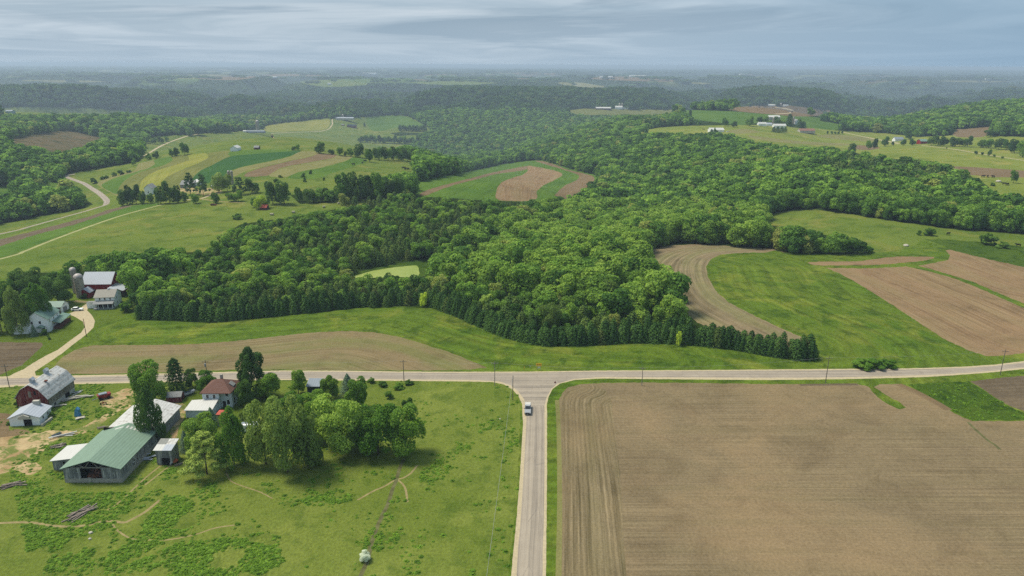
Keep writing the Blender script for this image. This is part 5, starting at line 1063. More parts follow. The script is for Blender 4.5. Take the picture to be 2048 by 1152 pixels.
# white shed in front
A, h, w, d = base3((21, 853), (81, 850), (95.5, 829))
r, rf, wl, w, d = house('white_shed', 'low white shed with grey tin roof in front of the old barn', 'shed', (A, h, w, d), 2.7, 4.3, 'white', 'tin2', over=0.4, windows=[('r', d * 0.25, 1.1, 0.7, 0.9), ('r', d * 0.65, 1.1, 0.7, 0.9)])
mb = MB(); mb.box(w * 0.47, -0.06, -0.2, w * 0.47 + 2.3, 0.03, 2.1); mb.build('doorway', B['dark'], r)
mb = MB(); mb.prism([(w * 0.36, 2.6), (w * 0.72, 2.6), (w * 0.72, 3.3), (w * 0.54, 4.0), (w * 0.36, 3.3)], -0.9, 0.0, 'y'); mb.build('hay_hood', B['cream'], r)
mb = MB(); mb.box(w * 0.5, d - 1.2, 3.5, w * 0.5 + 1.8, d - 0.2, 5.3); mb.build('chimney', B['cream'], rf)
mb = MB(); p0 = at(84, 853); p1 = at(104, 838)
mb.bar((p0.x, p0.y, p0.z + 0.3), (p1.x, p1.y, p1.z + 0.3), 0.6, 0.9); tag(mb.build('stone_wall', B['stone']), 'short pale stone wall running beside the low white shed', 'wall')
# boards and slabs heaped by the barn wall
for i, (px, py, n, L, wd, lab, cat, nm, mt) in enumerate([(134, 801, 7, 3.2, 1.6, 'heap of grey planks and slabs along the old barn wall', 'rubble heap', 'plank_heap', 'concrete'), (118, 812, 6, 3.0, 1.2, 'smaller heap of grey slabs near the barn foundation', 'rubble heap', 'plank_heap', 'concrete'), (152, 786, 3, 2.4, 1.4, 'pale sheet leaning at the far corner of the barn', 'sheet pile', 'sheet_pile', 'tin'), (163, 795, 5, 4.2, 2.2, 'low concrete slabs lying in the barnyard grass', 'slab', 'slab_pile', 'concrete'),
        (128, 872, 6, 5.5, 0.5, 'long pale poles lying beside the white roofed lean-to', 'pole pile', 'pole_pile', 'whitep'), (118, 893, 14, 1.6, 2.2, 'brushwood heap left of the white roofed lean-to', 'brush heap', 'brush_heap', 'wood'), (112, 871, 4, 2.0, 1.6, 'dark tarp covered heap above the long pale poles', 'heap', 'tarp_heap', 'slate'),
        (205, 855, 3, 2.2, 1.6, 'small stack of weathered pallets beside the long shed', 'pallet stack', 'pallet_stack', 'wood'), (289, 917, 7, 3.4, 2.4, 'bent grey tin sheets heaped right of the green roofed shed', 'tin heap', 'tin_heap', 'tin2'), (300, 897, 5, 3.0, 0.8, 'narrow pile of grey boards above the bent tin sheets', 'board pile', 'board_pile', 'wood'),
        (28, 973, 9, 4.2, 2.6, 'weathered timber pile alone in the left weeds', 'timber pile', 'timber_pile', 'wood'), (163, 1028, 12, 5.2, 2.0, 'weathered fallen timber pile beside the winding cow path', 'timber pile', 'timber_pile', 'wood'), (160, 836, 6, 2.2, 1.4, 'pale rubble heap under the blue tarp', 'rubble heap', 'rubble_heap', 'stone')]):
    p = at(px, py); rng = random.Random(i); mb = MB(); hd = rng.random() * 0.6 + (0.6 if py > 1000 else 0.2)
    for k in range(n):
        ox, oy = (rng.random() - 0.5) * wd, (rng.random() - 0.5) * wd; z = 0.1 + 0.12 * (k % 4) + 0.1 * rng.random(); a = hd + (rng.random() - 0.5) * 0.8; l = L * (0.4 + 0.3 * rng.random()); tl = (rng.random() - 0.5) * 0.3
        mb.bar((ox - math.cos(a) * l, oy - math.sin(a) * l, z), (ox + math.cos(a) * l, oy + math.sin(a) * l, z + tl * 0.5 + 0.08), 0.28 + 0.5 * rng.random() if mt not in ('wood', 'whitep') else 0.26, 0.1 if mt != 'wood' else 0.2)
    o = mb.build(nm, B[mt]); o.location = p; tag(o, lab, cat)
p = at(156, 832); mb = MB(); mb.prism([(-0.9, 0), (0.8, 0), (0.5, 1.1), (0.75, 2.3), (0.1, 3.0), (-0.5, 2.0)], -0.5, 0.6, 'y'); o = mb.build('blue_tarp', B['bluetarp']); o.location = p; tag(o, 'bright blue tarp draped over rubble in the barnyard', 'tarp')
# red machine
p = at(209, 797); r = empty('farm_wagon', p, math.radians(40), 'dark red farm wagon with grey top standing in the barnyard', 'wagon')
mb = MB(); mb.prism([(-1.7, 0.6), (1.7, 0.6), (2.0, 1.7), (-2.0, 1.7)], -0.95, 0.95, 'y'); mb.build('body', B['mred'], r)
mb = MB(); mb.box(-1.5, -0.75, 1.702, 0.9, 0.75, 2.0); mb.build('cover', B['greytin'], r)
mb = MB(); mb.bar((-1.7, 0, 0.6), (-3.6, 0, 0.4), 0.14); mb.build('drawbar', B['steel'], r)
for sx in (-1.15, 1.15):
    for sy in (-1.1, 1.1): mb = MB(); mb.tube((sx, sy - 0.13, 0.48), (sx, sy + 0.13, 0.48), 0.48, n=14); mb.build('wheel', B['black'], r)
p = at(207, 809); r = empty('hay_tedder', p, 0.3, 'small rusty implement with a red seat in the sandy yard', 'farm implement')
mb = MB(); mb.bar((-0.9, 0, 0.5), (0.9, 0, 0.55), 0.18); mb.bar((0, -0.8, 0.5), (0, 0.8, 0.5), 0.15); mb.box(-0.3, -0.3, 0.55, 0.3, 0.3, 0.85); mb.build('frame', B['rust'], r)
for sx in (-0.8, 0.8): mb = MB(); mb.tube((sx - 0.08, 0, 0.4), (sx + 0.08, 0, 0.4), 0.4, n=12); mb.build('wheel', B['black'], r)

# ------------------------------------------------------------------ long shed: green front half, white tin rear half
A, h, w, d = base3((131, 965), (245, 965), (292, 888))
print('green shed', w, d, math.degrees(h))
d1 = d
r = empty('green_roof_shed', A, h, 'large open fronted shed with green metal roof, grey boards and exposed trusses', 'shed')
He, Rr = 4.3, 6.6; mb = MB(); ww = 0.16
mb.box(0, 0, 1.2, w * 0.29, ww, He); mb.box(w * 0.66, 0, 1.2, w, ww, He); mb.box(0, ww + 0.002, 1.2, ww, d1, He); mb.box(w - ww, ww + 0.002, 1.2, w, d1, He); mb.build('wall', B['greyboard'], r)
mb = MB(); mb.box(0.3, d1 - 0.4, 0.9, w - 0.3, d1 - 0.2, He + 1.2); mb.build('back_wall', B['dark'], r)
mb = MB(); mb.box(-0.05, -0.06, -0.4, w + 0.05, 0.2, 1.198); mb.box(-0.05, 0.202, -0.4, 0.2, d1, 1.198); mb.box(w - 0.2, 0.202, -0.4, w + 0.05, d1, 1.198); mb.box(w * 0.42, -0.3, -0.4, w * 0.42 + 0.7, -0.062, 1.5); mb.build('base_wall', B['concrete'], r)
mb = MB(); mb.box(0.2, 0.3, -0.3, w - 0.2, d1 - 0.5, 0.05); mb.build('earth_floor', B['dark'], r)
mb = MB(); sl = (Rr - He) / (w / 2); o_ = 0.5; rim = [(-o_, He - o_ * sl), (w / 2, Rr), (w + o_, He - o_ * sl)]
mb.prism([(x, z + 0.03) for x, z in rim] + [(x, z + 0.17) for x, z in rim[::-1]], -0.6, d1 + 0.2, 'y'); rf = mb.build('roof', B['green'], r)
mb = MB()
for k in range(4): mb.box(w / 2 + 0.5 + k * 1.0, d1 - 2.6, 0, w / 2 + 1.0 + k * 1.0, d1 - 1.2, 0.03)
mb.box(w / 2 - 2.9, d1 - 2.4, 0, w / 2 - 0.4, d1 - 1.7, 0.03)
mb.v = [(x, y, z + Rr + 0.172 - abs(x - w / 2) * sl) for x, y, z in mb.v]; mb.build('skylight', B['whitetin'], rf)
for k, yy in enumerate((0.1, 3.5)):
    mb = MB(); x0, x1, zb = w * 0.14, w * 0.86, He + 0.05
    mb.bar((x0, yy, zb), (x1, yy, zb), 0.18, 0.22)
    top = lambda x: Rr - abs(x - w / 2) * sl - 0.12
    for a, b in ((0.14, 0.26), (0.26, 0.38), (0.38, 0.5), (0.5, 0.62), (0.62, 0.74), (0.74, 0.86)): mb.bar((w * a, yy, zb if round(a * 100) % 24 == 14 else top(w * a)), (w * b, yy, zb if round(b * 100) % 24 == 14 else top(w * b)), 0.13, 0.16)
    mb.bar((0.2, yy, top(0.2)), (w / 2, yy, top(w / 2)), 0.14, 0.16); mb.bar((w / 2, yy, top(w / 2)), (w - 0.2, yy, top(w - 0.2)), 0.14, 0.16)
    mb.build('truss', B['ltpole'], r)
opening(r, 'r', d1 * 0.32, 2.2, 0.9, 1.1, w, d1, 'window', frame=True)
base_m = Matrix.Translation(A) @ Matrix.Rotation(h, 4, 'Z')
rng = random.Random(4); mb = MB()
for i in range(150):
    x = w * 0.33 + w * 0.32 * rng.random(); y = 1.0 + 3.2 * rng.random(); z = (y / 4.0) * 2.4 * rng.random() * (1 - abs(x - w * 0.48) / (w * 0.3)) + 0.3; a = rng.random() * 3.1
    mb.tube((x - 0.3 * math.cos(a), y - 0.3 * math.sin(a), z), (x + 0.3 * math.cos(a), y + 0.3 * math.sin(a), z + (rng.random() - 0.5) * 0.3), 0.16, n=6)
o = mb.build('firewood_pile', B['log']); o.matrix_world = base_m; tag(o, 'heap of reddish split firewood inside the green roofed shed', 'firewood')
# rear long metal shed continuing behind
P2_ = base_m @ Vector((0.4, d1 + 0.6, 0)); L2 = 15.5
r, rf, wl, _, _ = house('long_metal_shed', 'long whitish tin roofed shed behind the green roofed shed', 'shed', (P2_, h, w - 0.8, L2), 3.9, 6.0, 'greyboard', 'tin', over=0.6)
# lean-to at left
P3_ = base_m @ Vector((-6.6, d1 * 0.30, 0)); r = empty('white_roof_lean_to', P3_, h, 'lean-to with flat white roof and grey boards joined to the shed', 'lean-to')
r.rotation_euler = (0, 0, h); mb = MB(); mb.prism([(0, -0.3), (6.4, -0.3), (6.4, 3.7), (0, 2.9)], 0, 7.2, 'y'); mb.build('wall', B['greyboard'], r)
mb = MB(); mb.prism([(-0.4, 2.9), (6.45, 3.78), (6.45, 3.92), (-0.4, 3.04)], -0.5, 7.7, 'y'); mb.build('roof', B['whitetin'], r)
mb = MB(); mb.box(2.9, -0.05, 0.4, 3.3, 0.03, 2.6); mb.build('board_gap', B['dark'], r)
# tool shed with patchwork roof
A, h, w, d = base3((315, 930), (344, 930), (362, 916)); w = max(w, 4.2); d = max(d, 4.2)
print('tool shed', w, d)
r = empty('tool_shed', A, h, 'tall narrow grey tool shed with patchwork tin roof', 'shed')
mb = MB(); mb.prism([(0, -0.3), (d, -0.3), (d, 5.4), (0, 4.7)], 0, w, 'x'); mb.build('wall', B['greyboard'], r)
mb = MB(); mb.box(w * 0.32, -0.05, -0.2, w * 0.85, 0.03, 2.2); mb.build('doorway', B['dark'], r)
rf = None
for i in range(2):
    for j in range(2):
        mb = MB(); x0, x1 = (-0.4, w / 2) if i == 0 else (w / 2, w + 0.4); y0, y1 = (-0.5, d / 2) if j == 0 else (d / 2, d + 0.4); zf = lambda y: 4.72 + 0.7 * y / d
        mb.prism([(y0, zf(y0)), (y1, zf(y1)), (y1, zf(y1) + 0.1), (y0, zf(y0) + 0.1)], x0, x1 - 0.004, 'x'); mb.build('roof_panel', B[['whitetin', 'patch', 'patch', 'tin'][i * 2 + j] if not (i == 1 and j == 0) else 'tin2'], r)
p = at(352, 925); r = empty('garden_tractor', p, 0.8, 'small orange and white machine beside the tool shed', 'machine')
mb = MB(); mb.box(-0.9, -0.5, 0.35, 0.5, 0.5, 0.95); mb.build('hood', B['orange'], r); mb = MB(); mb.box(-1.7, -0.55, 0.3, -0.902, 0.55, 0.8); mb.build('front_cover', B['whitep'], r)
for sx in (-1.2, 0.3):
    for sy in (-0.6, 0.6): mb = MB(); mb.tube((sx, sy - 0.1, 0.3), (sx, sy + 0.1, 0.3), 0.3, n=12); mb.build('wheel', B['black'], r)
p = at(360, 929); mb = MB(); mb.bar((-1.3, -0.6, 0.2), (1.3, 0.6, 0.25), 0.5, 0.3); o = mb.build('plank', B['wood']); o.location = p; o.rotation_euler = (0, 0, 0.3); tag(o, 'pale plank lying right of the orange machine', 'plank')
p = at(383, 939); r = empty('white_boat', p, -0.7, 'small white upturned tub with pole below the spreading pine', 'tub')
mb = MB(); mb.prism([(-1.3, 0), (1.3, 0), (1.0, 0.6), (-0.9, 0.6)], -0.6, 0.6, 'y'); mb.build('hull', B['whitep'], r); mb = MB(); mb.bar((-1.3, 0, 0.3), (-3.4, -0.3, 0.2), 0.12); mb.build('pole', B['ltpole'], r)

# ------------------------------------------------------------------ brown roofed house
A, h, w, d = base3((408, 818), (463, 818), (486, 796)); d *= 1.1
print('brown house', w, d, math.degrees(h))
r = empty('farmhouse', A, h, 'pale blue two storey farmhouse with brown hip roof among trees', 'house')
He, Rr = 5.5, 8.5; mb = MB(); mb.box(0, 0, -0.4, w * 0.6, d, He); mb.box(w * 0.6 + 0.002, 1.4, -0.4, w, d, He); mb.build('wall', B['blue'], r)
def hip(mb, x0, y0, x1, y1, z0, z1, o=0.55):
    x0 -= o; y0 -= o; x1 += o; y1 += o; W_ = x1 - x0; D_ = y1 - y0; s_ = min(W_, D_) / 2
    a = [(x0, y0, z0), (x1, y0, z0), (x1, y1, z0), (x0, y1, z0)]
    if D_ > W_: b = [(x0 + s_, y0 + s_ * 0.8, z1), (x0 + s_, y1 - s_ * 0.8, z1)]; f = [(0, 1, 4), (1, 2, 5, 4), (2, 3, 5), (3, 0, 4, 5)]
    else: b = [(x0 + s_ * 0.8, y0 + s_, z1), (x1 - s_ * 0.8, y0 + s_, z1)]; f = [(0, 1, 5, 4), (1, 2, 5), (2, 3, 4, 5), (3, 0, 4)]
    return mb.add(a + b + [(x0, y0, z0 - 0.18), (x1, y0, z0 - 0.18), (x1, y1, z0 - 0.18), (x0, y1, z0 - 0.18)], f + [(0, 6, 7, 1), (1, 7, 8, 2), (2, 8, 9, 3), (3, 9, 6, 0), (9, 8, 7, 6)])
mb = MB(); hip(mb, 0, 0, w, d, He + 0.2, Rr); rf = mb.build('roof', B['shingle'], r)
mb = MB(); mb.box(w * 0.42, d * 0.72, Rr - 1.2, w * 0.42 + 0.7, d * 0.72 + 0.7, Rr + 0.5); mb.build('chimney', B['concrete'], rf)
mb = MB(); mb.prism([(w * 0.72, 6.1), (w + 0.1, 6.1), (w + 0.1, 6.4), (w * 0.86, 7.4), (w * 0.72, 6.4)], d * 0.40, d * 0.40 + 2.0, 'y'); mb.build('dormer', B['porchgrey'], rf)
for al, sill in ((w * 0.14, 3.7), (w * 0.38, 3.7)): opening(r, 'f', al, sill, 0.8, 1.3, w, d, 'window')
def win_front(r, x, y, z, ww, hh):
    mb = MB(); mb.box(x, y - 0.03, z, x + ww, y + 0.04, z + hh); o = mb.build('window', B['glass'], r); fb = MB(); f = 0.1
    fb.box(x - f, y - 0.06, z - f, x, y + 0.02, z + hh + f); fb.box(x + ww, y - 0.06, z - f, x + ww + f, y + 0.02, z + hh + f); fb.box(x, y - 0.06, z + hh, x + ww, y + 0.02, z + hh + f); fb.box(x, y - 0.06, z - f, x + ww, y + 0.02, z); fb.build('frame', B['white'], o)
win_front(r, w * 0.78, 1.4, 3.8, 0.8, 1.2); win_front(r, w * 0.8, 1.4, 1.0, 0.9, 1.5)
mb = MB(); mb.box(w * 0.65, 1.34, 0.0, w * 0.65 + 0.9, 1.44, 2.1); mb.build('door', B['dark'], r)
for k in (0.3, 0.65): opening(r, 'r', d * k, 3.7, 0.8, 1.3, w, d, 'window'); opening(r, 'r', d * k, 1.0, 0.9, 1.5, w, d, 'window')
mb = MB(); mb.prism([(-7.0, 2.5), (d * 0.55, 3.5), (d * 0.55, 3.65), (-7.0, 2.65)], -3.6, w * 0.55, 'x'); pr = None
mb = MB(); mb.add([(-3.4, -6.2, 2.5), (w * 0.6, -6.2, 2.5), (w * 0.6, -0.06, 3.6), (-3.4, -0.06, 3.0), (-3.4, -6.2, 2.66), (w * 0.6, -6.2, 2.66), (w * 0.6, -0.06, 3.76), (-3.4, -0.06, 3.16)], [(3, 2, 1, 0), (4, 5, 6, 7), (0, 1, 5, 4), (1, 2, 6, 5), (2, 3, 7, 6), (3, 0, 4, 7)]); mb.build('porch_roof', B['whitetin'], r)
mb = MB(); mb.box(-3.1, -5.9, -0.3, w * 0.55, -0.1, 2.45); mb.build('porch_wall', B['blue'], r)
mb = MB(); mb.box(-1.6, d * 0.6, -0.3, -0.05, d + 1.0, 4.2); mb.prism([(-2.0, 4.2), (-0.05, 4.6), (-0.05, 5.6)], d * 0.55, d + 1.3, 'y'); mb.build('side_wing', B['shingle'], r)
p = at(447, 838); r = empty('red_canopy', p, h, 'small salmon red canopy on posts beside the farmhouse porch', 'canopy')
mb = MB(); hip(mb, -1.3, -1.3, 1.3, 1.3, 2.3, 3.1, 0.3); mb.build('top', B['salmon'], r)
for sx in (-1.2, 1.2):
    for sy in (-1.2, 1.2): mb = MB(); mb.tube((sx, sy, 0), (sx, sy, 2.3), 0.05, n=8); mb.build('post', B['steel'], r)
p = at(499, 862); r = empty('camper_trailer', p, 0.15, 'white camper trailer with blue grey roof half hidden by the willow', 'camper')
mb = MB(); mb.prism([(-2.3, 0.45), (2.3, 0.45), (2.5, 1.4), (2.2, 2.5), (-2.2, 2.5), (-2.5, 1.4)], -1.05, 1.05, 'y'); mb.build('body', B['white'], r)
mb = MB(); mb.box(-2.1, 0.1, 2.502, 1.2, 1.0, 2.62); mb.build('roof_box', B['greytin'], r); mb = MB(); mb.box(-0.8, -1.08, 1.3, 0.6, -1.04, 1.9); mb.build('window', B['glass'], r)
for sy in (-1.0, 1.0): mb = MB(); mb.tube((0, sy - 0.1, 0.36), (0, sy + 0.1, 0.36), 0.36, n=12); mb.build('wheel', B['black'], r)
place = base3((333, 806), (345, 806), depth=4.0); place = (place[0], math.radians(8), 4.6, 3.4)
r, rf, wl, w, d = house('garden_shed', 'small weathered shed with grey roof at the edge of the house lawn', 'shed', place, 2.0, 3.0, 'oldred', 'porchgrey', ridge='x', over=0.25, doors=[('r', 1.0, 0.0, 0.9, 1.8)])
p = at(369, 793); r = empty('boat_trailer', p, math.radians(52), 'long pale canoe like trailer lying on the house lawn', 'trailer')
mb = MB(); mb.prism([(-3.2, 0.5), (2.8, 0.5), (3.6, 1.2), (-3.4, 1.2)], -0.6, 0.6, 'y'); mb.build('hull', B['tin2'], r); mb = MB(); mb.box(-2.6, -0.45, 1.202, 2.4, 0.45, 1.24); mb.build('deck', B['slate'], r); mb = MB(); mb.bar((3.2, 0, 0.5), (4.6, 0, 0.4), 0.12); mb.build('drawbar', B['steel'], r)
for sy in (-0.75, 0.75): mb = MB(); mb.tube((-0.4, sy - 0.1, 0.35), (-0.4, sy + 0.1, 0.35), 0.35, n=12); mb.build('wheel', B['black'], r)
A = at(615, 787); r = empty('blue_shed', A, 0.0, 'dark blue grey shed with sloping light roof among bright trees', 'shed')
mb = MB(); mb.prism([(0, -0.3), (3.8, -0.3), (3.8, 3.5), (0, 2.7)], 0, 4.0, 'x'); mb.build('wall', B['slate'], r); mb = MB(); mb.prism([(-0.4, 2.62), (4.1, 3.6), (4.1, 3.72), (-0.4, 2.74)], -0.3, 4.3, 'x'); mb.build('roof', B['greytin'], r)

# ------------------------------------------------------------------ white farm beyond the road
A, h, w, d = base3((35.5, 806), (101, 806), depth=10)
A = at(100, 664); Bp = at(131, 638); h = math.atan2(Bp.y - A.y, Bp.x - A.x); w = 11.5; d = 8.6
print('green house', w, math.degrees(h), (Bp - A).length)
r, rf, wl, w, d = house('white_farmhouse', 'white farmhouse with worn green roof and long brown porch', 'house', (A, h, w, d), 5.6, 8.6, 'white', 'dgreen', ridge='x', over=0.35,
    windows=[('f', 1.3, 3.9, 0.7, 1.0), ('f', 5.0, 3.9, 0.7, 1.0), ('f', 8.6, 3.9, 0.7, 1.0), ('l', 1.6, 0.9, 0.9, 1.3), ('l', 2.6, 3.7, 0.8, 1.2), ('l', 5.6, 3.7, 0.8, 1.2), ('l', 5.6, 0.9, 0.8, 1.2)])
mb = MB(); mb.prism([(-3.2, 2.5), (-0.02, 3.4), (-0.02, 3.55), (-3.2, 2.65)], 3.2, 14.4, 'x'); mb.build('porch_roof', B['dgreen'], r)
mb = MB(); mb.box(3.4, -2.9, -0.3, 14.0, -0.05, 0.9); mb.box(3.4, -2.9, 0.902, 14.0, -2.75, 1.5); mb.build('porch_deck', B['brown'], r)
for k in range(5): mb = MB(); mb.box(3.5 + k * 2.55, -2.95, 0.9, 3.62 + k * 2.55, -2.83, 2.6); mb.build('porch_post', B['brown'], r)
mb = MB(); mb.prism([(1.6, 2.3), (4.4, 2.3), (3.0, 3.0)], 0, 0, 'y')
mb = MB(); mb.prism([(1.2, 2.4), (4.4, 2.4), (4.4, 2.5), (2.8, 3.3), (1.2, 2.5)], -1.8, -0.05, 'x'); mb.build('side_porch', B['dgreen'], r)
mb = MB(); mb.prism([(d - 1.0, -0.3), (d + 4.5, -0.3), (d + 4.5, 2.6), (d - 1.0, 4.4)], -0.6, 4.0, 'x'); mb.build('rear_wing', B['white'], r)
A2 = at(124, 626); r, rf, wl, w, d = house('white_garage', 'small white garage with pale green roof and dark side wall', 'garage', (A2, h - 0.12, 6.2, 8.5), 2.8, 4.4, 'white', 'dgreen', ridge='y', over=0.35, windows=[('f', 2.2, 2.9, 0.8, 0.7)])
mb = MB(); mb.box(1.4, -0.05, 0.0, 4.4, 0.03, 2.2); mb.build('garage_door', B['porchgrey'], r); mb = MB(); mb.box(-0.05, 0.4, -0.2, 0.03, 7.8, 2.5); mb.build('side_panel', B['brown'], r)
# white house with porch
A, h, w, d = base3((192.5, 616), (231, 614.5), (249, 602))
print('porch house', w, d, math.degrees(h))
d = max(d, 8.0)
r, rf, wl, w, d = house('porch_house', 'white two storey house with grey roof and full front porch', 'house', (A, h, w, d), 5.0, 7.2, 'white', 'greyshingle', ridge='x', over=0.4,
    windows=[('f', w * 0.22, 3.65, 0.6, 0.95), ('f', w * 0.48, 3.65, 0.6, 0.95), ('f', w * 0.76, 3.65, 0.6, 0.95), ('r', d * 0.3, 3.2, 0.7, 1.2), ('r', d * 0.68, 4.2, 0.7, 1.2), ('r', d * 0.3, 0.9, 0.8, 1.3)])
mb = MB(); mb.prism([(-2.9, 2.5), (-0.02, 3.3), (-0.02, 3.45), (-2.9, 2.65)], -0.3, w + 0.1, 'x'); mb.build('porch_roof', B['porchgrey'], r)
mb = MB(); mb.box(-0.2, -2.7, -0.3, w, -0.05, 0.45); mb.build('porch_deck', B['porchgrey'], r)
for k in range(5): mb = MB(); mb.box(-0.1 + k * (w - 0.1) / 4, -2.65, 0.45, 0.04 + k * (w - 0.1) / 4, -2.5, 2.55); mb.build('porch_post', B['white'], r)
mb = MB(); mb.box(0.4, -0.07, 0.5, w - 0.5, -0.02, 2.3); mb.build('porch_glazing', B['dark'], r)
mb = MB(); mb.prism([(-0.2, -0.3), (3.4, -0.3), (3.4, 2.2), (-0.2, 2.8)], -3.6, -0.02, 'x'); mb.build('side_wing', B['white'], r); mb = MB(); mb.prism([(-0.5, 2.86), (3.7, 2.2), (3.7, 2.32), (-0.5, 2.98)], -3.9, -0.02, 'x'); mb.build('wing_roof', B['porchgrey'], r)
mb = MB(); mb.box(w * 0.55, d * 0.45, 6.7, w * 0.55 + 0.5, d * 0.45 + 0.5, 7.9); mb.build('chimney', B['white'], rf)
# red barn and silos
A = at(168, 590); h = math.radians(3); w = 17.5; d = 10.0; e_ = at(231, 585); w = (e_ - A).length * 0.98
print('red barn', w)
r, rf, wl, w, d = house('red_barn', 'red barn with wide pale tin roof beside the two silos', 'barn', (A, h, w, d), 5.6, 9.8, 'red', 'tin2', ridge='x', over=0.5)
mb = MB(); mb.box(w * 0.38, -0.05, -0.2, w * 0.38 + 1.8, 0.03, 2.6); mb.build('barn_door', B['dark'], r)
mb = MB(); mb.prism([(0.5, -0.3), (5.0, -0.3), (5.0, 2.6), (2.75, 4.3), (0.5, 2.6)], -4.5, -0.02, 'y'); mb.build('milk_house', B['red'], r); mb = MB(); mb.prism([(0.1, 2.35), (2.75, 4.34), (5.4, 2.35), (5.4, 2.5), (2.75, 4.5), (0.1, 2.5)], -4.8, -0.02, 'y'); mb.build('milk_house_roof', B['tin2'], r)
P4 = Matrix.Translation(A) @ Matrix.Rotation(h, 4, 'Z') @ Vector((w + 0.1, -3.2, 0)); r = empty('open_lean_to', P4, h, 'open lean-to with pale tin roof at the end of the red barn', 'lean-to')
mb = MB(); mb.prism([(0, 4.2), (7.0, 2.9), (7.0, 3.05), (0, 4.35)], -0.3, 8.0, 'y'); mb.build('roof', B['tin2'], r); mb = MB(); mb.prism([(0.05, -0.3), (6.6, -0.3), (6.6, 2.9), (0.05, 4.1)], 7.4, 7.6, 'y'); mb.build('rear_wall', B['red'], r)
for yy in (0.0, 3.6): mb = MB(); mb.box(6.4, yy, -0.3, 6.6, yy + 0.2, 3.0); mb.build('post', B['brown'], r)
def silo(px, py, rad, hgt, label, group=None, name='silo'):
    p = at(px, py); r = empty(name, p, 0, label, 'silo', group)
    mb = MB(); mb.lathe([(rad, -0.4)] + [(rad + (0.05 if k % 2 else 0), hgt * k / 14) for k in range(1, 15)], 24); mb.build('barrel', B['stave'], r)
    mb = MB(); mb.lathe([(rad * 1.04, hgt + 0.01)] + [(rad * 1.04 * math.cos(a), hgt + 0.01 + rad * 0.95 * math.sin(a)) for a in (0.3, 0.6, 0.9, 1.2, 1.45)], 24); mb.build('dome', B['dome'], r, True)
    mb = MB(); mb.box(-0.5, -rad - 0.45, 0.5, 0.5, -rad - 0.03, hgt + 0.3); mb.build('chute', B['stave'], r); return r
p_ = at(160, 596); s_ = px_scale(p_)
silo(163, 594, 8.4 / s_, 9.6, 'taller front concrete silo with pinkish dome beside the red barn'); silo(153, 585, 6.0 / s_, 11.2, 'slimmer silo standing behind the pink domed one')
def car(px, py, hd, label, body='white', name='car', truck=False, L=4.6, grp=None):
    p = at(px, py); r = empty(name, p, hd, label, 'car' if not truck else 'truck', grp)
    mb = MB(); mb.prism([(-L / 2, 0.35), (L / 2, 0.35), (L / 2, 0.8), (L / 2 - 0.2, 0.95), (L * 0.18, 1.0), (-L / 2, 1.0)], -0.85, 0.85, 'y'); mb.build('body', B[body], r)
    mb = MB(); mb.prism([(-L * 0.42, 1.002), (L * 0.2, 1.002), (L * 0.06, 1.5), (-L * 0.34, 1.5)], -0.75, 0.75, 'y'); c = mb.build('cabin', B['glass'], r); mb = MB(); mb.box(-L * 0.33, -0.72, 1.502, L * 0.05, 0.72, 1.55); mb.build('roof', B[body], c)
    for sx in (-L * 0.3, L * 0.3):
        for sy in (-0.8, 0.8): mb = MB(); mb.tube((sx, sy - 0.1, 0.33), (sx, sy + 0.1, 0.33), 0.33, n=14); mb.build('wheel', B['black'], r)
    return r
car(155, 621, 0.15, 'pale car parked on the gravel drive by the white garage')

# ------------------------------------------------------------------ pickup on the side road, facing the viewer
p = at(1055.5, 822); hd = dirpx((1068, 950), (1070, 850)) - math.pi   # local +x to the front
r = empty('pickup_truck', p, hd, 'silver pickup truck with a pale load driving towards the viewer', 'truck')
L, Wd = 6.2, 2.05
mb = MB(); y = Wd / 2
mb.prism([(-L / 2, 0.5), (L / 2 - 0.1, 0.5), (L / 2, 0.62), (L / 2 - 0.02, 1.02), (L / 2 - 0.25, 1.12), (L * 0.16, 1.2), (-L / 2, 1.2)], -y + 0.04, y - 0.04, 'y'); mb.build('body', B['silver'], r)
mb = MB(); mb.add([(L * 0.17, -0.84, 1.202), (L * 0.17, 0.84, 1.202), (-L * 0.14, 0.84, 1.202), (-L * 0.14, -0.84, 1.202), (L * 0.05, -0.7, 1.86), (L * 0.05, 0.7, 1.86), (-L * 0.12, 0.7, 1.86), (-L * 0.12, -0.7, 1.86)], [(3, 2, 1, 0), (4, 5, 6, 7), (0, 1, 5, 4), (1, 2, 6, 5), (2, 3, 7, 6), (3, 0, 4, 7)]); cb = mb.build('cab', B['glass'], r)
mb = MB(); mb.box(-L * 0.125, -0.71, 1.862, L * 0.045, 0.71, 1.91); mb.build('cab_roof', B['silver'], cb)
mb = MB(); mb.box(-L / 2 + 0.1, -0.86, 1.202, -L * 0.16, 0.86, 1.62); mb.build('load', B['bedwhite'], r)
mb = MB(); mb.box(L / 2 - 0.02, -0.62, 0.66, L / 2 + 0.05, 0.62, 1.0); mb.build('grille', B['chrome'], r)
mb = MB(); mb.box(L / 2 - 0.06, -y + 0.06, 0.42, L / 2 + 0.12, y - 0.06, 0.6); mb.build('bumper', B['chrome'], r)
mb = MB(); mb.box(L / 2 + 0.122, -0.2, 0.45, L / 2 + 0.135, 0.2, 0.57); mb.build('number_plate', B['whitep'], r)
for sy in (-0.8, 0.8): mb = MB(); mb.box(L / 2 - 0.05, sy - 0.15, 0.74, L / 2 + 0.045, sy + 0.15, 0.96); mb.build('headlight', B['lamp'], r)
for sy in (-1.08, 1.08): mb = MB(); mb.box(L * 0.12, sy - 0.12, 1.2, L * 0.12 + 0.12, sy + 0.12, 1.42); mb.build('mirror', B['black'], r)
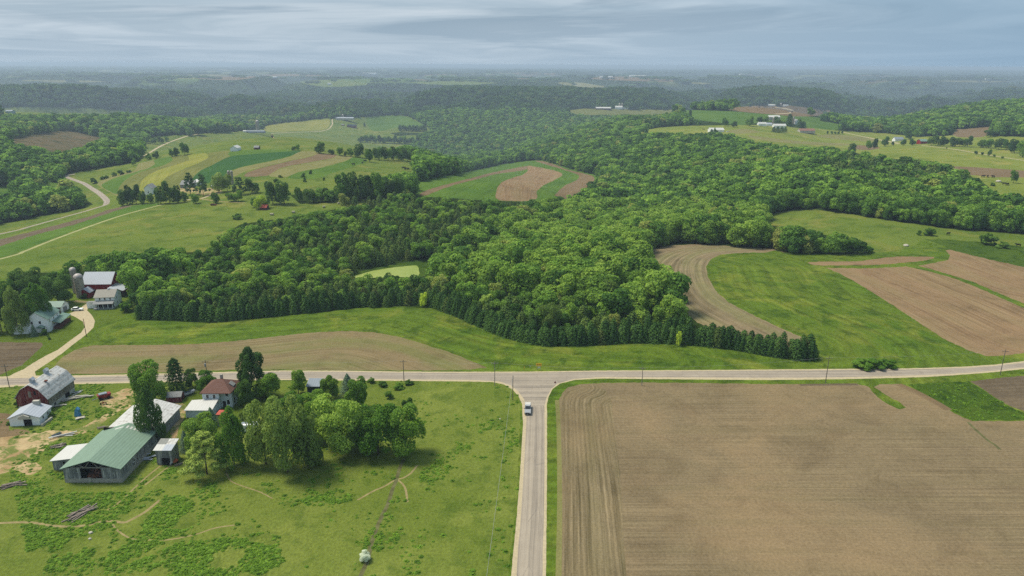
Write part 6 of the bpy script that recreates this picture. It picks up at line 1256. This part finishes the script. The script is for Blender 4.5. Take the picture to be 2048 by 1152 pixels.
for sx in (-L * 0.31, L * 0.31):
    for sy in (-0.86, 0.86): mb = MB(); mb.tube((sx, sy - 0.12, 0.4), (sx, sy + 0.12, 0.4), 0.4, n=18); wh = mb.build('wheel', B['black'], r); mb = MB(); mb.tube((sx, sy - 0.13, 0.4), (sx, sy + 0.13, 0.4), 0.2, n=12); mb.build('rim', B['steel'], wh)

# ------------------------------------------------------------------ poles, wires and signs
PT = {}
def pole(key, px, py, hpx, label, mat='pole', arm=True, transformer=False, hd=0.0, group='utility poles along the roads'):
    p = at(px, py); s = px_scale(p); dep = math.atan2(CAMH - p.z, math.hypot(p.x, p.y)); h = min(12.5, max(7.0, hpx / (s * math.cos(dep))))
    r = empty('utility_pole', p, hd, label, 'utility pole', group)
    mb = MB(); mb.tube((0, 0, -0.3), (0, 0, h), 0.14, 0.09, 10); mb.build('pole', B[mat], r)
    if arm:
        mb = MB(); mb.box(-1.1, -0.17, h - 0.8, 1.1, -0.09, h - 0.66); ca = mb.build('crossarm', B[mat], r)
        for x in (-1.0, 1.0): mb = MB(); mb.tube((x, -0.13, h - 0.66), (x, -0.13, h - 0.45), 0.05, n=8); mb.build('insulator', B['stone'], ca)
    if transformer: mb = MB(); mb.tube((0, -0.42, h - 2.3), (0, -0.42, h - 1.2), 0.28, n=14); mb.build('transformer', B['steel'], r)
    PT[key] = (p, h)
pole('a', 19, 775, 47, 'dark utility pole at the left edge beside the farm drive')
pole('b', 416, 764, 44, 'utility pole with a transformer behind the brown roofed house', transformer=True)
pole('c', 808, 762, 42, 'grey utility pole left of the junction behind the shrubs')
pole('d', 989.5, 771, 47, 'grey utility pole at the left corner of the junction', 'ltpole')
pole('e', 1025.5, 800, 48, 'dark utility pole closest to the silver pickup', hd=1.57)
pole('f', 1283.5, 771, 35, 'utility pole between the junction and the big bare field', 'ltpole')
pole('g', 1651, 765, 52, 'dark utility pole standing before the end of the spruce edge')
pole('h', 2000, 750, 52, 'rightmost dark utility pole beside the road')
pole('i', 173, 673, 36, 'thin pole on the farm drive in front of the white houses', 'brown', arm=False)
def wires(name, pts, label, rad=0.018):
    cu = MB()
    for a, b in zip(pts[:-1], pts[1:]):
        n = 10; P = [a.lerp(b, k / n) - Vector((0, 0, 4 * 0.9 * (k / n) * (1 - k / n))) for k in range(n + 1)]
        for u, v in zip(P[:-1], P[1:]): cu.tube(u, v, rad, n=4)
    tag(cu.build(name, B['wire']), label, 'power line')
top = lambda k: PT[k][0] + Vector((0, 0, PT[k][1] - 0.3))
q1 = at(985, 1140); q2 = at(940, 1500)
wires('power_line', [top('e'), Vector((q1.x, q1.y, q1.z + 9.0)) if False else at(1003, 960) + Vector((0, 0, 0)) if False else top('e').lerp(Vector((q2.x, q2.y, q2.z + 9.5)), 1.0)], 'thin wires running from the corner pole down beside the side road', 0.03)
wires('power_line', [top('a'), top('b'), top('c'), top('d'), top('f'), top('g'), top('h')], 'thin wire strung along the poles of the main road')
p = at(1077.5, 740); hd = 0.0; r = empty('arrow_sign', p, hd, 'yellow double arrow sign facing the side road junction', 'road sign')
mb = MB(); mb.box(-1.0, -0.03, 1.5, 1.0, 0.03, 2.6); bd = mb.build('board', B['yellow'], r)
mb = MB(); mb.prism([(-0.75, 2.05), (-0.42, 2.28), (-0.42, 2.11), (0.42, 2.11), (0.42, 2.28), (0.75, 2.05), (0.42, 1.82), (0.42, 1.99), (-0.42, 1.99), (-0.42, 1.82)], -0.045, -0.032, 'y'); mb.build('double_arrow', B['black'], bd)
for x in (-0.6, 0.6): mb = MB(); mb.box(x - 0.05, 0.031, -0.2, x + 0.05, 0.1, 2.5); mb.build('post', B['steel'], r)
mb = MB(); mb.box(-0.35, -0.03, 0.7, 0.35, 0.03, 1.2); mb.build('lower_plate', B['whitep'], r)
p = at(1110, 777); r = empty('stop_sign', p, 0.0, 'red octagonal stop sign at the right corner of the junction', 'road sign')
oc = [(0.38 * math.cos(math.pi / 8 + i * math.pi / 4), 2.3 + 0.38 * math.sin(math.pi / 8 + i * math.pi / 4)) for i in range(8)]
oc2 = [(0.35 * math.cos(math.pi / 8 + i * math.pi / 4), 2.3 + 0.35 * math.sin(math.pi / 8 + i * math.pi / 4)) for i in range(8)]
mb = MB(); mb.prism(oc, -0.02, 0.02, 'y'); pl = mb.build('plate', B['whitep'], r); mb = MB(); mb.prism(oc2, -0.026, -0.0215, 'y'); mb.build('face', B['stop'], pl)
mb = MB(); mb.box(-0.03, 0.021, -0.2, 0.03, 0.08, 2.5); mb.build('post', B['steel'], r)
fc = bpy.data.curves.new('word', 'FONT'); fc.body = 'STOP'; fc.size = 0.25; fc.align_x = 'CENTER'; fc.align_y = 'CENTER'; fc.extrude = 0.002; ft = bpy.data.objects.new('tmp', fc); COL.objects.link(ft); bpy.context.view_layer.update(); me = bpy.data.meshes.new_from_object(ft.evaluated_get(bpy.context.evaluated_depsgraph_get())); bpy.data.objects.remove(ft); me.materials.clear(); me.materials.append(B['whitep']); fo = bpy.data.objects.new('lettering', me); COL.objects.link(fo); fo.parent = pl; fo.location = (0, -0.03, 2.3); fo.rotation_euler = (math.pi / 2, 0, 0)
for px, py, lb, mt in ((1048.5, 739, 'small yellowish marker post on the verge opposite the junction', 'yellow'), (1060, 736, 'thin white marker post left of the yellow arrow sign', 'whitep')):
    p = at(px, py); mb = MB(); mb.box(-0.06, -0.03, -0.1, 0.06, 0.03, 1.1); mb.box(-0.18, -0.05, 0.7, 0.18, -0.031, 1.05); o = mb.build('marker_post', B[mt]); o.location = p; tag(o, lb, 'marker post')

# ------------------------------------------------------------------ farms farther off
def barn_px(name, label, cat, bx, by, wpx, H, R, dep, wall, roof, ridge='x', hd=0.0, over=0.4, group=None, windows=0, door=False):
    A = at(bx, by); s = px_scale(A); w = wpx / s
    r, rf, wl, w, d = house(name, label, cat, (A, hd, w, dep), H, R, wall, roof, ridge=ridge, over=over, group=group, z0=-1.5)
    for k in range(windows): opening(r, 'f', w * (k + 0.6) / (windows + 0.4), H * 0.35, 1.0, 1.3, w, dep, 'window', frame=False)
    if door: opening(r, 'f', w * 0.4, -0.2, min(4, w * 0.25), H * 0.75, w, dep, 'door')
    return r
barn_px('white_farmhouse', 'tall white farmhouse half hidden in the dark shelter trees', 'house', 290, 391, 15, 6.5, 9.5, 9, 'white', 'porchgrey', ridge='y', windows=1)
barn_px('farm_building', 'low grey barn behind the pines of the twin silo farmstead', 'barn', 361, 377, 26, 3.5, 6.5, 11, 'porchgrey', 'porchgrey')
barn_px('farm_shed', 'small white shed between the dark pines', 'shed', 391, 372, 10, 3.5, 5.5, 7, 'white', 'whitetin')
barn_px('farm_shed', 'pale shed left of the twin silo', 'shed', 423, 378, 14, 2.6, 4.2, 6, 'cream', 'tin2')
A = at(462, 369); s_ = px_scale(A); silo(459.5, 369, 2.6 / s_, 11.5, 'left pale silo of the twin pair on the left farmstead', 'twin silos'); silo(465.5, 369, 2.4 / s_, 11.5, 'right darker silo of the twin pair on the left farmstead', 'twin silos')
car(351, 403, 0.1, 'tan car parked under the shelter trees', 'hay'); car(427, 411, 0.0, 'dark farm machine parked on the pasture edge', 'rust', 'farm_machine')
barn_px('field_hut', 'small hut with a red roof on the left pasture', 'hut', 521, 420, 12, 2.0, 3.6, 5, 'brown', 'salmon', hd=-0.1)
barn_px('white_barn', 'small white gabled barn on the left hill above the strips', 'barn', 461, 303, 14, 4.0, 6.5, 12, 'white', 'whitetin', ridge='y')
barn_px('hill_shed', 'low brown shed right of the small white barn', 'shed', 508, 299, 9, 2.4, 4.2, 6, 'brown', 'porchgrey')
A = at(492, 265); s_ = px_scale(A); r = empty('quonset_barn', A, 0.0, 'long grey round roofed barn beside a tall silo', 'barn'); Lq = 37 / s_
mb = MB(); mb.prism([(4.5 - 4.5 * math.cos(a), 6.2 * math.sin(a) - 1.0) for a in [i * math.pi / 12 for i in range(13)]], 0, Lq, 'x'); mb.build('shell', B['greytin'], r); mb = MB(); mb.box(2, -0.5, 0, 5, 0.8, 2.4); mb.build('door', B['dark'], r)
barn_px('hill_shed', 'tiny white shed left of the grey round roofed barn', 'shed', 486, 264, 6, 2.5, 4, 6, 'white', 'whitetin')
A = at(516.5, 265); s_ = px_scale(A); silo(516.5, 265, 3.4 / s_, 21 / s_, 'tall pale silo in front of the round roofed barn')
barn_px('long_barn', 'long pale barn on the crest of the left hill', 'barn', 671, 239, 36, 5, 7.5, 14, 'cream', 'tin2', windows=0)
for x, lb in ((680, 'left small bin'), (686, 'right small bin')): A = at(x, 235); s_ = px_scale(A); silo(x, 235, 2.2 / s_, 4.5 / s_, lb + ' behind the long pale barn on the crest', None, 'grain_bin')
A = at(694, 254); barn_px('hill_house', 'dark roofed house on the crest below the long pale barn', 'house', 694, 254, 18, 4.5, 8.0, 14, 'oldred', 'slate', windows=2)
barn_px('hill_shed', 'small shed left of the dark roofed house', 'shed', 683, 251, 5, 2.5, 4.5, 7, 'oldred', 'porchgrey')
far_trees([(729, 254, 5, 9)], 'lone small tree right of the dark roofed house', None, ('dark',), 'oval', 'farm_tree', 2)
barn_px('ridge_shed', 'pale shed at the left end of the long ridge field', 'shed', 11, 226, 13, 4, 6, 12, 'teal', 'greytin'); barn_px('ridge_shed', 'tiny white speck of a shed at the wood edge behind the ridge field', 'shed', 222, 215, 5, 4, 6, 9, 'white', 'whitetin')
# right hand ridge
barn_px('white_barn', 'long low white roofed barn on the distant ridge in the middle', 'barn', 1192, 219, 30, 5, 9, 26, 'brown', 'whitetin')
barn_px('ridge_barn', 'white gabled barn right of the long white roofed one', 'barn', 1231, 218, 14, 7, 12, 18, 'white', 'whitetin'); barn_px('ridge_barn', 'small white house in the distant ridge farm', 'house', 1246, 218, 12, 5, 9, 14, 'white', 'porchgrey')
for x, g in ((1239, 'left'), (1244, 'right')): A = at(x, 217); s_ = px_scale(A); silo(x, 217, 1.6 / s_, 9 / s_, g + ' silo rising behind the distant ridge farm', None)
far_trees([(1257, 219, 8, 13), (1264, 219, 9, 15), (1272, 219, 10, 15), (1330, 219, 10, 8)], ['left dark tree beside the distant ridge farm', 'middle dark tree beside the distant ridge farm', 'right dark tree beside the distant ridge farm', 'single low tree on the distant ridge field'], None, ('dark',), 'round', 'farm_tree', 2)
barn_px('white_barn', 'white barn with a dark doorway near the right woods edge', 'barn', 1420, 265, 28, 4.5, 7.5, 16, 'white', 'whitetin', door=True); car(1455, 264, 0.2, 'pale car beside the white barn near the woods edge', 'white'); car(1407, 259, 0.2, 'rusty machine left of the white barn', 'rust', 'farm_machine')
barn_px('farm_house', 'white farmhouse behind the dark clump of conifers', 'house', 1548, 256, 24, 4.5, 7.5, 12, 'white', 'whitetin', windows=2)
barn_px('farm_house', 'low white building at the entrance of the white farm', 'farm building', 1517, 251, 16, 3.5, 6, 10, 'white', 'whitetin'); barn_px('farm_building', 'small white shed between entrance building and farmhouse', 'shed', 1534, 251, 10, 3, 5, 8, 'white', 'tin2')
barn_px('farm_building', 'large pale barn behind the trees of the white farm', 'barn', 1538, 240, 22, 6, 9, 16, 'cream', 'whitetin', door=True)
A = at(1546, 249); s_ = px_scale(A); silo(1546, 249, 1.7 / s_, 13 / s_, 'slim silo in the white farm'); silo(1586, 248, 1.8 / s_, 13 / s_, 'pale silo beside the gabled barn of the white farm')
barn_px('farm_barn', 'grey gabled barn right of the pale silo', 'barn', 1590, 249, 9, 6, 10, 18, 'white', 'porchgrey', ridge='y')
barn_px('brown_house', 'long brown roofed house on the right ridge pasture', 'house', 1600, 265, 30, 3.6, 7.0, 15, 'cream', 'brownshingle2', windows=3)
barn_px('ridge_barn', 'long white shed on the ridge behind the brown field', 'barn', 1537, 212, 14, 4, 7, 16, 'white', 'whitetin'); barn_px('ridge_barn', 'white barn at the right of the ridge behind the brown field', 'barn', 1567, 213, 11, 5, 8, 16, 'white', 'whitetin'); A = at(1561.5, 212); s_ = px_scale(A); silo(1561.5, 212, 2.4 / s_, 3.4 / s_, 'squat white bin between the two ridge barns', None, 'grain_bin')
far_trees([(1555, 212, 8, 11)], 'dark tree between the white sheds on the brown ridge', None, ('dark',), 'round', 'farm_tree', 2)
barn_px('lane_house', 'small white house among trees beside the lane', 'house', 1790, 283, 17, 4.0, 7.5, 11, 'white', 'greytin', windows=2)
barn_px('small_red_barn', 'small red barn with pale green roof on the right pasture', 'barn', 1841, 288, 14, 4.2, 7.0, 12, 'red', 'dgreen', windows=0)
barn_px('edge_house', 'grey roofed house at the far right edge', 'house', 2034, 271, 18, 4, 7, 12, 'cream', 'greytin', windows=2); barn_px('edge_shed', 'tiny white shed left of the far right house', 'shed', 2012, 270, 4, 3, 5, 7, 'white', 'whitetin')
barn_px('white_hut', 'tiny white hut at the woods edge of the right pasture', 'hut', 1530, 433, 7, 1.6, 2.4, 2.5, 'white', 'whitetin', door=False)
for i, (x, y, wp, lb) in enumerate([(726, 149, 26, 'long white building faint on the hazy plateau'), (1200, 156, 6, 'left white speck of a farm on the hazy plateau'), (1217, 155.5, 8, 'right white speck of a farm on the hazy plateau'), (1260, 154, 34, 'low pale building line on the hazy plateau'), (1972, 160, 8, 'white speck of a farm far right on the plateau'), (655, 169, 6, 'small white farm before the far woods'), (1480, 151, 12, 'pale far farm right of the middle'), (545, 156, 8, 'white farm speck at left on the plateau')]):
    A = at(x, y); s = px_scale(A); barn_px('plateau_farm', lb, 'farm building', x, y, wp, 2.2 / s, 3.2 / s, min(60, wp / s), 'white', 'whitetin')
# bales, cows, stones
for i, (x, y, w_, lb) in enumerate([(544, 430.5, 7, 'pale round bale nearest the red roofed hut'), (587, 426, 6, 'pale round bale right of the red roofed hut'), (648, 415.5, 5, 'pale bale in the middle of the narrow pasture'), (678, 408, 5, 'pale bale at the right end of the narrow pasture')]):
    p = at(x, y); s = px_scale(p); rr = 0.85; L = max(1.2, w_ / s); mb = MB(); mb.tube((-L / 2, 0, rr * 0.9), (L / 2, 0, rr * 0.9), rr, n=16); o = mb.build('hay_bale', B['hay']); o.location = p; o.rotation_euler = (0, 0, 0.2 * i); tag(o, lb, 'bale', 'bales on the narrow pasture')
def cow(px, py, hd, label, group, mat='cow', sc=1.15):
    p = at(px, py); name = 'cow'
    me = bpy.data.meshes.get('cow_body_' + mat)
    if me is None:
        V = [(-0.85, 0, 1.1), (-0.3, 0, 1.05), (0.35, 0, 1.05), (0.75, 0, 1.12), (1.05, 0, 1.2), (1.35, 0, 1.15), (1.6, 0, 0.98)]; R_ = [(0.3, 0.34), (0.36, 0.4), (0.34, 0.42), (0.28, 0.34), (0.17, 0.2), (0.15, 0.17), (0.08, 0.09)]
        E = [(i, i + 1) for i in range(6)]
        for bx_, k in ((-0.75, 0), (0.55, 2)):
            for sy in (-1, 1):
                o = len(V); V += [(bx_, 0.2 * sy, 0.75), (bx_ + (-0.06 if k == 0 else 0.02), 0.22 * sy, 0.4), (bx_, 0.22 * sy, 0.0)]; R_ += [(0.14, 0.16), (0.08, 0.09), (0.07, 0.07)]; E += [(k if k == 0 else 3, o), (o, o + 1), (o + 1, o + 2)]
        o = len(V); V += [(-1.05, 0, 1.15), (-1.12, 0, 0.6)]; R_ += [(0.05, 0.05), (0.05, 0.05)]; E += [(0, o), (o, o + 1)]
        o = len(V); V += [(1.3, 0.26, 1.28), (1.3, -0.26, 1.28)]; R_ += [(0.06, 0.04), (0.06, 0.04)]; E += [(5, o), (5, o + 1)]
        tmp = bpy.data.meshes.new('tmp'); tmp.from_pydata(V, E, []); to = bpy.data.objects.new('tmp', tmp); COL.objects.link(to)
        sk = to.modifiers.new('s', 'SKIN'); su = to.modifiers.new('u', 'SUBSURF'); su.levels = 1; su.render_levels = 1
        for i, (a, b) in enumerate(R_): tmp.skin_vertices[0].data[i].radius = (a, b)
        tmp.skin_vertices[0].data[1].use_root = True
        dg = bpy.context.evaluated_depsgraph_get(); me = bpy.data.meshes.new_from_object(to.evaluated_get(dg)); me.name = 'cow_body_' + mat; me.materials.clear(); me.materials.append(B[mat]); bpy.data.objects.remove(to)
    o = bpy.data.objects.new(name, me); COL.objects.link(o); o.location = p; o.rotation_euler = (0, 0, hd); o.scale = (sc, sc, sc); tag(o, label, 'cow', group)
for i, (x, y) in enumerate([(807, 338), (811, 340), (816, 340), (707, 331), (725, 328), (730, 324)]): cow(x, y, i * 1.3, 'black cow grazing in the small herd on the left hill pasture', 'cows on the left hill pasture', sc=1.7)
for i, (x, y) in enumerate([(1966, 355), (1975, 355), (1986, 355.5), (2008, 370), (2015, 371), (1893, 298)]): cow(x, y, i * 0.9, 'black cow in the scattered herd on the far right pasture', 'cows on the far right pasture', sc=1.7)
for i, (x, y, lb) in enumerate([(1896, 470, 'black cow alone near the pair of pasture bushes'), (2036, 493, 'black cow right of the biggest round bush')]): cow(x, y, i * 2.0 + 0.3, lb, None, sc=1.3)
for x, y, s, lb in ((1812, 492, 1.6, 'pale boulder on the sunny right pasture'), (1997, 364, 2.6, 'whitish boulder on the far right pasture'), (1000, 838, 0.3, 'small pale stone in the pasture by the road'), (724, 806, 0.35, 'white stone in the grass beside the grove'), (182, 1066, 0.5, 'pale stone below the cow path'), (180, 1078, 0.4, 'second pale stone below the cow path')):
    p = at(x, y); bm = bmesh.new(); bmesh.ops.create_icosphere(bm, subdivisions=2, radius=1.0)
    for v in bm.verts: v.co *= 0.8 + 0.35 * random.random()
    me = bpy.data.meshes.new('boulder'); bm.to_mesh(me); bm.free(); me.materials.append(B['stone']); o = bpy.data.objects.new('boulder', me); COL.objects.link(o); o.location = p + Vector((0, 0, 0.2 * s)); o.scale = (s, s * 0.8, s * 0.6); tag(o, lb, 'stone')
log('buildings done')
# ------------------------------------------------------------------ sky, sun, haze
SUN_EL, SUN_AZ = math.radians(61), math.radians(-72)     # azimuth from +Y towards +X: the sun is high, beyond the left shoulder of the view
def build_world():
    t = world.node_tree; t.nodes.clear()
    N = lambda typ, **k: (lambda n: ([setattr(n, a, b) for a, b in k.items()], n)[1])(t.nodes.new(typ))
    L = t.links.new
    out = N('ShaderNodeOutputWorld'); bg = N('ShaderNodeBackground'); bg.inputs[1].default_value = 0.1
    sky = N('ShaderNodeTexSky', sky_type='NISHITA', sun_disc=False, sun_elevation=SUN_EL, sun_rotation=SUN_AZ, air_density=1.0, dust_density=2.0, ozone_density=2.0)
    tc = N('ShaderNodeTexCoord'); sep = N('ShaderNodeSeparateXYZ'); L(tc.outputs['Generated'], sep.inputs[0])
    def M(op, a, b=0.0, c=0.0, clamp=False):
        n = N('ShaderNodeMath', operation=op, use_clamp=clamp)
        for i, v in enumerate((a, b, c)):
            if isinstance(v, bpy.types.NodeSocket): L(v, n.inputs[i])
            else: n.inputs[i].default_value = v
        return n.outputs[0]
    z = M('MAXIMUM', M('ADD', sep.outputs[2], 0.035), 0.035)
    comb = N('ShaderNodeCombineXYZ'); L(M('DIVIDE', sep.outputs[0], z), comb.inputs[0]); L(M('DIVIDE', sep.outputs[1], z), comb.inputs[1])
    def noise(scale, detail, loc, stretch, dist=0.3):
        mp = N('ShaderNodeMapping'); L(comb.outputs[0], mp.inputs[0]); mp.inputs['Location'].default_value = loc; mp.inputs['Scale'].default_value = stretch
        n = N('ShaderNodeTexNoise'); L(mp.outputs[0], n.inputs['Vector']); n.inputs['Scale'].default_value = scale; n.inputs['Detail'].default_value = detail; n.inputs['Roughness'].default_value = 0.56; n.inputs['Distortion'].default_value = dist
        return n.outputs[0]
    def ramp(f, stops):
        n = N('ShaderNodeValToRGB'); L(f, n.inputs[0]); e = n.color_ramp.elements
        while len(e) < len(stops): e.new(0.5)
        for el, (p, c) in zip(e, stops): el.position = p; el.color = c
        return n.outputs[0]
    def mix(f, a, b):
        n = N('ShaderNodeMix', data_type='RGBA')
        for i, v in ((0, f), (6, a), (7, b)):
            if isinstance(v, bpy.types.NodeSocket): L(v, n.inputs[i])
            else: n.inputs[i].default_value = v
        return n.outputs[2]
    G = SKYG
    side = ramp(M('ADD', M('MULTIPLY', sep.outputs[0], 0.5), 0.5), [(0.52, (1, 1, 1, 1)), (0.8, (0.35, 0.35, 0.35, 1))])
    base = mix(0.9, sky.outputs[0], (3.1 * G, 3.95 * G, 4.75 * G, 1))                       # high even overcast veil
    c1 = noise(0.34, 6, (3.1, 1.7, 0), (0.75, 0.62, 1), 0.9); c2 = noise(0.26, 6, (5.3, 4.6, 0), (0.7, 0.6, 1), 0.9)
    cl = mix(M('MULTIPLY', ramp(c1, [(0.42, (0, 0, 0, 1)), (0.62, (1, 1, 1, 1))]), M('MULTIPLY', side, 0.8)), base, (5.2 * G, 5.8 * G, 6.3 * G, 1))
    dk = mix(M('MULTIPLY', ramp(c2, [(0.50, (0, 0, 0, 1)), (0.62, (1, 1, 1, 1))]), M('MULTIPLY', side, 0.85)), cl, (2.05 * G, 2.85 * G, 3.6 * G, 1))
    low = ramp(sep.outputs[2], [(0.0, (1, 1, 1, 1)), (0.07, (0, 0, 0, 1))])
    fin = mix(M('MULTIPLY', low, 0.85), dk, (3.35 * G, 4.25 * G, 5.1 * G, 1))
    right = ramp(M('ADD', M('MULTIPLY', sep.outputs[0], 0.5), 0.5), [(0.5, (1, 1, 1, 1)), (0.82, (0.66, 0.79, 0.89, 1))])
    n = N('ShaderNodeMix', data_type='RGBA', blend_type='MULTIPLY'); n.inputs[0].default_value = 1.0; L(fin, n.inputs[6]); L(right, n.inputs[7])
    L(n.outputs[2], bg.inputs[0]); L(bg.outputs[0], out.inputs[0])
SKYG = 0.71
build_world()
sl = bpy.data.lights.new('sun', 'SUN'); sl.energy = 2.6; sl.angle = math.radians(20); sl.color = (1.0, 0.92, 0.77)
so = bpy.data.objects.new('sun', sl); COL.objects.link(so)
sd = Vector((math.sin(SUN_AZ) * math.cos(SUN_EL), math.cos(SUN_AZ) * math.cos(SUN_EL), math.sin(SUN_EL)))
so.rotation_euler = sd.to_track_quat('Z', 'Y').to_euler(); so.location = sd * 300
def build_haze():
    zlo = float(Z_.min()) - 1.0; zhi = max(CAMH, float(Z_.max())) + 3.0
    x = 70000.0
    v = [(-x, -2000, zlo), (x, -2000, zlo), (x, 65000, zlo), (-x, 65000, zlo), (-x, -2000, zhi), (x, -2000, zhi), (x, 65000, zhi), (-x, 65000, zhi)]
    f = [(3, 2, 1, 0), (4, 5, 6, 7), (0, 1, 5, 4), (1, 2, 6, 5), (2, 3, 7, 6), (3, 0, 4, 7)]
    m = bpy.data.materials.new('haze'); m.use_nodes = True; t = m.node_tree; t.nodes.clear()
    o = t.nodes.new('ShaderNodeOutputMaterial'); p = t.nodes.new('ShaderNodeVolumePrincipled')
    p.inputs['Density'].default_value = HAZE; p.inputs['Color'].default_value = (0.62, 0.78, 0.95, 1); p.inputs['Anisotropy'].default_value = 0.15
    t.links.new(p.outputs[0], o.inputs['Volume'])
    ob = mesh_obj('haze', v, f, m); tag(ob, 'thin blue grey haze over the whole countryside', 'haze', kind='stuff')
HAZE = 1.2e-4
build_haze()
scene.view_settings.view_transform = 'Standard'; scene.view_settings.look = 'None'; scene.view_settings.gamma = 1.0
scene.view_settings.exposure = 0.85
scene.render.engine = 'CYCLES'
scene.cycles.max_bounces = 6; scene.cycles.diffuse_bounces = 4; scene.cycles.transmission_bounces = 4; scene.cycles.transparent_max_bounces = 4; scene.cycles.volume_bounces = 0
scene.cycles.use_denoising = False
scene.cycles.use_adaptive_sampling = True; scene.cycles.adaptive_threshold = 0.015
log('script done')
